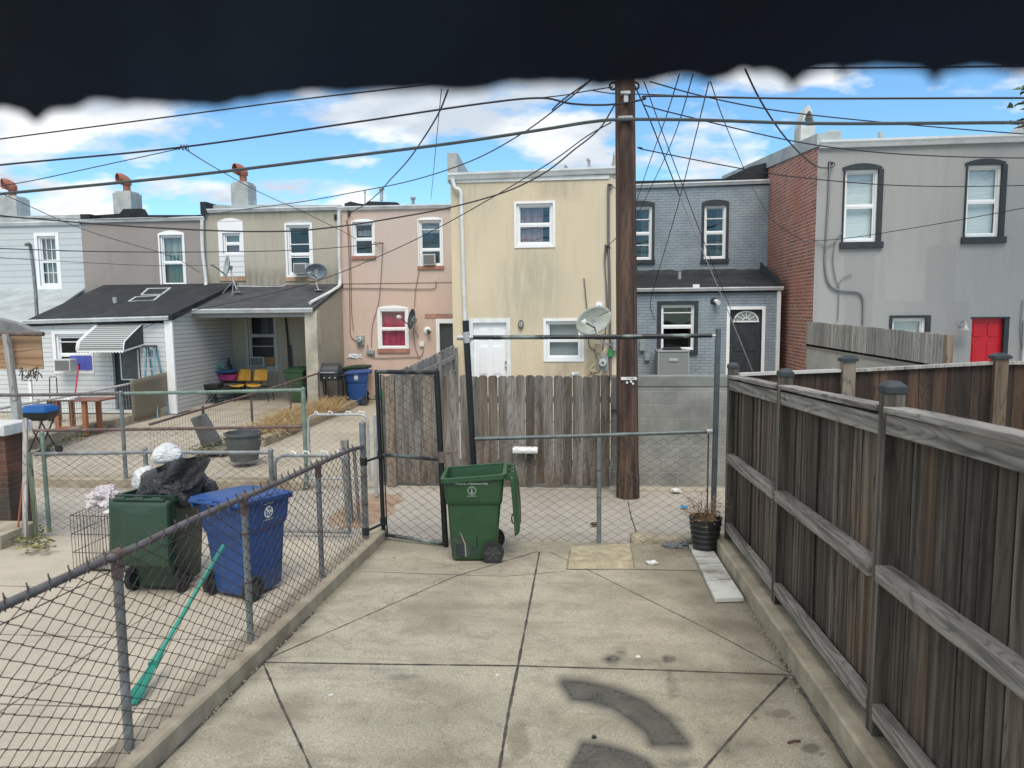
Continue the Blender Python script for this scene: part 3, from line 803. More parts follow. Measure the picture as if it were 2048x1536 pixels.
# ---- 2 taupe house
tx0, tx1 = wx1, at(414, 500, YM).x
taupe = stucco('taupe_stucco', (.30, .27, .255), var=.12)
h2 = thing('row_house', 'taupe rendered row house with black rolled roof over a white sided rear addition', 'house', ((tx0 + tx1) / 2, YM, 0))
zt = at(290, 440, YM).z
r_ = rect(322, 470, 368, 571, YM)
house_body(h2, tx0, tx1, 0, zt, zt + .4, YM, 7, taupe, [r_])
window(h2, r_, YM, inner=[(cur_green, .12, 1, 0, .62), (cur_white, 0, 1, .42, 1)], mid=.46, casing=.05)
arch_top(h2, (r_[0] - .05, r_[1] + .05, r_[2], r_[3] + .05), YM, .09, white_trim)
gutter(h2, tx0, tx1, zt + .06, YM)
slab(h2, 'roof', tar, [(tx0, YM - .04, zt + .07), (tx1, YM - .04, zt + .07), (tx1, YM + 7, zt + .5), (tx0, YM + 7, zt + .5)], .12)
MB().bx(tx0, tx0 + .3, YM, YM + 6, zt, zt + .22).build('parapet', tar, h2)
MB().prism([(tx0 + .1, zt + .1), (tx1, zt + .1), (tx1, zt + .17), (at(270, 420, YM).x, zt + .22), (at(262, 400, YM).x, zt + .42), (at(225, 400, YM).x, zt + .42), (at(218, 420, YM).x, zt + .28), (tx0 + .1, zt + .25)], 'y', YM + .5, YM + .7).build('roof_upstand', tar, h2, smooth=False)
cowl_chimney(h2, 245, 425, 381, 36, YM + .75)
z_w, z_e = at(290, 572, YM).z, at(180, 640, 18.0).z
ex0, ex1 = -14.66, -10.62
slab(h2, 'addition_roof', tar, [(ex0, YM, z_w + .05), (ex1 + .25, YM, z_w + .05), (ex1 + .05, 17.92, z_e + .13), (ex0, 17.92, z_e + .0)], .16)
dz_e = at(314, 636, 18).z - at(40, 645, 18).z
wr = rect(113, 668, 180, 740, 18.0); dr = rect(226, 690, 282, 800, 18.0); dr = (dr[0], dr[1], .08, dr[3])
house_body(h2, ex0, ex1, 0, z_e - .1, z_w, 18.0, YM - 18.0 - .01, siding_w2, [wr, dr], name='addition_wall')
MB().add([(ex1 + .006, 17.99, 0), (ex1 + .006, YM - .01, 0), (ex1 + .006, YM - .01, z_w), (ex1 + .006, 17.99, z_e - .05)], [(0, 1, 2, 3)]).build('side_wall', siding_side, h2, smooth=False)
MB().bx(ex1 - .2, ex1 + .015, 17.955, 18.02, 0, z_e - .02).build('corner_board', white_trim, h2, smooth=False)
window(h2, wr, 18.0, casing=.09, inner=[(cur_blue, .1, .9, .1, .5)], mat_glass=glass_dark, mid=.42, extra=(.78, .9))
gutter(h2, ex0, ex1 - .05, z_e + .02, 17.92, dz=.07)
dt = MB().bx(dr[0], dr[1], 18.10, 18.14, dr[2], dr[3]).build('door', black_trim, h2, smooth=False)
MB().bx(dr[0] + .2, dr[1] - .12, 18.085, 18.10, dr[2] + .85, dr[3] - .15).build('door_glass', plain('door_pane', (.10, .115, .115), .25), dt, smooth=False)
f_ = MB(); 
for a in (dr[0] + .17, dr[1] - .12): f_.bx(a, a + .03, 18.07, 18.10, dr[2] + .82, dr[3] - .12)
f_.bx(dr[0] + .17, dr[1] - .09, 18.07, 18.10, dr[2] + .80, dr[2] + .83)
f_.each('door_frame', white_trim, dt, smooth=False)
downpipe(h2, [at(404, 440, YM - .1), at(405, 500, YM - .1), at(412, 565, YM - .1), at(405, 578, YM - .35), at(384, 588, YM - .7)], w_=.10)
# two pale framed panels painted out on the black roof
rp = MB()
def roofpt(px, py):   # point on the addition roof plane
    P0 = Vector((ex0, YM, z_w + .05)); n_ = (Vector((0, 17.92 - YM, z_e + .06 - z_w - .05))).cross(Vector((1, 0, 0))); d = ray(px, py)
    return CAMP + d * ((P0 - CAMP).dot(n_) / d.dot(n_))
for q in (((297, 579), (341, 578), (324, 591), (283, 592)), ((273, 596), (321, 593), (308, 603), (258, 605))):
    for i in range(4):
        a, c = roofpt(*q[i]), roofpt(*q[(i + 1) % 4]); a.z += .03; c.z += .03; rp.bar(a, c, .05, .03)
rp.build('roof_hatch_trim', plain('pale_trim', (.5, .55, .5), .7), h2, smooth=False)
a = roofpt(232, 606); MB().tube([a - Vector((0, 0, .1)), a + Vector((-.02, -.03, .16))], .06, 12).build('roof_vent', galv_light, h2)
a = roofpt(73, 622); MB().tube(curve([a - Vector((0, 0, .3)), at(70, 570, 18.6), at(62, 500, 18.6), at(57, 488, 18.5), at(52, 490, 18.4)], 5), .045, 8).build('service_mast', galv, h2)
b = MB().bar(at(0, 0, 1), at(0, 0, 1.01), .001, .001); 

# ---- 3 beige house with covered porch
bx0, bx1 = tx1, at(681, 500, YM).x
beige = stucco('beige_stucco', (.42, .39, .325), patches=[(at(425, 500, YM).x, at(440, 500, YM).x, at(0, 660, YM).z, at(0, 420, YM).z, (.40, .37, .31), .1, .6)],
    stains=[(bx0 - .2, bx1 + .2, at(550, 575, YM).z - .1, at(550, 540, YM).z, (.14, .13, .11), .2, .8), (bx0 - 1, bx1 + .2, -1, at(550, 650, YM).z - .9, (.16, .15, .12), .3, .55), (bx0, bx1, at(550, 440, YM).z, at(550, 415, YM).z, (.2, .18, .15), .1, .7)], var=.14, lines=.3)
h3 = thing('row_house', 'beige stucco row house with shingled open porch under two upper windows', 'house', ((bx0 + bx1) / 2, YM, 0))
zt = at(545, 419, YM).z
wa = rect(437, 443, 487, 509, YM); wb = rect(575, 450, 622, 550, YM); wc = rect(497, 630, 551, 738, YM)
wa_in = rect(446, 466, 482, 508, YM)
house_body(h3, bx0, bx1, 0, zt, zt + .4, YM, 7, beige, [wa_in, wb, wc])
window(h3, wa_in, YM, inner=[(blind_grey, 0, 1, .45, 1), (cur_mauve, 0, 1, 0, .4)], casing=.05)
for nm, q, mt in (('infill_panel', (wa[0], wa[1], wa_in[3] + .05, wa[3] + .01), white_trim), ('infill_panel', (wa[0], wa[1], at(460, 553, YM).z, wa_in[2] - .05), sid_panel)):
    MB().bx(q[0], q[1], YM - .02, YM + .02, q[2], q[3]).build(nm, mt, h3, smooth=False)
for q in ((wa[0], wa_in[0] - .05), (wa_in[1] + .05, wa[1])): MB().bx(q[0], q[1], YM - .018, YM + .02, wa_in[2] - .05, wa_in[3] + .05).build('infill_panel', white_trim, h3, smooth=False)
arch_top(h3, (wa[0], wa[1], wa[2], wa[3]), YM, .1, white_trim, proud=.02)
MB().bx(wa[0] - .02, wa[1] + .02, YM - .03, YM + .02, at(460, 562, YM).z, at(460, 554, YM).z).build('sill', brick_sill_tan, h3, smooth=False)
window(h3, wb, YM, inner=[(cur_white, 0, .5, .86, 1), (cur_blue, 0, .8, .15, .42)], mat_glass=glass_dark, mid=.42, casing=.06, extra=(.62, .36))
arch_top(h3, (wb[0] - .06, wb[1] + .06, wb[2], wb[3] + .06), YM, .08, plain('grey_white_board', (.45, .47, .46), .7))
MB().bx(wb[0] - .1, wb[1] + .1, YM - .03, YM + .02, at(600, 562, YM).z, at(600, 554, YM).z).build('sill', brick_sill_tan, h3, smooth=False)
window(h3, wc, YM, inner=[(cur_white, .4, .7, .62, 1)], mat_glass=glass_dark, mid=.62, extra=(.42,), frame=plain('aged_white_frame', (.42, .44, .42), .6), casing=.07)
MB().bx(at(525, 720, YM).x, at(548, 720, YM).x, YM + .02, YM + .07, at(530, 731, YM).z, at(530, 714, YM).z).build('infill_board', plain('ply_infill', (.32, .18, .09), .8), h3, smooth=False)
gutter(h3, bx0 - .05, bx1, zt + .05, YM)
slab(h3, 'roof', roof_silver, [(bx0, YM - .04, zt + .06), (bx1, YM - .04, zt + .06), (bx1, YM + 7, zt + .5), (bx0, YM + 7, zt + .5)], .12)
MB().bx(bx0 - .08, bx0 + .1, YM - .12, YM + 6, zt - .1, zt + .26).build('parapet', tar, h3)
MB().grid(30, 1, lambda u, v_: (bx0 + .1 + (bx1 - bx0 - .1) * u, YM + .3, zt + .05 + (.16 - .08 * u + .03 * noise.noise(Vector((u * 9, 0, 0)))) * v_)).build('roof_upstand', roof_silver, h3)
cowl_chimney(h3, 480, 412, 362, 34, YM + .8)
zr_w, zr_e = at(545, 572, YM).z, at(490, 620, YE).z
px0, px1 = ex1 - .12, at(628, 630, YE).x
shingle = brick('shingle_roof', (.045, .047, .05), (.07, .073, .078), (.03, .03, .033), axis='top', bw=.33, rh=.14, ms=.008, bmp=.8, grime=.35)
slab(h3, 'porch_roof', shingle, [(px0 + .25, YM, zr_w), (bx1 + .05, YM, zr_w + .04), (px1 + .05, YE - .08, zr_e + .05), (px0, YE - .08, zr_e + .05)], .09)
gutter(h3, px0, px1, zr_e + .04, YE - .08, h=.12)
MB().bx(px0 + .05, px1 - .02, YE, YE + .12, zr_e - .2, zr_e - .02).build('porch_beam', plain('weathered_beam', (.3, .3, .29), .8), h3, smooth=False)
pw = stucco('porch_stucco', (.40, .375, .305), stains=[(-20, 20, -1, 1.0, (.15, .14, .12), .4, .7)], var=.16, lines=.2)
pl_, pr_ = at(611, 700, YE).x, at(632, 700, YE).x
MB().prism([(YE, 0), (YM - .01, 0), (YM - .01, zr_w - .02), (YE, zr_e - .03)], 'x', pr_ - .22, pr_ + .04).build('porch_side_wall', pw, h3, smooth=False)
MB().bx(pr_ - .28, pr_ + .06, YE - .03, YE + .25, 0, zr_e - .05).build('porch_pillar', plain('pillar_stucco', (.48, .45, .37), .9, 0, var=.15, scale=2.5, bmp=.5, dirt=((.2, .19, .16), .8), kind='pos'), h3, bevel=.01)
downpipe(h3, [at(349, 632, YE - .1), at(352, 650, YE - .12), at(364, 805, YE - .12)], w_=.12)
downpipe(h3, [at(678, 422, YM - .1), at(678, 500, YM - .1), at(680, 560, YM - .1), at(672, 577, YM - .5), at(620, 606, YE + .1)], w_=.10)
MB().tube(curve([at(430, 575, YM - .2), at(420, 590, 20.6), at(375, 612, 19.6), at(358, 622, YE)], 6), .022, 6).build('roof_cable', cable_pale, h3)
MB().tube(curve([at(437, 572, YM - .1), at(500, 573, YM - .1), at(560, 573, YM - .1), at(575, 567, YM - .1)], 6), .018, 6).build('roof_cable', cable_pale, h3)
lp = MB().tube([at(443, 632, YM - .08), at(446, 690, YM - .08), at(466, 748, YM - .5)], .05, 8); lp.tube([at(571, 635, YM - .05), at(576, 690, YM - .05), at(582, 800, YM - .05)], .03, 8)
lp.tube([at(580, 690, YM - .06), at(586, 770, YM - .1)], .025, 8)
lp.build('drain_pipe', plain('drain_black', (.05, .055, .06), .6), h3)

# ---- 4 pink house
kx0, kx1 = bx1, -3.05
pink = stucco('pink_stucco', (.60, .455, .385), patches=[(at(740, 500, YM).x, kx1 + 1, at(0, 575, YM).z, at(0, 430, YM).z, (.50, .455, .42), .5, .75)], var=.07, lines=.4, bmp=.25)  # soft greyer patch at upper right paints the haze into the wall colour
h4 = thing('row_house', 'pink stucco row house with crimson curtained lower window beside the yellow house', 'house', ((kx0 + kx1) / 2, YM, 0))
zt = at(790, 416, YM).z
w1_, w2_, w3_ = rect(706, 444, 748, 512, YM), rect(838, 440, 884, 532, YM), rect(758, 618, 815, 697, YM)
d_ = rect(875, 641, 930, 800, YM); d_ = (d_[0], d_[1], 0.15, d_[3])
house_body(h4, kx0, kx1, 0, zt, zt + .4, YM, 7, pink, [w1_, w2_, w3_, d_])
window(h4, w1_, YM, inner=[(cur_lace, .1, .9, .62, .8)], mat_glass=glass, sill=(brick_sill, .1), casing=.03)
window(h4, w2_, YM, inner=[(blind_grey, 0, 1, .75, 1)], mat_glass=glass, mid=.36, extra=(.8,), sill=(brick_sill, .1), casing=.03)
window(h4, w3_, YM, inner=[(cur_red, 0, 1, 0, 1)], mat_glass=glass_pale, mid=.5, sill=(brick_sill, .13), casing=.04, rev=.06)
for q, ri in ((w1_, .06), (w2_, .06), (w3_, .08)): arch_top(h4, (q[0] - .03, q[1] + .03, q[2], q[3] + .03), YM, ri, white_trim, thick=.03)
dd = MB().bx(d_[0] + .08, d_[1], YM + .08, YM + .12, d_[2], d_[3] - .08).build('door', plain('dark_doorway', (.05, .06, .06), .6), h4, smooth=False)
MB().bx(d_[0] - .02, d_[0] + .08, YM - .03, YM + .08, d_[2], d_[3] + .05).bx(d_[0] + .08, d_[1], YM - .028, YM + .08, d_[3] - .08, d_[3] + .05).build('door_frame', white_trim, dd, smooth=False)
gutter(h4, kx0 - .05, kx1, zt + .07, YM)
slab(h4, 'roof', tar, [(kx0, YM - .04, zt + .08), (kx1, YM - .04, zt + .08), (kx1, YM + 7, zt + .5), (kx0, YM + 7, zt + .5)], .1)
MB().prism([(kx0, zt + .05), (kx1, zt + .05), (kx1, zt + .16), (at(790, 400, YM).x, zt + .16), (at(785, 398, YM).x, zt + .24), (at(725, 396, YM).x, zt + .29), (at(722, 402, YM).x, zt + .2), (at(705, 400, YM).x, zt + .24), (at(690, 394, YM).x, zt + .3), (kx0, zt + .24)], 'y', YM + .5, YM + .8).build('roof_upstand', tar, h4, smooth=False)
MB().bx(kx0 + .02, kx1, YM - .012, YM + .01, at(0, 577, YM).z - .012, at(0, 577, YM).z + .004).build('string_line', plain('crack_grey', (.2, .15, .13), .9), h4, smooth=False)
MB().bx(d_[0] - .35, d_[1], YM - .008, YM + .02, d_[3] + .06, d_[3] + .2).build('exposed_brick', brick('exposed_brick', (.32, .13, .09), (.4, .22, .16), (.4, .33, .28)), h4, smooth=False)
c_ = MB()
for pts in ([(697, 425), (695, 450), (698, 520), (700, 640), (702, 672), (718, 685)], [(692, 440), (699, 470), (702, 560), (703, 620), (707, 660)], [(765, 487), (764, 520), (758, 600), (745, 650), (743, 695)], [(735, 690), (738, 707), (755, 716), (830, 714), (840, 717)], [(838, 543), (831, 580), (829, 615)], [(685, 576), (760, 577), (838, 578), (870, 576), (871, 562)], [(827, 655), (829, 690), (838, 716)], [(846, 697), (845, 708), (838, 716)]):
    c_.tube(curve([at(a, b_, YM - .03) for a, b_ in pts], 4), .011, 6)
c_.bar(at(748, 485, YM - .03), at(768, 486, YM - .15), .02, .02)
c_.each('wall_cable', plain('dusty_cable', (.19, .15, .135), .7), h4)
for (px_, py_, kk) in ((763, 380, .05), (826, 398, .05), (730, 386, .02)):
    MB().tube([at(px_, py_ + 22, YM + 1), at(px_, py_, YM + 1)], kk, 10).lathe([(kk * 1.7, 0), (kk * 1.7, .05), (.01, .09)], at(px_, py_, YM + 1), 10).build('roof_vent', galv_light, h4)

# ---- 5 yellow house
yx0, yx1 = at(903, 500, YY).x, at(1240, 500, YY).x
ZY = lambda py: at(1070, py, YY).z
XY = lambda px: at(px, 560, YY).x
yellow = stucco('yellow_stucco', (.64, .55, .40), patches=[(XY(1200), yx1 + 1, -1, 9, (.62, .57, .46), .03, .75)],
    stains=[(XY(1030), XY(1112), ZY(600), ZY(492), (.36, .35, .28), .22, .75), (XY(985), XY(1125), ZY(650), ZY(520), (.34, .33, .25), .3, .55), (XY(1085), XY(1175), ZY(760), ZY(722), (.25, .22, .16), .12, .8), (yx0, XY(1000), ZY(420), ZY(350), (.40, .37, .29), .25, .7), (XY(1080), XY(1160), ZY(400), ZY(356), (.36, .31, .22), .15, .8)], var=.08, lines=.5, bmp=.35)
h5 = thing('row_house', 'two storey yellow stucco row house directly behind the wooden alley fence and pole', 'house', ((yx0 + yx1) / 2, YY, 0))
zt = ZY(351)
w1_, w2_, d_ = rect(1033, 407, 1106, 491, YY), rect(1092, 642, 1163, 718, YY), rect(943, 641, 1018, 800, YY)
d_ = (d_[0], d_[1], .25, d_[3])
house_body(h5, yx0, yx1, 0, zt, zt + .5, YY, 11, yellow, [w1_, w2_, d_])
window(h5, w1_, YY, inner=[(cur_mauve, 0, .75, 0, .97)], mid=.5, casing=.05)
window(h5, w2_, YY, inner=[(blind_grey, 0, .97, 0, 1)], mat_glass=glass_pale, mid=.5, casing=.06)
six = MB().bx(d_[0] + .05, d_[1] - .05, YY + .06, YY + .10, d_[2], d_[3] - .05)
dd = six.build('door', white_trim, h5, smooth=False)
pn = MB(); dw = (d_[1] - d_[0] - .1); dh = 2.0; zt_d = d_[3] - .05
for cx_ in (.30, .70):
    for (a, c) in ((.06, .20), (.27, .62), (.70, .95)):
        xa, xb = d_[0] + .05 + dw * (cx_ - .14), d_[0] + .05 + dw * (cx_ + .14)
        za, zb = zt_d - dh * c, zt_d - dh * a
        pn.prism([(xa, za), (xb, za), (xb, zb), (xa, zb)], 'y', YY + .052, YY + .06)
        pn.prism([(xa + .03, za + .03), (xb - .03, za + .03), (xb - .03, zb - .03), (xa + .03, zb - .03)], 'y', YY + .042, YY + .0521)
pn.each('door_panel', white_trim, dd, bevel=.006)
MB().bx(d_[0] - .04, d_[0] + .05, YY - .02, YY + .08, d_[2], d_[3] + .05).bx(d_[1] - .05, d_[1] + .04, YY - .02, YY + .08, d_[2], d_[3] + .05).bx(d_[0] + .05, d_[1] - .05, YY - .02, YY + .08, d_[3] - .05, d_[3] + .05).build('door_frame', white_paint, dd, smooth=False)
for py_ in (723, 734): MB().lathe([(.028, 0), (.03, .02), (.02, .06), (.0, .065)], at(1012, py_, YY + .06), 12, Matrix.Rotation(R(90), 3, 'X')).build('door_handle', galv_light, dd)
gutter(h5, yx0 - .04, yx1 - .02, zt + .09, YY, h=.15, d=.13, dz=.05)
MB().bx(yx0, yx1 - .25, YY - .03, YY + .0, zt - .12, zt - .03).build('fascia', white_paint, h5, smooth=False)
slab(h5, 'roof', roof_silver, [(yx0, YY - .05, zt + .1), (yx1, YY - .05, zt + .14), (yx1, YY + 10, zt + .55), (yx0, YY + 10, zt + .5)], .14)
zl = at(907, 306, YY).z; zr2 = at(1228, 297, YY).z
MB().prism([(YY - .02, zt - .1), (YY - .02, zl), (YY + .25, zl), (YY + 4.5, zt + .2), (YY + 4.5, zt - .1)], 'x', yx0 - .06, yx0 + .17).build('parapet', parapet_grey, h5, smooth=False)
MB().prism([(YY - .02, zt - .1), (YY - .02, zr2 - .15), (YY + .25, zr2), (YY + 4.5, zt + .35), (YY + 4.5, zt - .1)], 'x', yx1 - .14, yx1 + .05).build('parapet', parapet_grey, h5, smooth=False)
downpipe(h5, [at(905, 358, YY - .1), at(910, 375, YY - .1), at(921, 384, YY - .08), at(923, 420, YY - .08), at(930, 640, YY - .08), at(936, 760, YY - .08)], w_=.085)
for q in ((1133, 335), (1178, 322)):
    MB().tube([at(q[0], 352, YY + 1.5), at(q[0], q[1], YY + 1.5), at(q[0] - 4, q[1] - 4, YY + 1.45)], .04, 8).build('roof_vent', galv_light, h5)
c_ = MB()
for pts in ([(1217, 372), (1217, 480), (1219, 560), (1220, 640), (1221, 760)],): c_.tube([at(a, b_, YY - .05) for a, b_ in pts], .03, 6)
for pts in ([(1211, 492), (1209, 520), (1212, 570), (1213, 612)], [(1213, 497), (1210, 530), (1214, 590), (1214, 640), (1205, 700)], [(1168, 556), (1172, 600), (1176, 640), (1178, 690), (1190, 702)]): c_.tube(curve([at(a, b_, YY - .04) for a, b_ in pts], 5), .014, 5)
MB().bx(at(1174, 705, YY).x, at(1190, 705, YY).x, YY - .03, YY, at(0, 750, YY).z, at(0, 706, YY).z).build('duct_cover', plain('duct_beige', (.46, .40, .29), .8, dirt=((.2, .18, .13), .6)), h5, smooth=False)
c_.each('wall_cable', plain('cable_taupe', (.16, .13, .125), .7), h5)

# ---- 6 blue grey brick house
qx0, qx1 = yx1, 5.18
blueb = brick('blue_painted_brick', (.26, .315, .36), (.285, .34, .385), (.17, .21, .245), bw=.225, rh=.076, ms=.007, bmp=1.0, grime=.3, var=.25)
h6 = thing('row_house', 'blue grey painted brick row house with black trimmed windows and black fanlight door', 'house', ((qx0 + qx1) / 2, YM, 0))
zt = at(1400, 373, YM).z
w1_, w2_ = rect(1408, 411, 1452, 518, YM), rect(1252, 413, 1304, 520, YM)
house_body(h6, qx0 - .6, qx1, 0, zt, zt + .4, YM, 7, blueb, [w1_, w2_])
for q in (w1_, w2_):
    window(h6, q, YM, inner=[(cur_white, .62, 1, 0, 1)], mat_glass=glass_dark, casing=.0, extra=(.76, .28))
    t_ = MB(); o = .07
    t_.bx(q[0] - o, q[0], YM - .03, YM + .01, q[2], q[3]); t_.bx(q[1], q[1] + o, YM - .03, YM + .01, q[2], q[3]); t_.bx(q[0] - o - .02, q[1] + o + .02, YM - .06, YM + .01, q[2] - .11, q[2])
    t_.build('window_surround', black_trim, h6, smooth=False)
    arch_top(h6, q, YM, .07, black_trim, proud=.03, ext=.07, base=.09, name='window_arch')
gutter(h6, qx0 - .1, qx1, zt + .09, YM, dz=.05)
slab(h6, 'roof', tar, [(qx0 - .2, YM - .04, zt + .1), (qx1, YM - .04, zt + .14), (qx1, YM + 7, zt + .5), (qx0 - .2, YM + 7, zt + .5)], .1)
MB().bx(qx0 - .1, qx1, YM + .3, YM + .5, zt + .05, zt + .25).build('parapet', tar, h6, smooth=False)
MB().prism([(at(1440, 362, YM + .4).x, zt + .2), (qx1, zt + .2), (qx1, at(1520, 322, YM).z), (at(1505, 330, YM).x, at(1505, 330, YM).z)], 'y', YM + .2, YM + .5).build('party_wall', tar, h6, smooth=False)
xb1 = at(1560, 650, YE).x
zr_w, zr_e = at(1400, 548, YM).z, at(1400, 580, YE).z
wr, dr = rect(1322, 610, 1388, 700, YE), rect(1458, 619, 1522, 800, YE); dr = (dr[0], dr[1], .35, dr[3])
house_body(h6, qx0 - .5, xb1, 0, zr_e - .05, zr_w - .1, YE, YM - YE - .01, blueb, [wr, dr], name='addition_wall')
slab(h6, 'addition_roof', tar, [(qx0 - .3, YM, zr_w), (xb1, YM, zr_w), (xb1, YE - .06, zr_e + .06), (qx0 - .3, YE - .06, zr_e + .06)], .14)
MB().grid(40, 1, lambda u, v_: (qx0 + (xb1 - qx0) * u, YM - .03, zr_w - .02 + (.14 + .06 * noise.noise(Vector((u * 12, 3, 0)))) * v_)).build('roof_flashing', tar_dull, h6)
MB().grid(30, 1, lambda u, v_: (xb1 - .02 + .0 * u, YE - .05 + (YM - YE) * u, (zr_e - .1) * (1 - u) + (zr_w) * u + (.32 + .05 * noise.noise(Vector((u * 12, 3, 7)))) * v_)).build('roof_flashing', tar_dull, h6)
gutter(h6, qx0 - .3, xb1 + .03, zr_e + .06, YE - .06, h=.09)
window(h6, wr, YE, inner=[(cur_white, .0, .1, .4, .8), (cur_white, .9, 1, 0, .8)], mat_glass=glass_dark, extra=(.83,), mid=.52, fw_=.04)
t_ = MB(); o = .10
t_.bx(wr[0] - o, wr[0], YE - .03, YE + .01, wr[2], wr[3] + o); t_.bx(wr[1], wr[1] + o, YE - .03, YE + .01, wr[2], wr[3] + o); t_.bx(wr[0], wr[1], YE - .03, YE + .01, wr[3], wr[3] + o); t_.bx(wr[0] - o, wr[1] + o, YE - .05, YE + .01, wr[2] - .12, wr[2])
t_.build('window_surround', black_trim, h6, smooth=False)
dd = MB().bx(dr[0], dr[1], YE + .07, YE + .11, dr[2], dr[3]).build('door', black_trim, h6, smooth=False)
fx = (dr[0] + dr[1]) / 2 + .02; fz = at(1487, 643, YE).z; fr_ = .30
fl = MB()
arc = [(fx + fr_ * math.cos(R(a)), YE + .05, fz + fr_ * .85 * math.sin(R(a))) for a in range(0, 181, 12)]
fl.tube(arc, .018, 6); fl.bx(fx - fr_ - .02, fx + fr_ + .02, YE + .04, YE + .07, fz - .02, fz + .015)
fl.tube([(fx + .09 * math.cos(R(a)), YE + .05, fz + .09 * math.sin(R(a))) for a in range(0, 181, 20)], .012, 6)
for a in (35, 65, 90, 115, 145)[::1]: fl.bar((fx + .09 * math.cos(R(a)), YE + .05, fz + .09 * math.sin(R(a))), (fx + fr_ * math.cos(R(a)), YE + .05, fz + fr_ * .85 * math.sin(R(a))), .014, .014, (0, 1, 0))
fl.build('fanlight', white_trim, dd)
MB().prism([(p[0], p[2]) for p in arc], 'y', YE + .062, YE + .068).build('fanlight_glass', plain('fan_glass', (.25, .28, .28), .2), dd, smooth=False)
pn = MB()
for cx_ in (.3, .7):
    for (a, c) in ((.33, .52), (.60, .9)):
        xa, xb = dr[0] + (dr[1] - dr[0]) * (cx_ - .15), dr[0] + (dr[1] - dr[0]) * (cx_ + .15); za, zb = dr[3] - 2.05 * c, dr[3] - 2.05 * a
        pn.bx(xa, xb, YE + .055, YE + .07, za, zb)
pn.each('door_panel', black_trim, dd, bevel=.006)
for py_ in (690, 701): MB().lathe([(.03, 0), (.032, .02), (.02, .06), (.0, .065)], at(1457, py_, YE + .07), 12, Matrix.Rotation(R(90), 3, 'X')).build('door_handle', galv_light, dd)
MB().bx(dr[0] - .08, dr[0], YE - .03, YE + .08, dr[2], dr[3] + .08).bx(dr[1], dr[1] + .08, YE - .03, YE + .08, dr[2], dr[3] + .08).bx(dr[0], dr[1], YE - .03, YE + .08, dr[3], dr[3] + .08).build('door_frame', white_trim, dd, smooth=False)
MB().bx(xb1 - .1, xb1 - .01, YE - .07, YE + .02, 0, zr_e - .05).build('downpipe', white_trim, h6, smooth=False)
a = at(1359, 556, 20.4); MB().tube([a - Vector((0, 0, .15)), a + Vector((0, 0, .17))], .05, 10).build('roof_vent', galv_light, h6)
MB().bx(at(1385, 590, YE).x, at(1398, 590, YE).x, YE - .06, YE, at(0, 594, YE).z, at(0, 587, YE).z).build('vent_grille', white_paint, h6, smooth=False)

# ---- 7 grey stucco house with a red brick side wall
gx0, gx1 = 5.18, 13.5
XG = lambda px: at(px, 480, YG).x
ZG = lambda py: at(1800, py, YG).z
g_c = (.33, .335, .33)
greyst = stucco('grey_stucco', g_c, patches=[(XG(1690), XG(1752), ZG(600), ZG(505), (.295, .293, .29), .02, .9), (XG(1695), XG(1750), ZG(690), ZG(590), (.29, .285, .28), .03, .8), (XG(1855), XG(1915), ZG(625), ZG(492), (.29, .288, .285), .015, .95), (XG(1815), XG(1945), ZG(680), ZG(605), (.305, .30, .298), .02, .8), (XG(1900), XG(1945), ZG(700), ZG(605), (.285, .285, .28), .02, .8), (XG(1775), XG(1850), ZG(600), ZG(545), (.36, .36, .355), .03, .8), (XG(1640), XG(1690), ZG(700), ZG(520), (.365, .365, .36), .04, .8), (XG(1610), XG(1680), ZG(470), ZG(380), (.36, .36, .355), .1, .6)], var=.05, lines=.3, bmp=.22)
redb = brick('red_brick', (.24, .075, .055), (.46, .17, .115), (.52, .47, .43), axis='y', bw=.215, rh=.084, ms=.014, bmp=.8, grime=.22, var=.35, tint=((.42, .15, .10), .5))
h7 = thing('row_house', 'large grey stucco row house at the right with red brick side wall and red door', 'house', ((gx0 + gx1) / 2, YG, 0))
zt = at(1700, 294, YG).z
w1_, w2_, w3_ = rect(1687, 339, 1756, 484, YG), rect(1931, 330, 2002, 474, YG), rect(1783, 636, 1850, 700, YG)
w3_ = (w3_[0], w3_[1], w3_[2] - .1, w3_[3])
d_ = rect(1941, 637, 2016, 760, YG); d_ = (d_[0], d_[1], .2, d_[3])
b = MB(); wall_front(b, gx0, gx1, 0, zt, YG, [w1_, w2_, w3_, d_], .16)
b.add([(gx1, YG, 0), (gx1, YG + 9, 0), (gx1, YG + 9, zt + .6), (gx1, YG, zt)], [(0, 1, 2, 3)])
b.build('wall', greyst, h7, smooth=False)
MB().add([(gx0, YG + .002, 0), (gx0, YG + 11, 0), (gx0, YG + 11, zt + .95), (gx0, YG + .002, zt)], [(0, 1, 2, 3)]).build('side_wall', redb, h7, smooth=False)
for q in (w1_, w2_):
    iw = (q[0] + .05, q[1] - .07, q[2] + .02, q[3] - .08)
    window(h7, (q[0], q[1], q[2], q[3]), YG, rev=.12, inner=[(blind_white, 0, 1, 0, 1)], mat_glass=glass_pale, mid=.5, fw_=.06)
    t_ = MB(); o = .09
    t_.bx(q[0] - .025, q[0] + .012, YG - .03, YG + .06, q[2], q[3]); t_.bx(q[1] - .012, q[1] + o, YG - .03, YG + .06, q[2], q[3]); t_.bx(q[0] - .06, q[1] + .13, YG - .07, YG + .05, q[2] - .14, q[2] + .0)
    t_.build('window_surround', black_trim, h7, bevel=.004, smooth=False)
    arch_top(h7, q, YG, .08, black_trim, proud=.03, ext=.05, base=.05, name='window_arch')
window(h7, w3_, YG, rev=.12, inner=[(blind_white, 0, 1, 0, 1)], mat_glass=glass_pale, mid=.4, fw_=.05)
t_ = MB(); o = .06
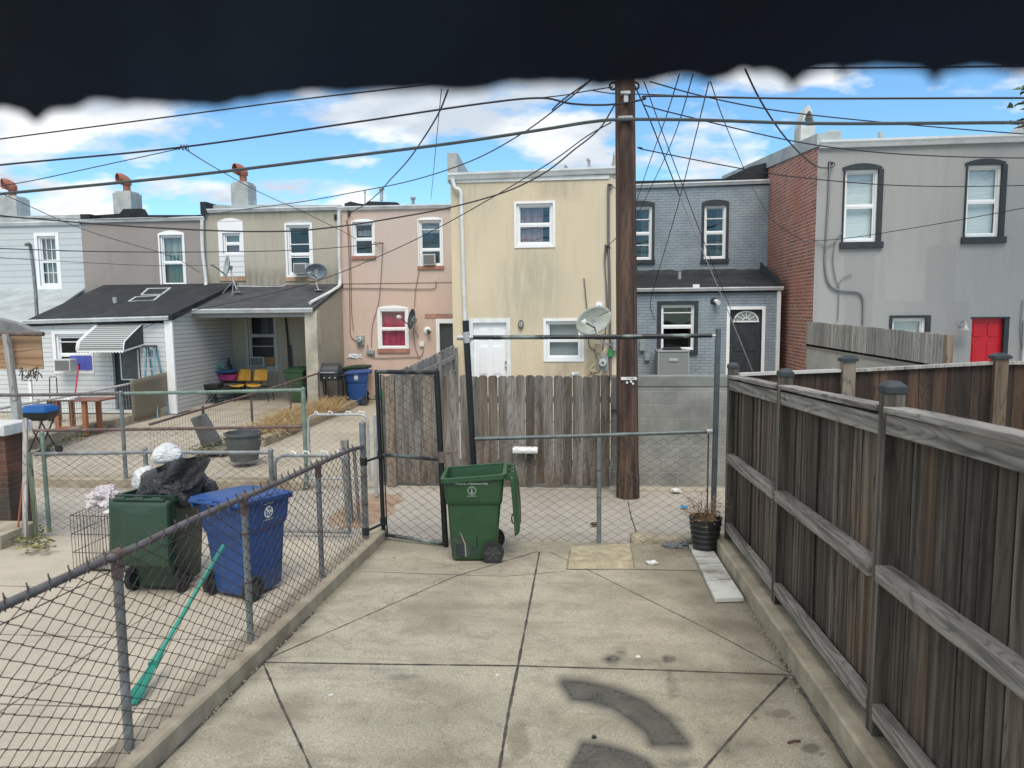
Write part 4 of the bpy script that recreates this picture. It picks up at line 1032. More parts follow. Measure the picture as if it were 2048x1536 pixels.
t_.bx(w3_[0] - o, w3_[0], YG - .03, YG + .02, w3_[2], w3_[3] + o); t_.bx(w3_[1], w3_[1] + .10, YG - .03, YG + .02, w3_[2], w3_[3] + o); t_.bx(w3_[0], w3_[1], YG - .03, YG + .02, w3_[3], w3_[3] + o)
t_.build('window_surround', black_trim, h7, smooth=False)
red = plain('red_door_paint', (.55, .008, .018), .4, var=.08)
dd = MB().bx(d_[0], d_[1] - .1, YG + .1, YG + .14, d_[2], d_[3]).build('door', red, h7, smooth=False)
pn = MB(); dw = d_[1] - d_[0] - .1
for cx_ in (.28, .72):
    for (a, c) in ((.05, .2), (.27, .62), (.7, .93)):
        pn.bx(d_[0] + dw * (cx_ - .16), d_[0] + dw * (cx_ + .16), YG + .085, YG + .1, d_[3] - 2.0 * c, d_[3] - 2.0 * a)
pn.each('door_panel', red, dd, bevel=.007)
MB().bx(d_[1] - .1, d_[1] + .0, YG - .0, YG + .12, d_[2], d_[3]).bx(d_[0] - .03, d_[1] + .0, YG - .02, YG + .02, d_[3], d_[3] + .035).build('door_frame', black_trim, dd, smooth=False)
gutter(h7, gx0 + .02, gx1, zt + .14, YG, h=.16, d=.14, dz=.02)
slab(h7, 'roof', roof_silver, [(gx0, YG - .05, zt + .14), (gx1, YG - .05, zt + .16), (gx1, YG + 11, zt + 1.0), (gx0, YG + 11, zt + 1.0)], .12)
MB().prism([(YG - .06, zt + .02), (YG - .06, zt + .30), (YG + 11, zt + 1.35), (YG + 11, zt + .95)], 'x', gx0 - .05, gx0 + .25).build('coping', roof_silver, h7, smooth=False)
MB().bx(gx0 + .25, gx0 + .55, YG + .2, YG + .8, zt, zt + .42).build('parapet_block', parapet_grey, h7, bevel=.03)
# pointed white chimney hood with an arched opening
YH = YG + 1.25
cz = at(1600, 285, YH).z; c0, c1 = gx0 - .03, at(1630, 250, YH).x; ctop = at(1605, 210, YH).z; hz = at(1600, 252, YH).z
b = MB(); n = 12; out, inn = [], []
wd = c1 - c0; cm = (c0 + c1) / 2 + .02
for i in range(n + 1):
    t = i / n; s_ = abs(2 * t - 1); out.append((c0 + wd * t, hz + (ctop - hz) * (1 - s_ ** 1.7)))
    inn.append((cm - .14 + .28 * t, hz - .0 + (ctop - hz - .13) * (1 - s_ ** 1.7)))
for yy in (YH, YH + .5): pass
vs = [(p[0], y, p[1]) for y in (YH, YH + .55) for p in out + inn]
K = n + 1; fs = []
for i in range(n):
    fs += [(i, i + 1, K + i + 1, K + i), (2 * K + i, 2 * K + i + 1, 3 * K + i + 1, 3 * K + i), (i, i + 1, 2 * K + i + 1, 2 * K + i), (K + i, K + i + 1, 3 * K + i + 1, 3 * K + i)]
fs += [(0, K, 3 * K, 2 * K), (n, K + n, 3 * K + n, 2 * K + n)]
b.add(vs, fs); b.bx(c0, c1, YH, YH + .55, zt + .15, hz)
hood = plain('limewashed_brick', (.55, .56, .54), .9, 0, var=.2, scale=5, bmp=1.0, dirt=((.2, .2, .19), .7), kind='pos')
ch = b.build('chimney', hood, h7, bevel=.01)
c_ = MB()
for pts, r_ in (([(1660, 325), (1657, 400), (1652, 480), (1650, 530), (1657, 565), (1675, 580), (1710, 583), (1723, 590), (1727, 610), (1726, 650)], .022), ([(1684, 466), (1672, 482), (1666, 520), (1672, 560), (1678, 576), (1676, 640)], .012), ([(1607, 481), (1630, 482), (1650, 491), (1665, 487), (1683, 466)], .010), ([(1675, 575), (1685, 557), (1704, 548)], .010), ([(2046, 600), (2042, 650), (2045, 700)], .012)):
    c_.tube(curve([at(a, b_, YG - .04) for a, b_ in pts], 5), r_, 6)
c_.each('wall_cable', conduit_grey, h7)
MB().tube([at(1761, 295, YG + 2.5), at(1761, 264, YG + 2.5)], .06, 8).build('roof_vent', parapet_grey, h7)
MB().prism([(at(1655, 284, YG + 3).x, zt + .3), (at(1740, 284, YG + 3).x, zt + .3), (at(1735, 281, YG + 3).x, at(1735, 281, YG + 3).z), (at(1665, 277, YG + 3).x, at(1665, 277, YG + 3).z)], 'y', YG + 3, YG + 3.3).build('roof_upstand', roof_silver, h7, smooth=False)
MB().prism([(at(1990, 275, YG + 3).x, zt + .3), (at(2100, 275, YG + 3).x, zt + .3), (at(2100, 240, YG + 3).x, at(2100, 240, YG + 3).z), (at(2048, 245, YG + 3).x, at(2048, 245, YG + 3).z)], 'y', YG + 3, YG + 3.3).build('roof_upstand', roof_silver, h7, smooth=False)
MB().bx(at(2043, 690, YG).x, at(2060, 690, YG).x, YG - .1, YG - .02, .2, at(2048, 640, YG).z).build('downpipe', white_trim, h7, smooth=False)
# ================================================================ FENCES
def chain_diag(b, P, Q, z0f, z1f, r=.0033, cell=.070, n=3, jit=0.0, st=.0435, knot=False):
    """true diamond pattern: picket i zigzags between neighbours and hooks into them"""
    P, Q = Vector(P), Vector(Q); Ln = (Q - P).length; d = (Q - P) / Ln; nn = Vector((-d.y, d.x))
    k = int(Ln / cell)
    for i in range(k + 1):
        pts = []; s0 = i * cell; za = z0f(s0); j = 0
        while True:
            z = za + j * st
            s = s0 + (cell * .5 if ((j + i) % 2) else -cell * .5) * 1.04
            if z > z1f(s0): break
            jj = jit * noise.noise(Vector((s0 * 2.3, z * 2.3, 1.3)))
            p = P + d * (s + jj) + nn * (.003 * (1 if j % 2 else -1) + jj * .5)
            pts.append((p.x, p.y, z)); j += 1
        if knot and len(pts) > 2:
            q2, rr = [], []
            for a_, c_ in zip(pts[:-1], pts[1:]):
                a_, c_ = Vector(a_), Vector(c_); q2 += [a_, a_.lerp(c_, .13), a_.lerp(c_, .87)]; rr += [r * 1.9, r, r]
            b.tube(q2, rr, n, cap=False)
        elif len(pts) > 1: b.tube(pts, r, n, cap=False)

# --- our left chain link fence, on the kerb
XF = -2.33
fl_ = thing('chain_link_fence', 'low chain link fence on the kerb along the left of the near concrete yard', 'fence', (XF, 5, 0))
ft = lambda y: gz(y) + 1.16
for y in (3.33, 4.71, 6.12, 1.95):
    g = gz(y) + .10
    pb = MB().tube([(XF, y, g), (XF, y, ft(y) - .05)], .024, 10)
    po = pb.build('post', galv, fl_)
    cp = MB(); cp.tube([(XF, y, ft(y) - .12), (XF, y, ft(y) - .02)], .029, 10); cp.lathe([(.03, -.03), (.03, .03)], (XF, y, ft(y)), 12, Matrix.Rotation(R(90), 3, 'X'))
    for zz in (.45, .8): cp.tube([(XF, y, g + zz), (XF, y, g + zz + .012)], .027, 10)
    cp.each('post_cap', rusty, po)
y = 7.45
cpo = MB().tube([(XF, y, gz(y) + .08), (XF, y, ft(y) + .20)], .034, 12).build('post', galv, fl_)
MB().lathe([(.038, 0), (.038, .03), (.0, .06)], (XF, y, ft(y) + .20), 12).build('post_cap', galv, cpo)
for zz in (.25, .55, .85): MB().tube([(XF, y, zz), (XF, y, zz + .02)], .038, 12).build('band', rusty, cpo)
MB().tube([(XF, 1.6, ft(1.6))] + [(XF + .006 * noise.noise(Vector((yy, 0, 0))), yy, ft(yy) + .012 * noise.noise(Vector((yy * 1.3, 4, 0)))) for yy in [2 + .5 * i for i in range(11)]] + [(XF, 7.45, ft(7.45) - .03)], .021, 12).build('top_rail', rail_mat, fl_)
cm = MB()
chain_diag(cm, (XF + .028, 1.7), (XF + .028, 7.42), lambda s: gz(1.7 + s) + .13, lambda s: ft(1.7 + s) + .035, r=.0024, jit=.006, cell=.062, st=.0385, knot=True)
kn = cm
for q in range(44):
    yy = 1.75 + q * .124; zt_ = ft(yy)
    kn.tube([(XF + .02, yy - .018, zt_ - .02), (XF + .015, yy - .014, zt_ + .035), (XF, yy, zt_ + .052), (XF - .01, yy + .014, zt_ + .035), (XF + .02, yy + .018, zt_ - .02)], .0032, 4)
cm.build('wire_mesh', wire_mat, fl_)
sw = MB().tube([(XF + .03, 1.7, ft(1.7) - .06), (XF + .03, 5.13, ft(5.13) - .05)], .003, 4)
sw.build('tension_wire', wire_mat, fl_)

# --- rear chain link run, tall black post and overhead rail
YR = 7.90
xa, xb = at(950, 900, YR).x, at(1424, 900, YR).x
fr = thing('chain_link_fence', 'low chain link fence across the back of the near yard, ending beside the plant pot', 'fence', ((xa + xb) / 2, YR, 0))
za, zb = at(955, 878, YR).z, at(1420, 863, YR).z
MB().tube([(xa, YR, za), ((xa + xb) / 2, YR, (za + zb) / 2 - .003), (xb - .03, YR, zb), ], .022, 12).build('top_rail', plain('grey_green_rail', (.13, .155, .16), .55, .4, var=.35, scale=8, dirt=((.05, .055, .06), .6)), fr)
MB().tube([(xb - .06, YR, zb), (xb, YR, zb)], .028, 10).build('rail_cup', galv_light, fr)
xm = at(1198, 980, YR).x
p_ = MB().tube([(xm, YR, -.02), (xm, YR, at(1198, 874, YR).z)], .026, 10).build('post', plain('grey_post', (.19, .22, .22), .55, .4, var=.25, scale=10, dirt=((.12, .09, .08), .5)), fr)
MB().tube([(xm, YR, .55), (xm, YR, .565)], .029, 10).tube([(xm, YR, .85), (xm, YR, .87)], .03, 10).build('band', rusty, p_)
cm = MB(); Lr = xb - xa
chain_diag(cm, (xa - .06, YR + .03), (xb - .03, YR + .03), lambda s: .035, lambda s: za + (zb - za) * s / Lr - .03, r=.0030, jit=.006)
cm.build('wire_mesh', wire_mat, fr)
MB().tube([(xb - .035, YR + .03, .08), (xb - .035, YR + .03, zb - .02)], .009, 6).build('tension_bar', rusty, fr)
# overhead frame
tf = thing('overhead_pipe_frame', 'tall pipe frame of peeling black rail joining a black post to a grey post', 'pipe frame', (xa, YR, 0))
p0, p1 = at(931, 641, YR), at(947, 922, YR); pbot = at(962, 1092, YR)
bp = MB().tube([(p0.x, YR, p0.z), (p1.x, YR, p1.z), (pbot.x, YR + .0, .0)], .036, 12).build('post', black_paint, tf)
gx_ = at(1432, 800, YR).x
gp_ = MB().tube([(gx_ + .01, YR, at(1432, 657, YR).z), (gx_ - .01, YR, .0)], .030, 12).build('post', plain('slate_post', (.10, .12, .13), .5, .45, var=.25, scale=8), tf)
b0, b1, b2 = at(918, 675, YR), at(1170, 674, YR), at(1424, 671, YR)
MB().tube([(b0.x, YR, b0.z), (b1.x, YR, b1.z), (b2.x, YR, b2.z)], .024, 12).build('overhead_rail', black_peel, tf)
MB().tube([(b1.x + .1, YR, b1.z - .006), (b2.x - .45, YR, b2.z - .010), (b2.x - .3, YR, b2.z - .004)], .0235, 12).build('rail_wrap', black_paint, tf)
MB().tube([(b0.x - .02, YR, b0.z), (b0.x + .16, YR, b0.z)], .031, 12).tube([(p0.x + .02, YR, b0.z - .06), (p0.x, YR, b0.z + .06)], .042, 12).build('tee_fitting', galv_light, tf)
MB().tube([(b2.x - .02, YR, b2.z), (gx_, YR, b2.z)], .014, 8).build('rail_end_bolt', galv_light, tf)
# --- black gate, standing slightly open towards the yard
gl0, gl1 = at(753, 740, 7.83), at(768, 1084, 7.83)
GR = 7.62
gr0, gr1 = at(874, 741, GR), at(893, 1104, GR)
gt = thing('chain_link_gate', 'tall black chain link gate standing slightly open beside the green cart', 'gate', (gl1.x, 7.83, 0))
A, B_ = Vector((gl0.x, 7.83, gl0.z)), Vector((gl1.x, 7.83, gl1.z)); C_, D_ = Vector((gr0.x, GR, gr0.z)), Vector((gr1.x, GR, gr1.z))
MB().tube([A, B_], .024, 12).tube([C_, D_], .026, 12).build('upright', black_paint, gt)
MB().tube([A + Vector((0, 0, -.02)), C_ + Vector((0, 0, -.02))], .024, 12).build('top_rail', black_peel, gt)
m0, m1 = A.lerp(B_, .485), C_.lerp(D_, .485)
MB().tube([m0, m1], .021, 12).build('middle_rail', black_peel, gt)
MB().tube([A.lerp(B_, .955), C_.lerp(D_, .955)], .021, 12).build('bottom_rail', black_peel, gt)
cm = MB(); cell = .070; W_ = 1; NI = int((C_ - A).length / cell); NJ = int((A - B_).length / .047)
def gpt(u, v_):
    return A.lerp(C_, u).lerp(B_.lerp(D_, u), v_)
for i in range(NI + 1):
    pts = []
    for j in range(int(NJ * .955) + 1):
        u = (i + (.5 if (j + i) % 2 else -.5)) / NI
        if 0.03 <= u <= 1.0: pts.append(gpt(min(u, .97), j / NJ) + Vector((0, .02, 0)))
        elif len(pts) > 1: cm.tube(pts, .0036, 3, cap=False); pts = []
    if len(pts) > 1: cm.tube(pts, .0036, 3, cap=False)
cm.build('wire_mesh', plain('mesh_wire_black', (.03, .03, .03), .6, .2), gt)
tb = MB()
for q in (.1, .88): tb.tube([gpt(.06, q), gpt(.06, q + .02)], .01, 6)
tb = MB().tube([gpt(.06, .03), gpt(.06, .95)], .008, 6).tube([gpt(.955, .03), gpt(.955, .95)], .008, 6)
tb.build('tension_bar', black_paint, gt)
for q in (.49, .88):
    a = gpt(0, q); h = MB().tube([Vector((XF, 7.47, a.z)), a + Vector((.04, 0, 0))], .014, 8).tube([a + Vector((0, 0, -.04)), a + Vector((0, 0, .05))], .034, 10).tube([(XF, 7.45, a.z - .03), (XF, 7.45, a.z + .05)], .04, 10)
    h.each('hinge', black_paint, gt)
lt = gpt(1, .33); MB().bar(gpt(1, .455), gpt(1, .455) + Vector((.17, .05, .02)), .02, .03).tube([gpt(1, .44), gpt(1, .5)], .034, 10).build('latch', rusty, gt)

# --- alley fence: dog eared pickets
picket = wood('grey_picket', (.125, .112, .098), (.27, .25, .225), 'z', warm=(.17, .125, .085), low=((.55, .40, .27), .0, .75), spread=.28, kind='pos')
picket_back = wood('grey_picket_back', (.17, .165, .155), (.36, .35, .33), 'z', spread=.5, kind='pos')
YW = 10.6
wf_ = thing('picket_fence', 'weathered dog eared picket fence on the far side of the alley before the yellow house', 'fence', (-1.2, YW, 0))
x = at(756, 860, YW).x; x1 = at(1226, 860, YW).x; bds = MB(); i = 0
fence_gap = at(890, 860, YW).x
while x < x1 - .05:
    w_ = .130 + .010 * random.random(); px_ = proj((x, YW, 1))[0]
    top = at(px_, 751 + random.uniform(-1.5, 2.0), YW).z; bot = .02 + random.uniform(-.02, .03)
    if 885 < px_ < 915: top -= .02
    yo = random.uniform(-.006, .006); c_ = .028
    tl = random.uniform(-.006, .006)
    poly = [(x, bot), (x + w_, bot), (x + w_ + tl, top - c_), (x + w_ - c_ + tl, top), (x + c_ + tl, top), (x + tl, top - c_)]
    bds.prism(poly, 'y', YW - .009 + yo, YW + .009 + yo)
    x += w_ + random.choice((.003, .004, .006)) + (.02 if i in (8,) else 0); i += 1
bds.build('pickets', picket, wf_, smooth=False)
for zz in (.35, 1.3): MB().bar((at(756, 860, YW).x, YW + .035, zz), (x1, YW + .035, zz), .04, .09).build('rail', picket_back, wf_, smooth=False)
px_ = at(905, 750, YW).x
MB().bx(px_ - .045, px_ + .045, YW - .02, YW + .07, 0, at(905, 741, YW).z).build('post', picket, wf_, smooth=False)
px_ = at(784, 900, YW).x
MB().bx(px_ - .07, px_ + .07, YW - .06, YW - .015, -.01, at(784, 752, YW).z).build('gate_post', wood('ruddy_post', (.16, .125, .095), (.29, .24, .19), 'z', kind='pos'), wf_, smooth=False)
# side fence running back between pink and yellow yards
sf = thing('picket_fence', 'grey picket fence running back from the alley between the pink and yellow houses', 'fence', (-3.02, 14, 0))
bds = MB(); y = YW + .06
while y < YY - .05:
    w_ = .135; zt_ = at(905, 690, YY).z * (y - YW) / (YY - YW) + 1.60 * (YY - y) / (YY - YW) + random.uniform(-.02, .02)
    yo = random.uniform(-.005, .005)
    bds.prism([(y, .03), (y + w_, .03), (y + w_, zt_ - .03), (y + w_ - .03, zt_), (y + .03, zt_), (y, zt_ - .03)], 'x', -3.03 + yo, -3.012 + yo)
    y += w_ + .008
bds.build('pickets', picket_back, sf, smooth=False)
for zz in (.4, 1.45): MB().bar((-2.99, YW + .1, zz - .05), (-2.99, YY - .05, zz + .1), .04, .09).build('rail', picket_back, sf, smooth=False)
for yy in (12.6, 14.8, 16.8): MB().bx(-3.01, -2.92, yy, yy + .09, 0, 1.62 + .02 * (yy - 10)).build('post', picket_back, sf, smooth=False)
# --- block wall at the alley and the block wall with boards that runs back
YB2 = 10.78
bw = thing('block_wall', 'grey concrete block wall behind the utility pole with a darker coping course', 'wall', (3, YB2, 0))
zt = at(1350, 752, YB2).z
MB().bx(at(1222, 900, YB2).x, 5.05, YB2, YB2 + .2, -.1, zt - .16).build('wall', concrete_block, bw, smooth=False)
MB().bx(at(1224, 900, YB2).x, 5.05, YB2 - .012, YB2 + .21, zt - .158, zt).build('coping', plain('coping_block', (.20, .215, .20), .9, 0, var=.25, scale=2, bmp=.6, dirt=((.09, .1, .1), .6), kind='pos'), bw, bevel=.01)
MB().bx(at(1222, 860, YB2).x, at(1245, 860, YB2).x, YB2 - .05, YB2 - .02, at(1230, 818, YB2).z, at(1230, 752, YB2).z - .02).build('board', picket_back, bw, smooth=False)
sw_ = thing('block_wall', 'pale block garden wall topped with grey boards, against the grey house', 'wall', (5.12, 14, 0))
zb_n, zb_f = HC - .84, HC - .82
MB().prism([(YB2 - .15, 0), (YG - .01, 0), (YG - .01, zb_f), (YB2 - .15, zb_n)], 'x', 5.06, 5.24).build('wall', concrete_block_side, sw_, smooth=False)
bds = MB(); y = YB2 - .1; pal = wood('silver_board', (.26, .25, .23), (.50, .48, .45), 'z', spread=.5, kind='pos')
while y < YG - .1:
    w_ = .14; t = (y - YB2) / (YG - YB2); zt_ = (HC - .395) * (1 - t) + (HC - .315) * t + random.uniform(-.008, .008)
    bds.bx(5.04, 5.058, y, y + w_, zb_n - .03, zt_); y += w_ + .006
bds.build('boards', pal, sw_, smooth=False)
MB().bx(5.03, 5.12, YB2 - .20, YB2 - .10, 0, HC - .40).build('post', wood('brown_post', (.17, .12, .08), (.30, .23, .17), 'z', kind='pos'), sw_, smooth=False)
MB().prism([(YB2 - .15, zb_n - .1), (YG, zb_f - .1), (YG, zb_f), (YB2 - .15, zb_n)], 'x', 5.04, 5.06).build('kicker', plain('mortar_band', (.24, .23, .21), .9, kind='pos'), sw_, smooth=False)

# --- near right privacy fence
brd = wood('fence_board', (.050, .039, .029), (.155, .132, .105), 'z', warm=(.12, .074, .04), low=((.62, .50, .36), .2, 1.1), spread=1.15, kind='pos', grain=1.2, bmp=.8)
railw = wood('fence_rail', (.13, .12, .105), (.42, .395, .36), 'y', spread=.3, kind='pos', grain=1.5, bmp=1.0)
postw = wood('fence_post', (.07, .058, .047), (.17, .15, .125), 'z', warm=(.14, .10, .07), spread=.3, kind='pos')
XP = 1.545
rf = thing('privacy_fence', 'tall dark board fence with silvered rails and black capped posts along the right kerb', 'fence', (XP, 5, 0))
posts = [1.84, 3.76, 5.68, 7.60]
for y in posts:
    g = gz(y)
    zt_ = g + 1.955
    p_ = MB().bx(XP - .05, XP + .045, y - .045, y + .045, g + .12, zt_).build('post', postw, rf, bevel=.004)
    c_ = MB().bx(XP - .056, XP + .051, y - .051, y + .051, zt_, zt_ + .035)
    c_.add([(XP - .056, y - .051, zt_ + .035), (XP + .051, y - .051, zt_ + .035), (XP + .051, y + .051, zt_ + .035), (XP - .056, y + .051, zt_ + .035), (XP - .03, y - .025, zt_ + .06), (XP + .025, y - .025, zt_ + .06), (XP + .025, y + .025, zt_ + .06), (XP - .03, y + .025, zt_ + .06)], [(0, 1, 5, 4), (1, 2, 6, 5), (2, 3, 7, 6), (3, 0, 4, 7), (4, 5, 6, 7)])
    c_.build('post_cap', black_trim, p_, bevel=.003)
for a, c in zip(posts[:-1], posts[1:]):
    bds = MB(); y = a + .03
    while y < c - .06:
        w_ = random.choice((.10, .12, .135, .14, .14)); w_ = min(w_, c - .03 - y); ym = y + w_ / 2; xo = random.choice((0, 0, .010)) + random.uniform(-.003, .003)
        bds.bx(XP + .012 + xo, XP + .030 + xo, y, y + w_ - random.choice((.004, .007, .010)), gz(ym) + .10 + random.uniform(0, .02), gz(ym) + 1.86); y += w_
    bds.build('board_panel', brd, rf, smooth=False)
    MB().prism([(a, gz(a) + .12), (c, gz(c) + .12), (c, gz(c) + 1.85), (a, gz(a) + 1.85)], 'x', XP + .052, XP + .060).build('backing_boards', brd, rf, smooth=False)
    for (dz, w2, h2_) in ((1.80, .04, .10), (1.03, .085, .085), (.30, .06, .09)):
        s_ = random.uniform(-.01, .012)
        q = MB()
        k = 10; prev = None
        for i in range(k):
            t0, t1 = i / k, (i + 1) / k
            y0_, y1_ = a + .045 + (c - a - .09) * t0, a + .045 + (c - a - .09) * t1
            pass
        secs = []
        for i in range(k + 1):
            t = i / k; yy = a + .045 + (c - a - .09) * t; zz = gz(yy) + dz + s_ + .006 * noise.noise(Vector((yy * 1.5, dz, 0))); xx = XP - .028 + .004 * noise.noise(Vector((yy * 2, dz, 5)))
            secs.append([(xx - w2 / 2, yy, zz - h2_ / 2), (xx + w2 / 2, yy, zz - h2_ / 2), (xx + w2 / 2, yy, zz + h2_ / 2), (xx - w2 / 2, yy, zz + h2_ / 2)])
        q.loft(secs); q.build('rail', railw, rf, bevel=.005, smooth=False)
    secs = []
    for i in range(11):
        t = i / 10; yy = a + .045 + (c - a - .09) * t; zz = gz(yy) + 1.873 + .010 * noise.noise(Vector((yy * 1.3, a, 2)))
        secs.append([(XP - .065, yy, zz - .016), (XP + .045, yy, zz - .016), (XP + .045, yy, zz + .016), (XP - .065, yy, zz + .016)])
    MB().loft(secs).build('cap_board', railw, rf, bevel=.004, smooth=False)
# --- neighbour's rear privacy fence, dark brown boards facing the yard
YN = 8.02
brd2 = wood('brown_board', (.026, .016, .012), (.075, .045, .03), 'z', warm=(.12, .06, .03), spread=.7, kind='pos', grain=1.0)
nf = thing('privacy_fence', 'dark brown board fence with pale cap rail behind the near right fence', 'fence', (4, YN, 0))
pxs = [XP + .1, at(1692, 800, YN).x, at(1993, 800, YN).x, at(1993, 800, YN).x + 1.8]
zc = lambda x: at(proj((x, YN, 2))[0], 0, YN).z
ztops = [at(1480, 746, YN).z, at(1692, 738, YN).z, at(1993, 723, YN).z, at(2150, 719, YN).z]
for i, (x, zt_) in enumerate(zip(pxs, ztops)):
    if i == 0: continue
    zt_ = at(min(2040, proj((x, YN, 2))[0]), (722, 717, 712)[i - 1], YN).z
    p_ = MB().bx(x - .065, x + .065, YN - .07, YN + .04, 0, zt_).build('post', wood('pale_post', (.17, .145, .115), (.30, .26, .21), 'z', kind='pos') if i == 1 else brd2 if i > 2 else MATS.get('mid_post') or wood('mid_post', (.09, .06, .04), (.19, .135, .095), 'z', kind='pos'), nf, bevel=.004)
    MB().bx(x - .085, x + .085, YN - .09, YN + .05, zt_, zt_ + .03).add([(x - .085, YN - .09, zt_ + .03), (x + .085, YN - .09, zt_ + .03), (x + .085, YN + .05, zt_ + .03), (x - .085, YN + .05, zt_ + .03), (x - .04, YN - .04, zt_ + .06), (x + .04, YN - .04, zt_ + .06), (x + .04, YN, zt_ + .06), (x - .04, YN, zt_ + .06)], [(0, 1, 5, 4), (1, 2, 6, 5), (2, 3, 7, 6), (3, 0, 4, 7), (4, 5, 6, 7)]).build('post_cap', black_trim, p_)
for i in range(3):
    xa_, xb_ = pxs[i], pxs[i + 1]; bds = MB(); x = xa_ + .02
    while x < xb_ - .07:
        w_ = random.choice((.09, .12, .14)); t = (x - xa_) / (xb_ - xa_); zt_ = ztops[i] * (1 - t) + ztops[i + 1] * t
        bds.bx(x, x + w_ - .004, YN + random.uniform(-.004, .004), YN + .02, 0, zt_ - .03); x += w_
    bds.build('board_panel', brd2, nf, smooth=False)
    MB().loft([[(xa_ + .05, YN - .045, ztops[i] - .03), (xa_ + .05, YN + .05, ztops[i] - .03), (xa_ + .05, YN + .05, ztops[i]), (xa_ + .05, YN - .045, ztops[i])], [(xb_ - .075, YN - .045, ztops[i + 1] - .03), (xb_ - .075, YN + .05, ztops[i + 1] - .03), (xb_ - .075, YN + .05, ztops[i + 1]), (xb_ - .075, YN - .045, ztops[i + 1])]]).build('cap_board', plain('pale_cap', (.45, .44, .42), .75, 0, var=.15) if i == 0 else pal, nf, smooth=False)

# --- left neighbour fences
def rail_fence(name, label, Y, rails, posts_, mesh=None, mat=galv, rmat=None, pr=.03, cell=.070, wr=.0030, wmat=None):
    f = thing(name, label, 'fence', (at((posts_[0][0] + posts_[-1][0]) / 2, 900, Y).x, Y, 0))
    for (a, ya, c, yc, r_, m_) in rails:
        p, q = at(a, ya, Y), at(c, yc, Y); MB().tube([p, (p + q) / 2 + Vector((0, 0, -.004)), q], r_, 10).build('rail', m_, f)
    for (px, pt, pb, r_, m_) in posts_:
        q = at(px, pt, Y); MB().tube([(q.x, Y, q.z), (q.x, Y, .0)], r_, 10).lathe([(r_ * 1.15, 0), (r_ * 1.1, .02), (0, .04)], (q.x, Y, q.z), 10).build('post', m_, f)
    if mesh:
        a, c, zb_, ztp = mesh; cm = MB(); xa_, xc_ = at(a, 900, Y).x, at(c, 900, Y).x
        chain_diag(cm, (xa_, Y + .025), (xc_, Y + .025), lambda s: zb_, lambda s: ztp, r=wr, cell=cell, jit=.02); cm.build('wire_mesh', wmat or wire_mat, f)
    return f
greenish = plain('green_pipe', (.17, .24, .20), .6, .2, var=.3, scale=8, dirt=((.12, .09, .07), .6))
YA = 7.95
rail_fence('chain_link_fence', 'chain link fence closing the left neighbour yard behind the green cart', YA, [(70, 908, 300, 904, .022, galv), (300, 904, 545, 905, .022, galv)],
    [(84, 868, 1100, .024, greenish), (290, 900, 0, .026, galv), (541, 902, 0, .03, galv)], (72, 545, .05, at(300, 908, YA).z))
YC = 10.32
f2 = rail_fence('pipe_fence', 'rusty double rail chain link fence across the alley with a green corner post', YC, [(-60, 791, 250, 787, .026, rail_mat), (250, 787, 604, 780, .026, greenish), (66, 861, 300, 858, .024, rusty), (300, 858, 606, 853, .024, rusty)],
    [(-50, 786, 0, .03, galv), (241, 786, 0, .03, MATS['grey_post']), (606, 779, 0, .032, greenish)], (66, 606, .12, at(300, 860, YC).z, ), cell=.075, wr=.003)
# gates with rounded frames
def round_gate(label, Y, x0, x1, yt, yb_, mat, mesh=True, r=.019):
    g = thing('chain_link_gate', label, 'gate', (at(x0, yt, Y).x, Y, 0))
    a, c = at(x0, yt, Y), at(x1, yt, Y); zb_ = at((x0 + x1) / 2, yb_, Y).z; q = .1
    X0, X1, Z1 = a.x, c.x, a.z
    pts = [(X0, Y, zb_), (X0, Y, Z1 - q), (X0 + q * .3, Y, Z1 - q * .3), (X0 + q, Y, Z1), (X1 - q, Y, Z1), (X1 - q * .3, Y, Z1 - q * .3), (X1, Y, Z1 - q), (X1, Y, zb_)]
    MB().tube(pts, r, 8).tube([(X0, Y, zb_ + .02), (X1, Y, zb_ + .02)], r, 8).build('frame', mat, g)
    if mesh:
        cm = MB(); chain_diag(cm, (X0, Y + .02), (X1, Y + .02), lambda s: zb_ + .02, lambda s: Z1 - .01, r=.0024, cell=.062); cm.build('wire_mesh', wire_light, g)
    return g
g1 = round_gate('low rounded chain link gate of the left neighbour yard, open end by the fence corner', YA, 549, 694, 911, 1066, galv)
g2 = round_gate('low rounded chain link gate across the alley in front of the pink house walk', YC, 616, 735, 829, 960, MATS['galvanised_light'])
for g, Y, pts in ((g1, YA, (580, 605, 640, 672)), (g2, YC, (628, 655, 690, 715))):
    hk = MB()
    for i, px in enumerate(pts):
        yy = 910 if g is g1 else 829; a = at(px, yy, Y)
        hk.tube([a, a + Vector((.02, 0, .05)), a + Vector((.05 + .02 * i, 0, .035)), a + Vector((.09, 0, -.01))], .007, 5)
    hk.each('wire_tie', white_trim, g)
gp2 = MB()
pf = thing('fence_post', 'plain grey steel post standing beside the black gate across the alley', 'post', (at(750, 900, 9.9).x, 9.9, 0))
MB().tube([(at(750, 900, 9.9).x, 9.9, 0), (at(750, 830, 9.9).x, 9.9, at(750, 830, 9.9).z)], .026, 10).lathe([(.03, 0), (.0, .03)], (at(750, 830, 9.9).x, 9.9, at(750, 830, 9.9).z), 10).build('tube', galv_light, pf)
wp = thing('wood_post', 'short weathered timber post leaning behind the near left fence', 'post', (at(693, 1000, 8.6).x, 8.6, 0))
MB().bar(at(703, 1100, 8.6), at(689, 880, 8.6), .08, .08).build('timber', MATS['grey_picket_back'], wp, smooth=False)
p0 = at(710, 905, 8.6); MB().tube([at(722, 1090, 8.6), at(708, 900, 8.6)], .022, 8).build('steel_tube', galv, wp)
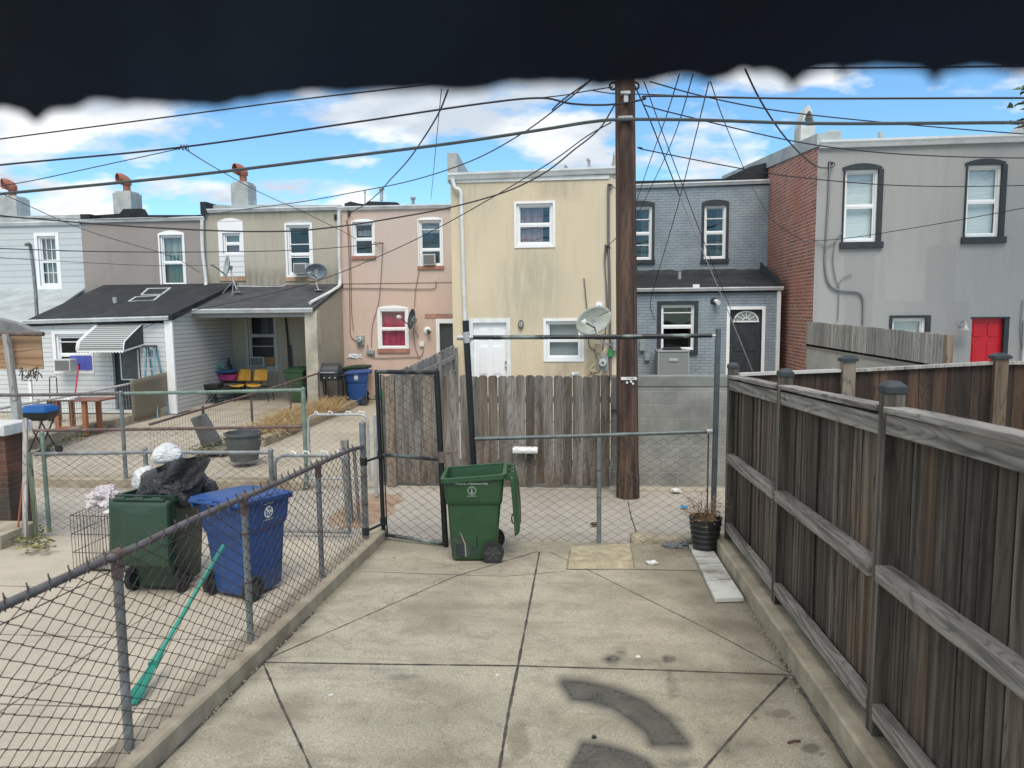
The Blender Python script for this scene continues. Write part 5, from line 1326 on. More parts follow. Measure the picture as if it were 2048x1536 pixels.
# property line fences running back
def line_fence(label, X, y0, y1, z0_, z1_, mat, wmat, posts_, zb_=.05, cell=.09, wr=.0025, rr=.024):
    f = thing('wire_fence', label, 'fence', (X, (y0 + y1) / 2, 0))
    MB().tube([(X, y0, z0_), (X, (y0 + y1) / 2, (z0_ + z1_) / 2 - .02), (X, y1, z1_)], rr, 8).build('top_rail', mat, f)
    for y in posts_: MB().tube([(X, y, 0), (X, y, z0_ + (z1_ - z0_) * (y - y0) / (y1 - y0) + .04)], rr * 1.1, 8).build('post', mat, f)
    b = MB(); k = int((y1 - y0) / cell)
    for i in range(k + 1):
        y = y0 + i * cell; zt_ = z0_ + (z1_ - z0_) * (y - y0) / (y1 - y0)
        b.tube([(X + .01 * math.sin(y * 7), y, zb_), (X + .012 * math.sin(y * 5), y + .01, (zb_ + zt_) / 2), (X, y, zt_)], wr, 3, cap=False)
    for j in range(5):
        zf = j / 5
        b.tube([(X, y0 + (y1 - y0) * q / 12, zb_ + (z0_ + (z1_ - z0_) * q / 12 - zb_) * zf + .01 * math.sin(q * 2)) for q in range(13)], wr, 3, cap=False)
    b.build('wire_mesh', wmat, f); return f
Xp = -7.1
line_fence('old wire fence with flaking rail between the beige porch yard and the pink yard', Xp, 11.2, 19.0, HC - 1.815, HC - 1.64, rusty, wire_light, (12.9, 14.9, 17.0, 18.95))
line_fence('white coated wire fence in front of the taupe house yard', -10.9, 10.6, 18.3, .85, .98, white_wire, white_wire, (11.5, 13.5, 16.6, 18.2), cell=.10, wr=.0035)
# mat hung on that fence
wm = slats('reed_mat', (.19, .165, .12), .018, axis=2, dark=.5)
mt = thing('reed_mat', 'brown reed screen hung over the wire fence before the white addition', 'screen', (-10.8, 17, 0))
ya_, yb__ = 16.4, 18.15
MB().grid(14, 8, lambda u, v_: (-10.83 + .03 * math.sin(u * 5), ya_ + (yb__ - ya_) * u, .04 + (1.0 + .06 * u) * v_)).build('screen', wm, mt).modifiers.new('t', 'SOLIDIFY').thickness = .03

# ================================================================ UTILITY POLE AND WIRES
YP = 10.2
pb_, pt_ = at(1256, 992, YP), at(1250, 165, YP)
polew = wood('pole_wood', (.050, .028, .021), (.15, .092, .068), 'z', warm=(.12, .065, .045), spread=.0, kind='pos', grain=1.4, bmp=1.0, knots=True)
up_ = thing('utility_pole', 'tall dark brown wooden utility pole standing in the alley before the block wall', 'utility pole', (pb_.x, YP, 0))
top = pb_.lerp(pt_, 1.22); n_ = 26; secs = []
for i in range(41):
    t = i / 40; c_ = Vector((pb_.x, YP, -.1)).lerp(Vector((top.x, YP, top.z)), t); rr = .155 + (.128 - .155) * t + .006 * noise.noise(Vector((0, 0, c_.z * 1.5))) + (.01 if i < 3 else 0)
    ring_ = []
    for j in range(n_):
        a = 2 * math.pi * j / n_; q = rr * (1 + .02 * noise.noise(Vector((math.cos(a) * 3, math.sin(a) * 3, c_.z * .4))))
        ring_.append((c_.x + q * math.cos(a), c_.y + q * math.sin(a), c_.z))
    secs.append(ring_)
MB().loft(secs).build('shaft', polew, up_)
pxa = lambda py: pb_.lerp(pt_, (992 - py) / (992 - 165))
rr = .15
a = at(1251, 236, YP - rr - .012); MB().box(a, (.19, .02, .055)).build('bolt_plate', galv_light, up_, bevel=.004)
b = MB()
for dx in (-.06, 0, .06): b.lathe([(.016, 0), (.016, .015), (.0, .02)], a + Vector((dx, -.008, 0)), 8, Matrix.Rotation(R(90), 3, 'X'))
b.each('bolt', galv, up_)
MB().box(at(1251, 186, YP - rr), (.13, .03, .05)).box(at(1252, 198, YP - rr), (.06, .04, .10)).build('clamp', galv_light, up_, bevel=.004)
ey = MB()
for sx, px in ((-1, 1226), (1, 1271)):
    c_ = at(px, 172, YP); ey.tube([c_ + Vector((.045 * math.cos(t), 0, .045 * math.sin(t))) for t in [i * math.pi / 8 for i in range(17)]], .013, 6)
    ey.tube([c_ + Vector((-sx * .04, 0, 0)), c_ + Vector((-sx * .16, 0, 0))], .016, 6)
ey.each('eye_bolt', plain('dark_iron', (.02, .02, .022), .6, .4), up_)
# number strip and round tags
YS = YP - .152
s0_ = at(1258, 757, YS)
st = MB().prism([(s0_.x - .108, s0_.z - .02), (s0_.x + .10, s0_.z - .02), (s0_.x + .112, s0_.z), (s0_.x + .10, s0_.z + .02), (s0_.x - .108, s0_.z + .02)], 'y', YS - .006, YS + .01).build('number_strip', plain('tag_white', (.72, .73, .70), .5), up_, smooth=False)
def text_mesh(s, size, M, name, mat, parent=None, ext=.0008, align='CENTER', sx=1.0):
    cu = bpy.data.curves.new('txt', 'FONT'); cu.body = s; cu.size = size; cu.align_x = align; cu.align_y = 'CENTER'; cu.extrude = ext; cu.resolution_u = 2
    ob = bpy.data.objects.new('txt', cu); COL.objects.link(ob)
    dg = bpy.context.evaluated_depsgraph_get(); me = bpy.data.meshes.new_from_object(ob.evaluated_get(dg))
    bpy.data.objects.remove(ob); bpy.data.curves.remove(cu)
    b = MB(); b.v = [M @ Vector((v.co.x * sx, v.co.y, v.co.z)) for v in me.vertices]; b.f = [tuple(p.vertices) for p in me.polygons]
    bpy.data.meshes.remove(me)
    return b
def face_m(p, rot=Matrix.Identity(3)):      # text upright facing -Y
    return Matrix.Translation(p) @ (rot @ Matrix.Rotation(R(90), 3, 'X')).to_4x4()
text_mesh('319684', .036, face_m((s0_.x + .02, YS - .007, s0_.z)), 'x', None).build('number', black_trim, st, smooth=False)
for (px, py) in ((1254, 765), (1262, 763), (1266, 767)):
    c_ = at(px, py, YS); MB().lathe([(.0, 0), (.016, 0), (.016, .006), (.0, .006)], c_, 14, Matrix.Rotation(R(90), 3, 'X')).build('round_tag', MATS['tag_white'], up_)

YO = YP - .18
def wire(label, pts, r=.012, mat=None, smooth=True, cat='cable', grp=None):
    """pts: (px, py, Y) in the photo"""
    P = [at(a, b_, y) for a, b_, y in pts]
    o = MB().tube(curve(P, 8), r * .82, 6).build('utility_cable', mat or cable_mat)
    return tag(o, label, cat, grp)
wire('thin cable at the top left running up behind the dark fringe', [(-200, 305, YO), (0, 278, YO), (350, 232, YO), (600, 199, YO), (780, 178, YO), (1000, 150, YO), (1200, 115, YO)], .012)
wire('second cable from the top left, splice hanging from it, tied to the pole', [(-200, 354, YO), (0, 330, YO), (350, 296, YO), (700, 246, YO), (950, 209, YO), (1078, 196, YO), (1140, 207, YO), (1200, 210, YO), (1250, 206, YO), (1290, 198, YO), (1310, 192, YO), (1600, 197, YO), (2048, 196, YO), (2300, 198, YO)], .016)
wire('thickest grey cable crossing the whole street through the bolt plate', [(-200, 408, YO), (0, 388, YO), (350, 354, YO), (650, 318, YO), (900, 287, YO), (1080, 260, YO), (1180, 244, YO), (1250, 239, YO), (1400, 240, YO), (1650, 247, YO), (2048, 245, YO), (2300, 245, YO)], .026, cable_lead)
wire('thin cable from pole eye bolt to the upper left cable', [(1226, 174, YO), (1180, 181, YO), (1130, 190, YO), (1078, 196, YO)], .009)
wire('thin cable clipped below the eye bolt passing the pole front', [(1180, 180, YO), (1215, 186, YO), (1252, 188, YO), (1310, 189, YO), (1400, 193, YO)], .008)
wire('long drooping black cable crossing the left house fronts', [(1232, 205, YO), (1205, 250, YO), (1180, 275, YO), (1150, 298, YO), (1090, 345, YO), (1010, 384, YO), (900, 415, YO), (800, 434, YO), (700, 450, YO), (600, 461, YO), (500, 463, YO), (400, 460, YO), (250, 452, YO), (100, 440, YO), (0, 431, YO), (-200, 405, YO)], .014)
wire('thin service cable reaching down to the taupe house awning', [(1222, 245, YO), (1170, 275, 11), (1080, 338, 12), (900, 443, 14), (780, 503, 16), (640, 560, 17), (500, 597, 17.6), (358, 628, 17.9), (290, 655, 17.9)], .011)
wire('low horizontal wire attached to the pink house bracket', [(-100, 492, 14), (0, 497, 15), (200, 503, 17), (400, 504, 19), (600, 500, 20.4), (767, 487, YM - .1)], .014)
wire('thin wire crossing the taupe front wall level with the windows', [(-100, 503, 14), (0, 515, 15), (150, 524, 17), (300, 531, 19), (415, 531, 20.9)], .008)
wire('faint wire running along the roof edge to the beige parapet', [(1185, 158, YO), (1123, 209, YO), (1044, 267, 11), (942, 322, 12), (820, 362, 13.5), (700, 386, 15), (600, 404, 16.5), (500, 417, 18), (400, 430, 19), (250, 438, 19.5), (100, 437, 20), (-100, 430, 20)], .012)
wire('short black tail hanging from the cables left of the pole', [(1190, 155, YO), (1150, 182, YO), (1122, 203, YO), (1104, 220, YO)], .013)
wire('splice wire descending left from the upper cable', [(370, 292, YO), (355, 298, YO), (200, 332, YO), (60, 362, YO), (-40, 378, YO)], .008)
wire('splice wire descending right from the upper cable to the pink house corner', [(370, 292, YO), (378, 303, YO), (440, 341, 13), (520, 385, 16), (600, 421, 19), (680, 460, 20.6), (712, 478, YM - .1)], .010)
wire('thin black wire crossing the left chimneys down to the taupe house', [(-60, 372, 12), (0, 386, 13), (120, 440, 16), (200, 470, 18), (340, 512, 20), (400, 545, 20.8)], .010)
wire('service drop looping down to the pink house roof edge', [(896, 180, YO), (878, 225, 11), (850, 272, 12.5), (815, 322, 14), (780, 360, 16), (755, 388, 18), (725, 412, 20), (700, 425, YM - .1)], .016)
wire('faint straight wire dropping behind the pink house roof', [(883, 178, YO), (872, 290, 14), (862, 398, YM + .5)], .008)
wire('twisted service drop entering the grey house at its upper left', [(1490, 138, 9.9), (1515, 190, 10.5), (1545, 240, 11.5), (1575, 280, 13), (1610, 316, 15), (1636, 334, 16.6), (1656, 336, YG - .05)], .016)
wire('straight drop from the fringe to the blue house left window', [(1359, 148, 9.9), (1331, 237, 12), (1308, 300, 14.5), (1285, 366, 18), (1262, 440, YM - .2)], .010)
wire('second straight drop to the blue house left window', [(1386, 148, 9.9), (1360, 239, 12), (1335, 304, 15), (1306, 366, 18), (1275, 430, YM - .2)], .010)
wire('long drop bending at the blue house ground floor window', [(1418, 163, 9.9), (1398, 244, 11.5), (1365, 376, 14), (1343, 455, 16), (1318, 540, 17.5), (1303, 592, 18.4), (1301, 615, 18.8), (1310, 640, YE - .05)], .010)
wire('drop from the fringe to the black parapet of the blue house', [(1421, 163, 9.9), (1449, 244, 13), (1488, 338, YM)], .010)
wire('pair cable from the pole eye bolt falling to the blue house door', [(1270, 172, YO), (1300, 240, 10.6), (1331, 320, 11.4), (1359, 392, 12.2)], .012)
wire('pale service cable slanting across the blue house black door', [(1359, 392, 12.2), (1400, 490, 13.6), (1450, 608, 15.5), (1505, 742, 18)], .012, cable_pale)
wire('dark thin cable slanting beside the pale one across the black door', [(1288, 163, YO), (1327, 270, 11), (1367, 376, 12), (1397, 455, 13.4), (1450, 590, 15.6), (1513, 742, 18)], .009)
wire('slanting wire from the fringe to the right above the chimney hood', [(1299, 163, YO), (1409, 193, 10.4), (1560, 222, 11), (1780, 246, 12), (2048, 268, 13), (2300, 285, 14)], .011)
wire('slanting wire hooked on the pole crossing the grey house gutter', [(1287, 210, YO), (1350, 227, 10.4), (1560, 277, 11), (1700, 299, 11.6), (1850, 311, 12.3), (2048, 316, 13.4), (2250, 312, 15)], .011)
wire('wire from a pole loop crossing the brick side wall and grey windows', [(1275, 295, YO), (1284, 296, YO), (1297, 301, 10.3), (1487, 338, 11.4), (1600, 355, 12.1), (1760, 369, 13), (1900, 373, 14), (2048, 371, 15), (2250, 366, 16)], .011)
wire('thin rising wire across the grey house between the windows', [(1607, 482, YG - .05), (1690, 477, 16.6), (1850, 452, 15.4), (2048, 416, 14), (2300, 368, 12)], .009)
wire('black cable skimming the fringe at the top right', [(1600, 136, YO - .3), (1800, 135, YO - .3), (2048, 132, YO - .3), (2300, 128, YO - .3)], .014)
wire('short stub wires tied between pole and yellow house bracket', [(1272, 372, YP), (1240, 378, 12), (1218, 372, YY - .1)], .010)
wire('thin wires tied from pole to yellow house wall hook', [(1243, 460, YP), (1230, 478, 13), (1212, 494, YY - .1)], .010)
wire('loose wire from the blue parapet sweeping down the brick wall', [(1502, 370, YM - .3), (1520, 402, 19), (1545, 440, 18), (1575, 462, 17.4), (1607, 482, YG - .1)], .009)
knot = MB()
for k in range(3): knot.tube([at(358 + 7 * k, 300, YO), at(362 + 6 * k, 289, YO - .03), at(368 + 5 * k, 301, YO)], .008, 5)
tag(knot.build('wire_splice', cable_lead), 'small twisted tie on the second cable at the upper left', 'wire tie')
# ================================================================ OBJECTS
def plastic(name, c, rough=.42):
    return plain(name, c, rough, 0, var=.14, scale=3, bmp=.2, dirt=(tuple(x * .6 + .035 for x in c), .55))
cart_green = plastic('cart_green', (.024, .074, .032)); cart_blue = plastic('cart_blue', (.014, .062, .22)); cart_dark = plastic('cart_dark_green', (.020, .048, .030))
wht = plain('print_white', (.75, .78, .76), .6, var=.05)
def wheeled_cart(label, x, y, rz, mat, lid='closed', z=None, s=.93, print_='city', side=1, group=None, grime=False, open_deg=78):
    """roll-out refuse cart; local +x is the front, wheels and hinge at -x"""
    z = gz(y) if z is None else z
    t = thing('wheeled_cart', label, 'trash cart', (x, y, z), rz, group); t.scale = (s * .97, s * .97, s)
    b = MB()
    S = [(.03, -.22, .26, .215), (.06, -.25, .275, .23), (.30, -.275, .295, .242), (.68, -.31, .315, .265), (.70, -.325, .330, .284), (.745, -.332, .336, .295), (.98, -.355, .355, .315)]
    def rg(sec, ins=0, zz=None, r=.05): return ring(sec[1] + ins, sec[2] - ins, -sec[3] + ins, sec[3] - ins, r, sec[0] if zz is None else zz)
    secs = [rg(q) for q in S]
    lift = lambda p: (p[0], p[1], p[2] + max(0, -p[0] - .05) * .16) if p[2] > .9 else p
    secs[-1] = [lift(p) for p in secs[-1]]
    inner = [[lift(p) for p in rg(S[-1], .02)], rg(S[2], .02, .34)]
    b.loft(secs + inner, True, True)
    body = b.build('body', mat, t, local=True, bevel=.0)
    # rim band
    rb = MB(); top = S[-1]
    def rim(e, zz): return [lift(p) for p in ring(top[1] - e, top[2] + e, -top[3] - e, top[3] + e, .055, zz)]
    rb.loft([rim(.004, .945), rim(.028, .95), rim(.03, 1.0), rim(.012, 1.008), rim(-.015, 1.005), rim(-.015, .97)], False, False)
    rb.build('rim', mat, body, local=True)
    # ribs on the side pinch
    for sy in (-1, 1):
        rbb = MB().prism([(-.28, .70), (-.12, .66), (.02, .70)], 'y', sy * .262, sy * .296)
    # handle
    hb = MB()
    for sy in (-.26, 0, .26): hb.bx(-.45, -.37, sy - .012, sy + .012, .97, 1.04)
    hb.tube([(-.46, -.28, 1.03), (-.46, .28, 1.03)], .016, 8)
    hb.build('handle', mat, t, local=True)
    # axle + wheels
    MB().tube([(-.215, -.30, .125), (-.215, .30, .125)], .012, 8).build('axle', galv, t, local=True)
    for sy in (-1, 1):
        M = Matrix.Rotation(R(90), 3, 'X'); c = Vector((-.215, sy * .275, .128))
        wb = MB().lathe([(.095, -.028), (.125, -.03), (.128, -.02), (.128, .02), (.125, .03), (.095, .028)], c, 28, M, cap=False)
        wb.lathe([(.096, -.028), (.096, .028)], c, 28, M, cap=False)
        wo_ = wb.build('wheel', rubber, t, local=True)
        hbm = MB().lathe([(.0, -.012), (.095, -.012), (.095, .012), (.0, .012)], c, 24, M).lathe([(.03, -.03), (.028, .03), (0, .032)], c, 14, M)
        for k in range(6):
            a = math.pi * k / 3; d = Vector((math.cos(a), 0, math.sin(a)))
            hbm.bar(c + d * .03 + Vector((0, sy * .016, 0)), c + d * .094 + Vector((0, sy * .016, 0)), .028, .02, (0, 1, 0))
        hbm.build('hub', plain('hub_grey', (.05, .055, .055), .5), wo_, local=True)
        # guard over wheel
    # front lift bar
    MB().tube([(.30, -.14, .60), (.30, .14, .60)], .012, 8).build('lift_bar', galv, t, local=True)
    # lid
    lw, ll = top[3] + .035, (top[2] - top[1]) + (.09 if lid == 'closed' else -.02)
    def lp(u, v_, w_):   # lid coordinates: u along from hinge, v across, w up
        if lid == 'closed':
            zz = 1.045 + (-.055) * u / ll + w_; return (-.44 + u, v_, zz)
        a = R(open_deg)      # hangs from the hinge behind the cart
        return (-.46 - w_ * math.sin(a) - u * math.cos(a) * 1, v_, 1.03 - u * math.sin(a) + w_ * math.cos(a) * 0)
    lb = MB(); n = 10
    def fn(u, v_):
        U = u * ll; V = (v_ * 2 - 1) * lw
        edge = min(min(u, 1 - u) * ll, (1 - abs(v_ * 2 - 1)) * lw)
        dome = .028 * min(1, edge / .05) + .02 * max(0, math.sin(math.pi * u)) * (1 - (v_ * 2 - 1) ** 2) + (.012 if abs(v_ * 2 - 1) < .45 and edge > .08 else 0)
        if edge < .012: dome -= .03
        return lp(U, V, dome)
    lb.grid(26, 22, fn); lo = lb.build('lid', mat, t, local=True)
    md = lo.modifiers.new('t', 'SOLIDIFY'); md.thickness = .008
    if lid != 'closed':
        a = lp(ll - .02, 0, .0); q = lp(ll - .16, 0, -.0)
        MB().tube(curve([lp(ll - .18, .0, -.01), lp(ll - .14, .0, -.06), lp(ll - .06, .0, -.06), lp(ll - .03, 0, -.01)], 4), .009, 6).build('lid_grip', mat, lo, local=True)
    hg = MB()
    for sy in (-.2, 0, .2): hg.tube([(-.455, sy - .05, 1.035), (-.455, sy + .05, 1.035)], .022, 8)
    hg.each('hinge', mat, t, local=True)
    # printed mark on the chosen side
    sy = side; 
    lean = math.atan((.315 - .295) / .235)
    Rm = Matrix.Rotation(math.pi if sy > 0 else 0, 3, 'Z') @ Matrix.Rotation(R(90) - 0, 3, 'X')
    Rm = Matrix.Rotation(-sy * lean * 1.0, 3, 'X') @ Rm
    cx_ = .02
    def M_(dz, dx=0): return Matrix.Translation((cx_ + dx * (-1 if sy > 0 else 1), sy * (.3085 + .0015 + (dz) * math.tan(lean)), .865 + dz)) @ Rm.to_4x4()
    if print_ == 'city':
        text_mesh('Property of Baltimore City', .034, M_(.078), '', None).build('lettering', wht, body, local=True, smooth=False)
        em = MB()
        def P2(a, b_): return M_(0) @ Vector((a, b_, .0015))
        k = 24
        for rr, w_ in ((.052, .004), (.041, .003)):
            vs = []
            for i in range(k):
                t_ = 2 * math.pi * i / k
                vs += [P2(rr * math.cos(t_), rr * math.sin(t_) - .005), P2((rr - w_) * math.cos(t_), (rr - w_) * math.sin(t_) - .005)]
            em.add(vs, [(2 * i, 2 * i + 1, (2 * i + 3) % (2 * k), (2 * i + 2) % (2 * k)) for i in range(k)])
        pr = [(-.020, -.034), (.020, -.034), (.014, -.026), (.008, -.024), (.005, -.012), (.003, .022), (0, .03), (-.003, .022), (-.005, -.012), (-.008, -.024), (-.014, -.026)]
        em.add([P2(*p) for p in pr], [tuple(range(len(pr)))])
        em.build('city_seal', plain('seal_grey', (.40, .47, .42), .6, var=.05), body, local=True, smooth=False)
        em = MB().add([P2(a, b_) for a, b_ in ((-.055, -.070), (.055, -.070), (.055, -.065), (-.055, -.065))], [(0, 1, 2, 3)])
        em.build('print_line', MATS['seal_grey'], body, local=True, smooth=False)
    else:
        em = MB(); k = 28
        def P2(a, b_, c=.0015): return M_(0) @ Vector((a, b_, c))
        em.add([P2(.062 * math.cos(2 * math.pi * i / k), .062 * math.sin(2 * math.pi * i / k)) for i in range(k)], [tuple(range(k))])
        em.build('recycling_disc', wht, body, local=True, smooth=False)
        am = MB()
        for q in range(3):
            a0 = R(120 * q + 20)
            pts = []
            for i in range(6):
                t_ = a0 + R(70) * i / 5; pts.append((.044 * math.cos(t_), .044 * math.sin(t_)))
            for i in range(5, -1, -1):
                t_ = a0 + R(70) * i / 5; pts.append((.030 * math.cos(t_), .030 * math.sin(t_)))
            am.add([P2(a, b_, .003) for a, b_ in pts], [tuple(range(len(pts)))])
            t_ = a0 + R(70); u_ = a0 + R(100)
            am.add([P2(.054 * math.cos(t_), .054 * math.sin(t_), .003), P2(.020 * math.cos(t_), .020 * math.sin(t_), .003), P2(.037 * math.cos(u_), .037 * math.sin(u_), .003)], [(0, 1, 2)])
        am.build('recycling_arrows', cart_blue, body, local=True, smooth=False)
        ln = MB()
        for zz in (.082, -.085): ln.add([P2(a, b_) for a, b_ in ((-.075, zz), (.075, zz), (.075, zz + .011), (-.075, zz + .011))], [(0, 1, 2, 3)])
        ln.build('print_line', MATS['seal_grey'] if 'seal_grey' in MATS else wht, body, local=True, smooth=False)
    return t, body
p = gp(952, 1113)
cg, cgb = wheeled_cart('green wheeled cart with its lid hanging open, damaged at the base, by the black gate', p.x + .0, 7.30, R(180) + R(5), cart_green, s=.89, lid='open', side=1, open_deg=86)
# hole and scrape at the base of that cart
def cart_face(x, z): return (x, .225 + .04 * max(0, z - .06), z)
def patch(name, pts, mat, off):
    v = []
    for (x, z) in pts:
        hw = .23 + (z - .06) * (.242 - .23) / .24 if z < .3 else .242 + (z - .3) * (.265 - .242) / .38
        v.append((x, hw + off, z))
    return MB().add(v, [tuple(range(len(v)))]).build(name, mat, cgb, local=True, smooth=False)
patch('scuffed_patch', [(.245, .05), (.262, .30), (.15, .31), (.10, .27), (.06, .22), (.05, .08)], plain('scuffed_plastic', (.04, .055, .04), .8, 0, var=.5, scale=20), .003)
patch('broken_hole', [(.22, .08), (.225, .22), (.13, .235), (.10, .17), (.13, .06)], black_trim, .0055)
patch('broken_hole', [(-.02, .09), (.03, .14), (.035, .19), (-.03, .2), (-.03, .14)], black_trim, .0055)
patch('crack', [(.10, .07), (.115, .07), (.12, .22), (.17, .36), (.16, .36), (.105, .22)], plain('crack_pale', (.25, .28, .24), .8), .006)
patch('slot', [(-.035, .2), (-.02, .2), (-.02, .32), (-.035, .32)], plain('slot_dark', (.01, .02, .01), .6), .005)
# blue and green carts in the left yard
c1 = gp(490, 1195)
cb, _ = wheeled_cart('closed blue recycling cart behind the left chain link fence', at(496, 1100, 6.1).x, 6.08, R(90) - R(20), cart_blue, s=.87, side=-1, print_='rec')
c2 = gp(325, 1180)
cgr, _ = wheeled_cart('overfull dark green cart, lid folded back, black bag on top, left yard', at(334, 1100, 6.2).x, 6.22, R(90) + R(-1), cart_dark, s=.87, lid='open', open_deg=87, side=-1, print_='city')
# carts by the pink house
def far_at(px, Y): return at(px, 800, Y).x
wheeled_cart('blue recycling cart standing against the pink house wall', far_at(716, 20.0), 20.0, R(180) + R(14), cart_blue, side=1, print_='rec', z=-.02)
wheeled_cart('green cart with white trash on its lid, behind the blue one at the pink wall', far_at(712, 20.7), 20.75, R(180), cart_dark, side=1, z=.06)
wheeled_cart('green cart just inside the porch beside the beige pillar', far_at(598, 20.0), 20.0, R(270), cart_green, side=1, z=.06)
# ---------------- bags and soft things
def bag(name, label, cat, c, sz, mat, seed, rough=.35, knot=0, freq=2.2, parent=None, grp=None):
    bm = bmesh.new(); bmesh.ops.create_icosphere(bm, subdivisions=5, radius=1)
    vs = []
    for v in bm.verts:
        d = v.co.normalized(); n1_ = noise.noise(d * freq + Vector((seed, 0, 0))); n2_ = abs(noise.noise(d * freq * 2.7 + Vector((0, seed, 0)))); n3_ = abs(noise.noise(d * freq * 6 + Vector((0, 0, seed))))
        r_ = 1 + rough * n1_ - rough * .5 * n2_ - rough * .22 * n3_
        q = d * r_
        if knot and d.z > .8: q += Vector((.1, 0, (d.z - .8) * knot))
        if q.z < -.6: q.z = -.6 + (q.z + .6) * .2
        vs.append(Vector((q.x * sz[0], q.y * sz[1], q.z * sz[2])) + Vector(c))
    b = MB(); b.v = vs; b.f = [tuple(x.index for x in f.verts) for f in bm.faces]; bm.free()
    o = b.build(name, mat, parent)
    for p_ in o.data.polygons: p_.use_smooth = True
    if not parent: tag(o, label, cat, grp)
    return o
def film(name, c, rough=.3, tr=0):
    m_, t, b = newmat(name); v = coords(t, 'obj'); n = noise_(t, v, 9, 6, .6, 1.2)
    L(t, ramp(t, n, [(.35, tuple(x * .7 for x in c)), (.65, c)]), b.inputs['Base Color']); b.inputs['Roughness'].default_value = rough
    wv = N(t, 'ShaderNodeTexNoise'); wv.inputs['Scale'].default_value = 16; wv.inputs['Detail'].default_value = 3; wv.inputs['Distortion'].default_value = 2.5; L(t, coords(t, 'obj', (1, 1, 2.2)), wv.inputs['Vector'])
    bump(t, b, wv.outputs['Fac'], .9, .02)
    MATS[name] = m_; return m_
bag_black = film('bag_black', (.022, .024, .027), .32); bag_white = film('bag_white', (.72, .74, .75), .4); bag_tint = film('bag_translucent', (.66, .60, .62), .35)
Yb = 6.22
a = at(350, 970, Yb); bag('trash_bag', 'big black trash bag bulging out of the dark green cart', 'trash bag', (a.x + .0, Yb, a.z - .02), (.33, .30, .23), bag_black, 3.1, .25, freq=1.3)
a = at(385, 945, Yb)
b = MB(); P0 = at(312, 950, Yb); 
b.grid(20, 10, lambda u, v_: (lambda A_, B2: A_.lerp(B2, v_) + Vector((0, .05 * math.sin(u * 9 + v_ * 4), .02 * noise.noise(Vector((u * 6, v_ * 6, 1))))))(at(312 + 108 * u, 935 - 13 * u - 14 * math.sin(u * 3.1), Yb - .18), at(300 + 105 * u, 1000 - 30 * u, Yb - .22)))
tag(b.build('bag_flap', bag_black), 'loose black plastic flap pulled over the trash bag of the dark green cart', 'plastic sheet')
a = at(335, 910, Yb + .1); bag('trash_bag', 'white tied bag sitting highest on the overfull green cart', 'trash bag', (a.x, Yb + .1, a.z), (.15, .13, .10), bag_white, 8.7, .2, .9, freq=1.4)
a = at(290, 960, Yb + .1); bag('trash_bag', 'white bag squeezed at the left edge of the overfull green cart', 'trash bag', (a.x, Yb + .12, a.z), (.12, .12, .13), bag_white, 5.2, .2, freq=1.4)
a = at(400, 985, Yb); bag('trash_bag', 'small wrinkled black bag at the right side of the overfull cart', 'trash bag', (a.x, Yb + .05, a.z), (.12, .14, .12), bag_black, 1.4, .35, freq=1.6)
a = at(710, 714, 20.7); bag('trash_bag', 'white trash bag on the far green cart by the pink wall', 'trash bag', (a.x, 20.7, a.z), (.24, .2, .09), bag_white, 2.2, .4)
# ---------------- wire crate, bags on it, bucket, tray
cr0, cr1 = at(152, 1100, 6.55), at(255, 1100, 6.55)
zg = gz(6.55); X0, X1, Y0_, Y1_ = cr0.x, cr1.x + .1, 6.5, 7.05
ct_ = thing('wire_crate', 'black wire dog crate standing beside the green carts in the left yard', 'dog crate', ((X0 + X1) / 2, 6.8, zg))
H = .36; H = max(.3, at(180, 1032, 6.5).z - zg)
b = MB()
for k in range(19):
    x = X0 + (X1 - X0) * k / 18
    for yy in (Y0_, Y1_): b.tube([(x, yy, zg + .02), (x, yy, zg + H)], .0022, 4)
    if k % 2 == 0: b.tube([(x, Y0_, zg + H), (x, Y1_, zg + H)], .002, 4)
for k in range(13):
    yy = Y0_ + (Y1_ - Y0_) * k / 12
    for x in (X0, X1): b.tube([(x, yy, zg + .02), (x, yy, zg + H)], .0022, 4)
for zz in (.02, H / 3, 2 * H / 3, H):
    b.tube([(X0, Y0_, zg + zz), (X1, Y0_, zg + zz), (X1, Y1_, zg + zz), (X0, Y1_, zg + zz), (X0, Y0_, zg + zz)], .0035, 5)
b.build('wire_frame', black_paint, ct_)
MB().bx(X0 + .02, X1 - .02, Y0_ + .02, Y1_ - .02, zg + .01, zg + .03).build('tray', plain('crate_tray', (.16, .155, .14), .7, dirt=((.4, .38, .34), .8), scale=20), ct_, smooth=False)
zc_ = zg + H
a = at(208, 1000, 6.75); bag('shopping_bag', 'crumpled thin white shopping bag with red inside on the wire crate', 'shopping bag', (a.x, 6.75, zc_ + .10), (.17, .14, .12), bag_tint, 6.3, .5, .8)
a = at(207, 982, 6.8); MB().box((a.x, 6.85, zc_ + .17), (.09, .05, .10), Matrix.Rotation(.5, 3, 'Y')).build('red_packet', plain('red_card', (.5, .03, .05), .5), None, bevel=.01)
tag(bpy.data.objects['red_packet'], 'red packet poking out of the white shopping bag on the crate', 'packet')
a = at(232, 1022, 6.62); tag(MB().box((a.x, 6.62, zc_ + .03), (.17, .2, .03), Matrix.Rotation(.25, 3, 'Z')).build('foam_tray', bag_white, bevel=.012), 'white foam tray lying on the wire crate beside the cart', 'foam tray')
tag(MB().box((a.x + .02, 6.68, zc_ + .062), (.15, .12, .025), Matrix.Rotation(.1, 3, 'Z')).build('folded_packet', cart_blue, bevel=.008), 'blue folded packet on top of the foam tray on the crate', 'packet')
a = gp(244, 1150)
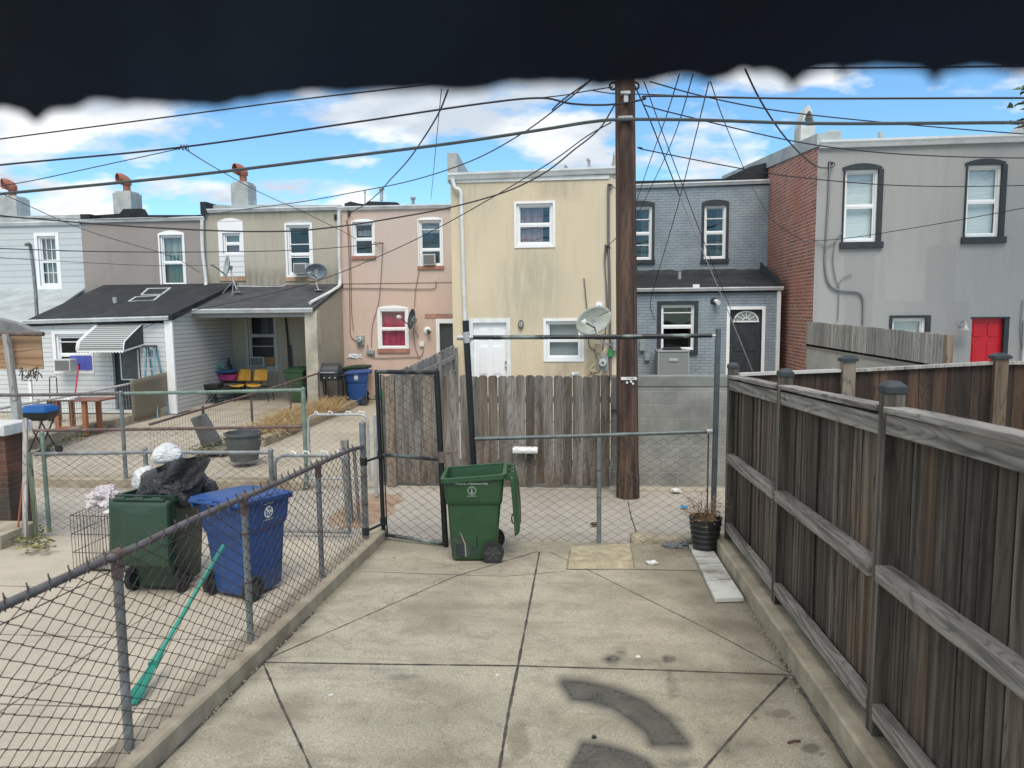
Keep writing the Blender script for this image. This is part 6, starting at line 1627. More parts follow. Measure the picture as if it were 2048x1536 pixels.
tag(MB().lathe([(.0, 0), (.12, 0), (.145, .32), (.152, .34), (.14, .34), (.115, .02), (0, .02)], (a.x + .0, 6.75, gz(6.75)), 22).build('bucket', plain('bucket_grey', (.35, .42, .41), .5, dirt=((.2, .2, .2), .4))), 'pale grey open bucket between the wire crate and the green cart', 'bucket')
# ---------------- broom
g0 = gp(262, 1405); t0 = at(447, 1090, 5.35)
br_ = thing('broom', 'turquoise broom leaning on the blue cart behind the left fence', 'broom', (g0.x, g0.y, gz(g0.y)))
teal = plain('teal_plastic', (.03, .25, .19), .55)
G0 = Vector((g0.x, g0.y, gz(g0.y) + .0)); dd_ = (t0 - G0).normalized()
MB().tube([G0 + dd_ * .32, t0], .015, 8).build('handle', teal, br_)
b = MB(); 
for k in range(60):
    u = (k % 12) / 11 - .5; w_ = (k // 12) / 4 - .5
    sd_ = dd_.cross(Vector((0, 1, 0))).normalized()
    b.tube([G0 + dd_ * .33 + sd_ * u * .04, G0 + dd_ * .15 + sd_ * u * .06 + Vector((0, w_ * .04, 0)), G0 + sd_ * u * .09 + Vector((random.uniform(-.01, .01), w_ * .07, .005))], .0045, 3, cap=False)
b.build('bristles', teal, br_)
MB().tube([G0 + dd_ * .28, G0 + dd_ * .42], [.035, .018], 10).build('socket', teal, br_)
tag(MB().tube([t0, t0 + dd_ * .08], .012, 6).build('stick_end', rusty, br_) if False else br_, None)
# ---------------- brick pillar and leaning sticks
oldb = brick('old_brick', (.06, .026, .018), (.14, .06, .038), (.12, .10, .085), bw=.20, rh=.068, ms=.010, bmp=1.0, grime=.45, var=.4, tint=((.03, .05, .045), .8))
bp_ = thing('brick_pier', 'dark brick pier with a thick white stone cap at the far left', 'pier', (-6.4, 7.9, 0))
xr = at(19, 1000, 7.72).x; ztp = at(30, 872, 7.7).z
MB().bx(-8.3, xr, 7.72, 8.05, -.05, ztp - .0).build('brickwork', oldb, bp_, smooth=False)
MB().bx(-8.35, xr + .05, 7.66, 8.10, ztp, ztp + .13).build('cap', plain('cap_stone', (.55, .56, .55), .8, dirt=((.25, .25, .24), .6), scale=10, bmp=.6), bp_, bevel=.012)
a = gp(10, 1108); tag(MB().bx(-9, at(24, 1100, 7.3).x, 7.15, 7.7, gz(7.3) - .02, gz(7.3) + .16).build('concrete_step', concrete_kerb, bevel=.01), 'low concrete step in front of the brick pier', 'step')
def stick(label, a, b_, Ya, Yb_, w_, h_, mat, nm='timber_stick'):
    tag(MB().bar(at(a[0], a[1], Ya), at(b_[0], b_[1], Yb_), w_, h_).build(nm, mat, smooth=False), label, 'wood strip')
stick('tall pale timber strip leaning on the brick pier', (50, 1112), (51, 836), 7.35, 7.55, .045, .03, MATS['silver_board'])
stick('greenish timber post leaning right of the brick pier', (74, 1075), (58, 905), 7.6, 7.68, .05, .05, wood('mossy_stick', (.10, .12, .07), (.22, .25, .17), 'z', kind='pos'))
stick('thin rusty rod leaning in front of the brick pier', (33, 1085), (46, 960), 7.4, 7.62, .015, .015, plain('rust_rod', (.25, .07, .03), .8), 'metal_rod')
# leaves at its foot
def leaf_cluster(b, c, R_, n, sz, squash=.6, rnd=random):
    for _ in range(n):
        d = Vector((rnd.gauss(0, 1), rnd.gauss(0, 1), rnd.gauss(0, 1))).normalized() * (rnd.random() ** .5) * R_; d.z *= squash
        p = Vector(c) + d; q = Matrix.Rotation(rnd.uniform(0, 6.3), 3, 'Z') @ Matrix.Rotation(rnd.uniform(-1.1, 1.1), 3, 'X'); s_ = sz * rnd.uniform(.6, 1.2)
        pts = [(-s_ * .1, 0, 0), (.25 * s_, .3 * s_, .03 * s_), (s_, 0, -.1 * s_), (.25 * s_, -.3 * s_, .03 * s_)]
        b.add([p + q @ Vector(v) for v in pts], [(0, 1, 2, 3)])
def leaf_mat(name, c1, c2):
    m_, t, b = newmat(name); g = N(t, 'ShaderNodeNewGeometry')
    L(t, ramp(t, g.outputs['Random Per Island'], [(0, c1), (1, c2)]), b.inputs['Base Color']); b.inputs['Roughness'].default_value = .6; MATS[name] = m_; return m_
lf = leaf_mat('vine_leaf', (.05, .075, .02), (.24, .20, .06)); dry = leaf_mat('dry_straw', (.30, .20, .09), (.58, .44, .23)); grn = leaf_mat('weed_leaf', (.05, .07, .03), (.13, .14, .06))
b = MB()
for (px, py, n) in ((75, 1085, 50), (85, 1060, 30), (45, 1080, 30), (95, 1095, 20), (62, 1095, 40)):
    a = gp(px, py + 12); leaf_cluster(b, (a.x, a.y, gz(a.y) + .08), .12, n, .055)
tag(b.build('weeds', lf), 'yellowing leafy weeds growing at the foot of the brick pier', 'weeds', kind='stuff')
# ---------------- planter pot with dead plant
a = gp(1404, 1095); px0_, py0_ = a.x, 7.62
pt = thing('plant_pot', 'black ribbed nursery pot with a dead brown plant in the yard corner', 'plant pot', (px0_, py0_, gz(py0_)))
z0_ = gz(py0_); prof = [(0, 0), (.115, 0)]
for k in range(6): prof += [(.12 + .008 * k, .03 + .055 * k), (.129 + .008 * k, .04 + .055 * k), (.122 + .008 * k, .055 + .055 * k)]
prof += [(.165, .36), (.172, .365), (.172, .385), (.158, .385), (.15, .33), (0, .33)]
MB().lathe(prof, (px0_, py0_, z0_), 30).build('pot', plastic_black, pt)
MB().lathe([(.155, .335), (.1, .35), (0, .355)], (px0_, py0_, z0_), 20).build('soil', MATS['bed_soil'], pt)
b = MB(); rnd = random.Random(5)
for k in range(90):
    a_ = rnd.uniform(0, 6.3); r_ = rnd.uniform(.02, .12); h_ = rnd.uniform(.05, .30); o_ = rnd.uniform(.05, .24)
    s0 = Vector((px0_ + r_ * math.cos(a_), py0_ + r_ * math.sin(a_), z0_ + .34)); dz = -rnd.uniform(.0, .12) if rnd.random() < .5 else .0
    b.tube([s0, s0 + Vector((math.cos(a_) * o_ * .4, math.sin(a_) * o_ * .4, h_ * .7)), s0 + Vector((math.cos(a_) * o_ + rnd.uniform(-.04, .04), math.sin(a_) * o_, h_ + dz))], .0022, 3, cap=False)
    if k % 2: leaf_cluster(b, s0 + Vector((math.cos(a_) * o_, math.sin(a_) * o_, h_ + dz)), .03, 3, .03, 1, rnd)
b.build('dead_plant', leaf_mat('dead_stem', (.16, .09, .045), (.36, .25, .14)), pt)
# ---------------- white board, stone slab, litter
q = [gp(1378, 1097), gp(1418, 1094), gp(1487, 1205), gp(1430, 1207)]
b = MB(); zl = lambda p, h: (p.x, p.y, gz(p.y) + h)
b.add([zl(p, .008) for p in q] + [zl(p, .045) for p in q], [(0, 3, 2, 1), (4, 5, 6, 7), (0, 1, 5, 4), (1, 2, 6, 5), (2, 3, 7, 6), (3, 0, 4, 7)])
tag(b.build('white_board', plain('chipped_white', (.60, .61, .57), .7, 0, var=.12, scale=6, bmp=.5, dirt=((.16, .14, .11), .9), kind='pos'), bevel=.003), 'long flat white board with dirty cross cracks lying beside the right kerb', 'board')
ck = MB()
for t in (.12, .28, .42, .72):
    A_, B2 = q[0].lerp(q[3], t), q[1].lerp(q[2], t)
    ck.tube([(A_.lerp(B2, u / 6).x, A_.lerp(B2, u / 6).y + .012 * math.sin(u * 2.3), gz(A_.lerp(B2, u / 6).y) + .0455) for u in range(7)], .0028, 4)
ck.build('crack', joint_mat, bpy.data.objects['white_board'])
q = [gp(1140, 1098), gp(1262, 1095), gp(1270, 1137), gp(1132, 1138)]
n = 16
def sl(u, v_):
    p = q[3].lerp(q[2], u).lerp(q[0].lerp(q[1], u), v_); e = min(u, 1 - u, v_, 1 - v_)
    return (p.x + .012 * noise.noise(Vector((v_ * 6, 1, 0))), p.y + .012 * noise.noise(Vector((u * 6, 2, 0))), gz(p.y) + (.055 + .012 * noise.noise(Vector((u * 7, v_ * 7, 0))) if e > .001 else .0))
so_ = MB().grid(n * 2, n, sl).build('stone_slab', stone_slab)
tag(so_, 'rough yellowish concrete patch raised above the yard at its back edge', 'slab')
def litter(label, px, py, sz, mat, seed, cat='litter', h=.35, name='crumpled_litter', grp=None, z=0):
    a = gp(px, py); bm = bmesh.new(); bmesh.ops.create_icosphere(bm, subdivisions=3, radius=1); b = MB()
    for v in bm.verts:
        d = v.co; r_ = 1 + .6 * noise.noise(d * 2.2 + Vector((seed, 0, 0))); b.v.append(Vector((a.x + d.x * sz * r_, a.y + d.y * sz * .7 * r_, gz(a.y) + z + max(0, (d.z * .5 + .35)) * sz * h * r_ * 2)))
    b.f = [tuple(x.index for x in f.verts) for f in bm.faces]; bm.free()
    return tag(b.build(name, mat, smooth=False), label, cat, grp)
paper = plain('litter_white', (.62, .63, .62), .7, var=.15, scale=30); pblue = plain('litter_blue', (.06, .28, .5), .5, var=.4, scale=30); pdark = plain('litter_grey', (.13, .14, .15), .7, var=.6, scale=40); pred = plain('litter_red', (.5, .05, .06), .6)
litter('crumpled white paper near the middle of the back edge slab', 1305, 1128, .055, paper, 1)
litter('flattened white and blue wrapper beyond the fence under the block wall', 1352, 984, .075, paper, 2, z=.0)
litter('blue can lying in the alley right of the pole', 1368, 1016, .05, pblue, 3)
litter('pile of grey paper scraps by the broken kerb piece', 1345, 1094, .10, pdark, 4, h=.2)
litter('second heap of grey scraps beside the plant pot', 1372, 1090, .07, pdark, 9, h=.25)
litter('small blue wrapper on the broken kerb piece', 1366, 1078, .035, pblue, 5, z=.05)
litter('tiny blue wrapper against the right kerb past the white board', 1484, 1189, .022, pblue, 6, name='wrapper')
litter('red scrap against the left kerb', 647, 1193, .022, pred, 7, name='scrap')
litter('dark brown bottle shaped scrap lying in the alley behind the fence post', 1190, 1050, .05, plain('litter_brown', (.10, .05, .035), .6), 8)
litter('white pebble left of the centre joint', 662, 1391, .014, paper, 11, 'pebble', name='pebble')
litter('white pebble just left of the joint crossing', 995, 1351, .011, paper, 12, 'pebble', name='pebble')
litter('pale chip beyond the long joint right of centre', 1276, 1315, .018, paper, 13, 'chip', name='chip')
litter('dark leaf curled near the lower centre of the yard', 1188, 1477, .013, black_trim, 14, 'leaf', name='dry_leaf', h=.8)
litter('white scrap in the gap at the left kerb', 538, 1304, .016, paper, 15, name='scrap')
litter('orange scrap on the yard before the gate', 788, 1116, .014, plain('litter_orange', (.5, .16, .08), .6), 16, name='scrap')
a0, a1 = gp(1576, 1489), gp(1600, 1485)
tag(MB().tube([(a0.x, a0.y, gz(a0.y) + .01), ((a0.x + a1.x) / 2, (a0.y + a1.y) / 2, gz(a0.y) + .014), (a1.x, a1.y, gz(a1.y) + .01)], .007, 6).build('cigar_stub', plain('stub_brown', (.10, .045, .03), .7)), 'short brown stub lying on the yard near the right kerb', 'stub')
gb = MB(); rnd = random.Random(3)
for k in range(420):
    if k < 220: y = rnd.uniform(4.5, 7.8); x = XR - abs(rnd.gauss(0, .03))
    elif k < 300: y = rnd.uniform(3.8, 7.6); x = XL + abs(rnd.gauss(0, .02))
    else: y = rnd.uniform(7.4, 7.9); x = rnd.uniform(.6, XR)
    s_ = rnd.uniform(.003, .011); gb.box((x, y, gz(y) + s_ * .5), (s_ * 1.6, s_, s_), Matrix.Rotation(rnd.uniform(0, 3), 3, 'Z'))
tag(gb.build('gravel', plain('grit', (.30, .27, .21), .95, var=.6, scale=40, kind='pos'), smooth=False), 'fine grit and leaf crumbs collected along the kerbs', 'grit', kind='stuff')
# ---------------- dish antennas
def dish(label, cx, cy, Y, w, h, az, el, mat, arm, mast, name='satellite_dish', logo=None, tiltroll=0, tripod=None, foot=None):
    """cx, cy: centre pixel; w, h size in metres; az, el: pointing of the bowl"""
    c = at(cx, cy, Y); t = thing(name, label, 'satellite dish', (c.x, Y, c.z))
    M = Matrix.Rotation(R(az), 3, 'Z') @ Matrix.Rotation(R(el), 3, 'X') @ Matrix.Rotation(R(tiltroll), 3, 'Y')   # bowl axis is local -y
    def bw_(u, v_): 
        r_ = v_; a = u * 2 * math.pi
        return c + M @ Vector((w / 2 * r_ * math.cos(a), -.0 + .09 * (1 - r_ * r_) * 1.0 - .02, h / 2 * r_ * math.sin(a)))
    b = MB().grid(32, 8, lambda u, v_: bw_(u, v_ * .999 + .001)); o = b.build('reflector', mat, t); s_ = o.modifiers.new('t', 'SOLIDIFY'); s_.thickness = .012
    MB().tube([bw_(k / 24, 1.0) for k in range(25)], .008, 5).build('rim', mat, o)
    low = c + M @ Vector((0, .05, -h * .42)); tip = c + M @ Vector((arm[0], -arm[1], arm[2]))
    MB().tube([low, tip], .016, 6).build('arm', plain('arm_dark', (.05, .055, .06), .5), t)
    MB().box(tip, (.11, .10, .08), M).lathe([(.03, 0), (.045, .06), (0, .06)], tip, 10, M @ Matrix.Rotation(R(90), 3, 'X')).build('receiver', MATS['meter_grey'] if foot else white_paint, t, bevel=.008)
    bk = c + M @ Vector((0, .10, -.03 * h)); mp_ = [bk] + [at(px, py, yy) for px, py, yy in mast]
    MB().tube(mp_, .02, 8).box(bk, (.10, .10, .12), M).build('mast', galv_light, t)
    if tripod:
        q = MB()
        for (a_, b_) in tripod: q.tube([at(*a_), at(*b_)], .010, 5)
        q.each('brace', galv_light, t)
    if foot:
        f_ = at(*foot); MB().box(f_, (.22, .16, .02)).build('foot', galv_light, t, bevel=.004)
    if logo:
        Mt = Matrix.Translation(c + M @ Vector((-.02, .045, .02))) @ (M @ Matrix.Rotation(R(90), 3, 'X') @ Matrix.Rotation(R(logo[2]), 3, 'Z')).to_4x4()
        text_mesh(logo[0], logo[1], Mt, '', None, ext=.01).build('lettering', logo[3], o, smooth=False)
    return t
d_grey = plain('dish_grey', (.36, .42, .43), .5, dirt=((.25, .28, .28), .3)); d_blue = plain('dish_slate', (.15, .19, .22), .5); d_dark = plain('dish_dark', (.06, .07, .075), .5)
dish('tilted pale grey dish with lettering on a tripod mast on the beige porch roof', 454, 533, 20.3, .46, .66, -48, -8, d_grey, (0, .40, -.02), [(466, 560, 20.3), (474, 580, 20.3)], tiltroll=18, logo=('DIRECTV', .09, 52, wht),
     tripod=[((466, 562, 20.3), (444, 588, 20.3)), ((467, 562, 20.3), (464, 592, 20.2)), ((467, 562, 20.3), (480, 583, 20.5))], foot=(476, 584, 20.3))
dish('round slate dish facing forward on the right of the beige porch roof', 632, 543, 20.4, .62, .46, 14, 12, d_blue, (-.14, .36, .02), [(632, 566, 20.4), (637, 580, 20.4)], foot=(637, 580, 20.4), tiltroll=-6)
dish('dark grey dish with lettering mounted right of the crimson window', 824, 638, 20.9, .36, .60, -45, -6, d_dark, (-.0, .44, .02), [(830, 660, 20.95), (836, 673, YM - .02)], tiltroll=14, logo=('dish', .12, 52, plain('logo_grey', (.35, .36, .36), .5)))
dish('big pale dish on the yellow house in front of the lower window', 1187, 641, 16.55, .84, .60, 8, 6, plain('dish_pale', (.42, .45, .40), .45, dirt=((.36, .38, .30), .3)), (-.22, .25, .12), [(1196, 668, 16.5), (1204, 685, 16.6), (1222, 692, YY - .02)], tiltroll=-28,
     tripod=[((1203, 682, 16.6), (1236, 697, YY - .02)), ((1208, 690, 16.6), (1220, 700, YY - .02))])
c_ = at(1198, 612, 16.9); cm_ = thing('security_camera', 'small white dome camera above the big pale dish on the yellow wall', 'security camera', (c_.x, 16.98, c_.z))
MB().lathe([(.09, 0), (.09, .03), (.06, .08), (0, .09)], (c_.x, 16.99, c_.z), 18, Matrix.Rotation(R(90), 3, 'X')).build('dome', white_trim, cm_)
MB().lathe([(.03, .07), (.03, .10), (0, .10)], (c_.x + .01, 16.99, c_.z - .01), 12, Matrix.Rotation(R(90), 3, 'X')).build('lens', black_paint, cm_)
# ---------------- meters, lamps, boxes
def meter(label, px, py, Y, s=.22, side=-1):
    c_ = at(px, py, Y); t = thing('electric_meter', label, 'electric meter', (c_.x, Y, c_.z))
    MB().bx(c_.x - s * .5, c_.x + s * .5, Y - .10, Y + .0, c_.z - s * .75, c_.z + s * .55).build('box', meter_grey, t, bevel=.01)
    MB().lathe([(s * .38, 0), (s * .38, .05), (s * .33, .12), (0, .13)], (c_.x, Y - .10, c_.z + s * .05), 20, Matrix.Rotation(R(90), 3, 'X')).build('dial', plain('meter_glass', (.45, .48, .46), .25), t)
    MB().lathe([(s * .12, 0), (0, .02)], (c_.x, Y - .225, c_.z + s * .05), 10, Matrix.Rotation(R(90), 3, 'X')).build('dial_centre', black_trim, t)
    return t
meter('round electric meter on the pink wall above the carts', 722, 679, YM)
meter('round electric meter on the yellow wall beside the big dish', 1205, 725, YY, .26)
def wbox(label, px, py, Y, w_, h_, d_, mat, cat='junction box', nm='junction_box'):
    c_ = at(px, py, Y); return tag(MB().bx(c_.x - w_ / 2, c_.x + w_ / 2, Y - d_, Y, c_.z - h_ / 2, c_.z + h_ / 2).bx(c_.x - w_ / 2 + .01, c_.x + w_ / 2 - .01, Y - d_ - .006, Y - d_ + .002, c_.z - h_ / 2 + .015, c_.z + h_ / 2 - .01).build(nm, mat, bevel=.005), label, cat)
wbox('low grey junction box left of the crimson window', 742, 704, YM, .24, .13, .08, meter_grey)
wbox('small square white outlet box right of the dark dish', 844, 688, YM, .14, .15, .06, white_paint)
wbox('green utility box on the yellow wall right of the big dish', 1221, 706, YY, .11, .17, .1, plain('box_green', (.03, .25, .06), .5))
wbox('grey electrical cabinet on the yellow wall behind the pole', 1232, 690, YY - .02, .16, .26, .12, meter_grey)
wbox('tan conduit box on the yellow wall by the gas pipes', 1196, 697, YY, .12, .22, .12, plain('box_tan', (.35, .30, .2), .7))
wbox('tall grey cabinet on the blue wall beside the pole', 1284, 690, YE, .14, .30, .1, meter_grey)
wbox('small grey disconnect box on the blue wall', 1294, 715, YE, .13, .16, .08, meter_grey)
pp = MB().tube(curve([at(1205, 735, 16.9), at(1200, 750, 16.85), at(1185, 748, 16.8), at(1180, 740, 16.8), at(1190, 728, 16.85)], 5), .035, 8)
pp.tube([at(1196, 708, 16.9), at(1200, 722, 16.85)], .03, 8)
tag(pp.build('gas_pipe', plain('gas_pipe_tan', (.30, .26, .18), .7)), 'bent tan gas pipe below the meter on the yellow wall', 'pipe')
# wall lamp on the yellow house
c_ = at(1042, 649, YY); t = thing('wall_lamp', 'oval grey bulkhead lamp beside the white door of the yellow house', 'wall lamp', (c_.x, YY, c_.z))
ov = lambda rx, rz_, y0, n=20: [(c_.x + rx * math.cos(2 * math.pi * k / n), y0, c_.z + rz_ * math.sin(2 * math.pi * k / n)) for k in range(n)]
MB().loft([ov(.065, .11, YY), ov(.065, .11, YY - .05), ov(.05, .09, YY - .055)]).build('housing', plain('lamp_grey', (.13, .13, .12), .5), t)
MB().loft([ov(.04, .075, YY - .05), ov(.03, .06, YY - .08)]).build('lens', plain('lamp_lens', (.42, .42, .38), .3), t)
MB().bx(c_.x - .005, c_.x + .005, YY - .09, YY - .05, c_.z - .09, c_.z + .09).build('guard', plain('lamp_grey2', (.13, .13, .12), .5), t, smooth=False)
# gooseneck lamp, grey house
c_ = at(1920, 650, YG); t = thing('wall_lamp', 'silver gooseneck barn lamp left of the red door', 'wall lamp', (c_.x, YG, c_.z))
MB().tube(curve([(c_.x, YG, c_.z + .02), (c_.x, YG - .12, c_.z + .09), (c_.x, YG - .22, c_.z + .08), (c_.x, YG - .24, c_.z + .0)], 5), .015, 8).lathe([(.05, 0), (.05, .02), (0, .02)], (c_.x, YG, c_.z + .02), 12, Matrix.Rotation(R(90), 3, 'X')).build('arm', galv_light, t)
MB().lathe([(.035, .06), (.045, .0), (.06, -.03), (.13, -.09), (.12, -.09), (.04, -.01)], (c_.x, YG - .24, c_.z - .02), 20, cap=False).build('shade', plain('shade_silver', (.42, .42, .40), .4, .3), t)
# flood light blue house, lamp pink
def flood(label, px, py, Y, m1_, m2_, r_=.09):
    c_ = at(px, py, Y); t = thing('flood_light', label, 'flood light', (c_.x, Y, c_.z))
    MB().lathe([(r_, 0), (r_, .03), (r_ * .6, .06), (0, .06)], (c_.x, Y, c_.z), 16, Matrix.Rotation(R(90), 3, 'X')).build('base', m1_, t)
    MB().tube([(c_.x + .03, Y - .06, c_.z), (c_.x + .08, Y - .2, c_.z - .05)], [.05, .06], 12).build('head', m2_, t)
flood('black and white flood light beside the blue house door', 1428, 602, YE, black_trim, white_trim)
flood('round white camera light right of the dark dish', 855, 661, YM, white_trim, plain('lens_dark', (.08, .09, .09), .4), .11)
# bracket insulators on walls
for lab, px, py, Y in (('small wall bracket with wire on the upper right of the yellow house', 1217, 372, YY), ('wire bracket at mid height of the yellow house edge', 1211, 494, YY), ('wire bracket at the upper left of the grey house', 1658, 328, YG), ('wire bracket with loops at the pink and beige house joint', 697, 425, YM), ('bracket at the upper right of the beige house', 670, 432, YM)):
    a = at(px, py, Y); q = MB().bx(a.x - .02, a.x + .02, Y - .03, Y, a.z - .12, a.z + .05).tube(curve([a + Vector((0, -.03, 0)), a + Vector((.05, -.08, .02)), a + Vector((.10, -.08, -.02)), a + Vector((.06, -.06, -.08)), a + Vector((.0, -.05, -.10))], 4), .010, 5).lathe([(.028, -.03), (.028, .03)], a + Vector((.04, -.06, .0)), 8)
    tag(q.build('wire_bracket', cable_mat), lab, 'bracket')
# ---------------- window air conditioners
def aircon(label, r4, Y, d_=.32, mat=None):
    x0, x1, z0, z1 = rect(*r4, Y - d_); t = thing('air_conditioner', label, 'air conditioner', ((x0 + x1) / 2, Y, z0))
    MB().bx(x0, x1, Y - d_, Y + .08, z0, z1).build('case', mat or plain('ac_white', (.50, .52, .52), .5, dirt=((.3, .3, .28), .4)), t, bevel=.012)
    MB().bx(x0 + .03, x1 - .03, Y - d_ - .006, Y - d_ + .01, z0 + .03, z1 - .03).build('grille', slats('ac_grille', (.16, .17, .17), .014, dark=.35, kind='pos') if 'ac_grille' not in MATS else MATS['ac_grille'], t, smooth=False)
aircon('white window air conditioner under the taupe addition window', (108, 719, 140, 743), 18.0, .35)
aircon('window air conditioner in the right upper window of the beige house', (586, 526, 612, 548), YM, .22)
aircon('window air conditioner in the porch window of the beige house', (500, 714, 528, 733), YM, .15)
aircon('window air conditioner in the right upper window of the pink house', (845, 508, 870, 530), YM, .12)
b = rect(142, 711, 184, 740, 17.97)
tag(MB().grid(12, 6, lambda u, v_: (b[0] + (b[1] - b[0]) * u, 17.95 + .012 * math.sin(u * 15), b[2] + (b[3] - b[2]) * v_)).build('blue_cover', plain('blue_sheet', (.08, .10, .42), .6, var=.2)), 'blue plastic sheet filling the window beside the white air conditioner', 'plastic sheet')
# condenser
x0, x1 = at(1316, 720, 18.1).x, at(1378, 720, 18.1).x; zt_ = at(1347, 701, 18.1).z
t = thing('ac_condenser', 'large grey square air conditioning condenser in front of the blue house window', 'condenser', ((x0 + x1) / 2, 18.4, 0))
cs = slats('condenser_louvre', (.22, .24, .245), .03, dark=.55)
MB().bx(x0, x1, 18.1, 18.85, 1.05 - .4, zt_ - .04).build('louvre_body', cs, t, bevel=.01)
MB().bx(x0 - .02, x1 + .02, 18.08, 18.87, zt_ - .04, zt_).build('top', plain('condenser_top', (.28, .30, .30), .5), t, bevel=.012)
MB().bx(x0 + .26, x1 - .26, 18.075, 18.1, zt_ - .27, zt_ - .20).build('badge', galv_light, t, bevel=.01)
f_ = MB()
for x in (x0 - .004, x1 - .03): f_.bx(x, x + .034, 18.09, 18.13, .65, zt_ - .04)
f_.each('corner_post', MATS['condenser_top'], t, smooth=False)
MB().lathe([(.24, 0), (.25, .03), (.2, .06), (0, .07)], ((x0 + x1) / 2, 18.47, zt_), 24).build('fan_grille', black_trim, t)
MB().bx(x0 - .1, x1 + .1, 18.0, 18.95, 0, .65).build('stand', concrete_kerb, t, smooth=False)
# ---------------- taupe yard: awning
aw = thing('door_awning', 'striped grey and white metal awning over the door of the white addition', 'awning', (at(225, 660, 18).x, 18.0, at(225, 660, 18).z))
def aws():
    m_, t, b = newmat('awning_stripe'); sp = N(t, 'ShaderNodeSeparateXYZ'); L(t, coords(t, 'pos'), sp.inputs[0])
    rx0 = at(196, 660, 17.5).x
    fr_ = math_(t, 'FRACT', math_(t, 'DIVIDE', sp.outputs[2], .05))
    base = ramp(t, fr_, [(0, (.06, .065, .065)), (.35, (.07, .075, .075)), (.42, (.45, .47, .46)), (1, (.40, .42, .41))])
    st = math_(t, 'COMPARE', sp.outputs[0], rx0 - .33, .045); st2 = math_(t, 'COMPARE', sp.outputs[0], rx0 - .52, .045)
    L(t, mix(t, math_(t, 'MAXIMUM', st, st2), base, (.75, .77, .77)), b.inputs['Base Color']); b.inputs['Roughness'].default_value = .45
    bump(t, b, math_(t, 'PINGPONG', math_(t, 'DIVIDE', sp.outputs[2], .05), .5), .8, .02); MATS['awning_stripe'] = m_; return m_
awm = aws()
TL, TR_ = at(196, 656, 17.99), at(285, 648, 17.99)
TL = Vector((at(205, 650, 17.99).x, 17.99, TR_.z))
FL, FR = at(134, 700, 17.1), at(222, 700, 17.1)
def awf(u, v_):      # u across, v from wall to front edge, drooping front
    x = (TL.x - .0) * (1 - u) + TR_.x * u; y = 17.99 - .85 * min(1, v_ * 1.25); z = TR_.z - .42 * min(1, v_ / .75) ** 1.1 - (.22 * ((v_ - .75) / .25) if v_ > .75 else 0)
    if v_ > .75: y = 17.99 - .80 - .06 * math.sin((v_ - .75) / .25 * 1.5)
    return (x - .15 * (1 - u), y, z)
o = MB().grid(10, 20, awf).build('canopy', awm, aw); o.modifiers.new('t', 'SOLIDIFY').thickness = .015
for u, nm in ((1, 'r'), (0, 'l')):
    pts = [awf(u, k / 20) for k in range(21)]; e = awf(u, 1)
    poly = pts + [(e[0], e[1], e[2]), (pts[0][0], 17.99, e[2] + .12)]
    MB().add(poly, [tuple(range(len(poly)))]).build('side_panel', slats('awning_side', (.045, .05, .05), .05, dark=.4) if 'awning_side' not in MATS else MATS['awning_side'], aw, smooth=False)
    MB().tube(pts, .014, 6).build('edge_trim', white_trim, aw)
sc = MB(); 
for k in range(16):
    u0, u1 = k / 16, (k + 1) / 16; a_, c_ = Vector(awf(u0, 1)), Vector(awf(u1, 1)); m2 = (a_ + c_) / 2
    sc.add([a_, c_, c_ - Vector((0, 0, .03)), m2 - Vector((0, 0, .07)), a_ - Vector((0, 0, .03))], [(0, 1, 2, 3, 4)])
e = Vector(awf(1, 1)); w0 = Vector((e.x, 17.99, e.z + .12))
for k in range(10):
    a_, c_ = e.lerp(w0, k / 10), e.lerp(w0, (k + 1) / 10); m2 = (a_ + c_) / 2
    sc.add([a_, c_, c_ - Vector((0, 0, .02)), m2 - Vector((0, 0, .06)), a_ - Vector((0, 0, .02))], [(0, 1, 2, 3, 4)])
sc.build('scalloped_edge', white_trim, aw, smooth=False)
# ladder
lx, lY = 298, 17.6
t = thing('step_ladder', 'pale blue step ladder leaning beside the white addition door', 'ladder', (at(300, 840, lY).x, lY, 0))
A0, A1, B0, B1 = at(287, 850, 17.3), at(292, 694, 17.85), at(316, 850, 17.3), at(308, 694, 17.85)
lblue = plain('ladder_blue', (.10, .26, .33), .5, dirt=((.3, .32, .3), .5), scale=14)
MB().bar(A0, A1, .035, .08).bar(B0, B1, .035, .08).each('side_rail', lblue, t, smooth=False)
r_ = MB()
for k in range(1, 7): r_.bar(A0.lerp(A1, k / 7), B0.lerp(B1, k / 7), .08, .025)
r_.each('tread', galv_light, t, smooth=False)
MB().bar(A1 + Vector((-.05, 0, .02)), B1 + Vector((.05, 0, .02)), .16, .05).build('ladder_top', plain('ladder_cap', (.06, .07, .08), .5), t, smooth=False)
MB().bar(A1 + Vector((0, .1, 0)), A0 + Vector((.06, .55, 0)), .03, .03).bar(B1 + Vector((0, .1, 0)), B0 + Vector((0, .55, 0)), .03, .03).each('rear_leg', lblue, t, smooth=False)
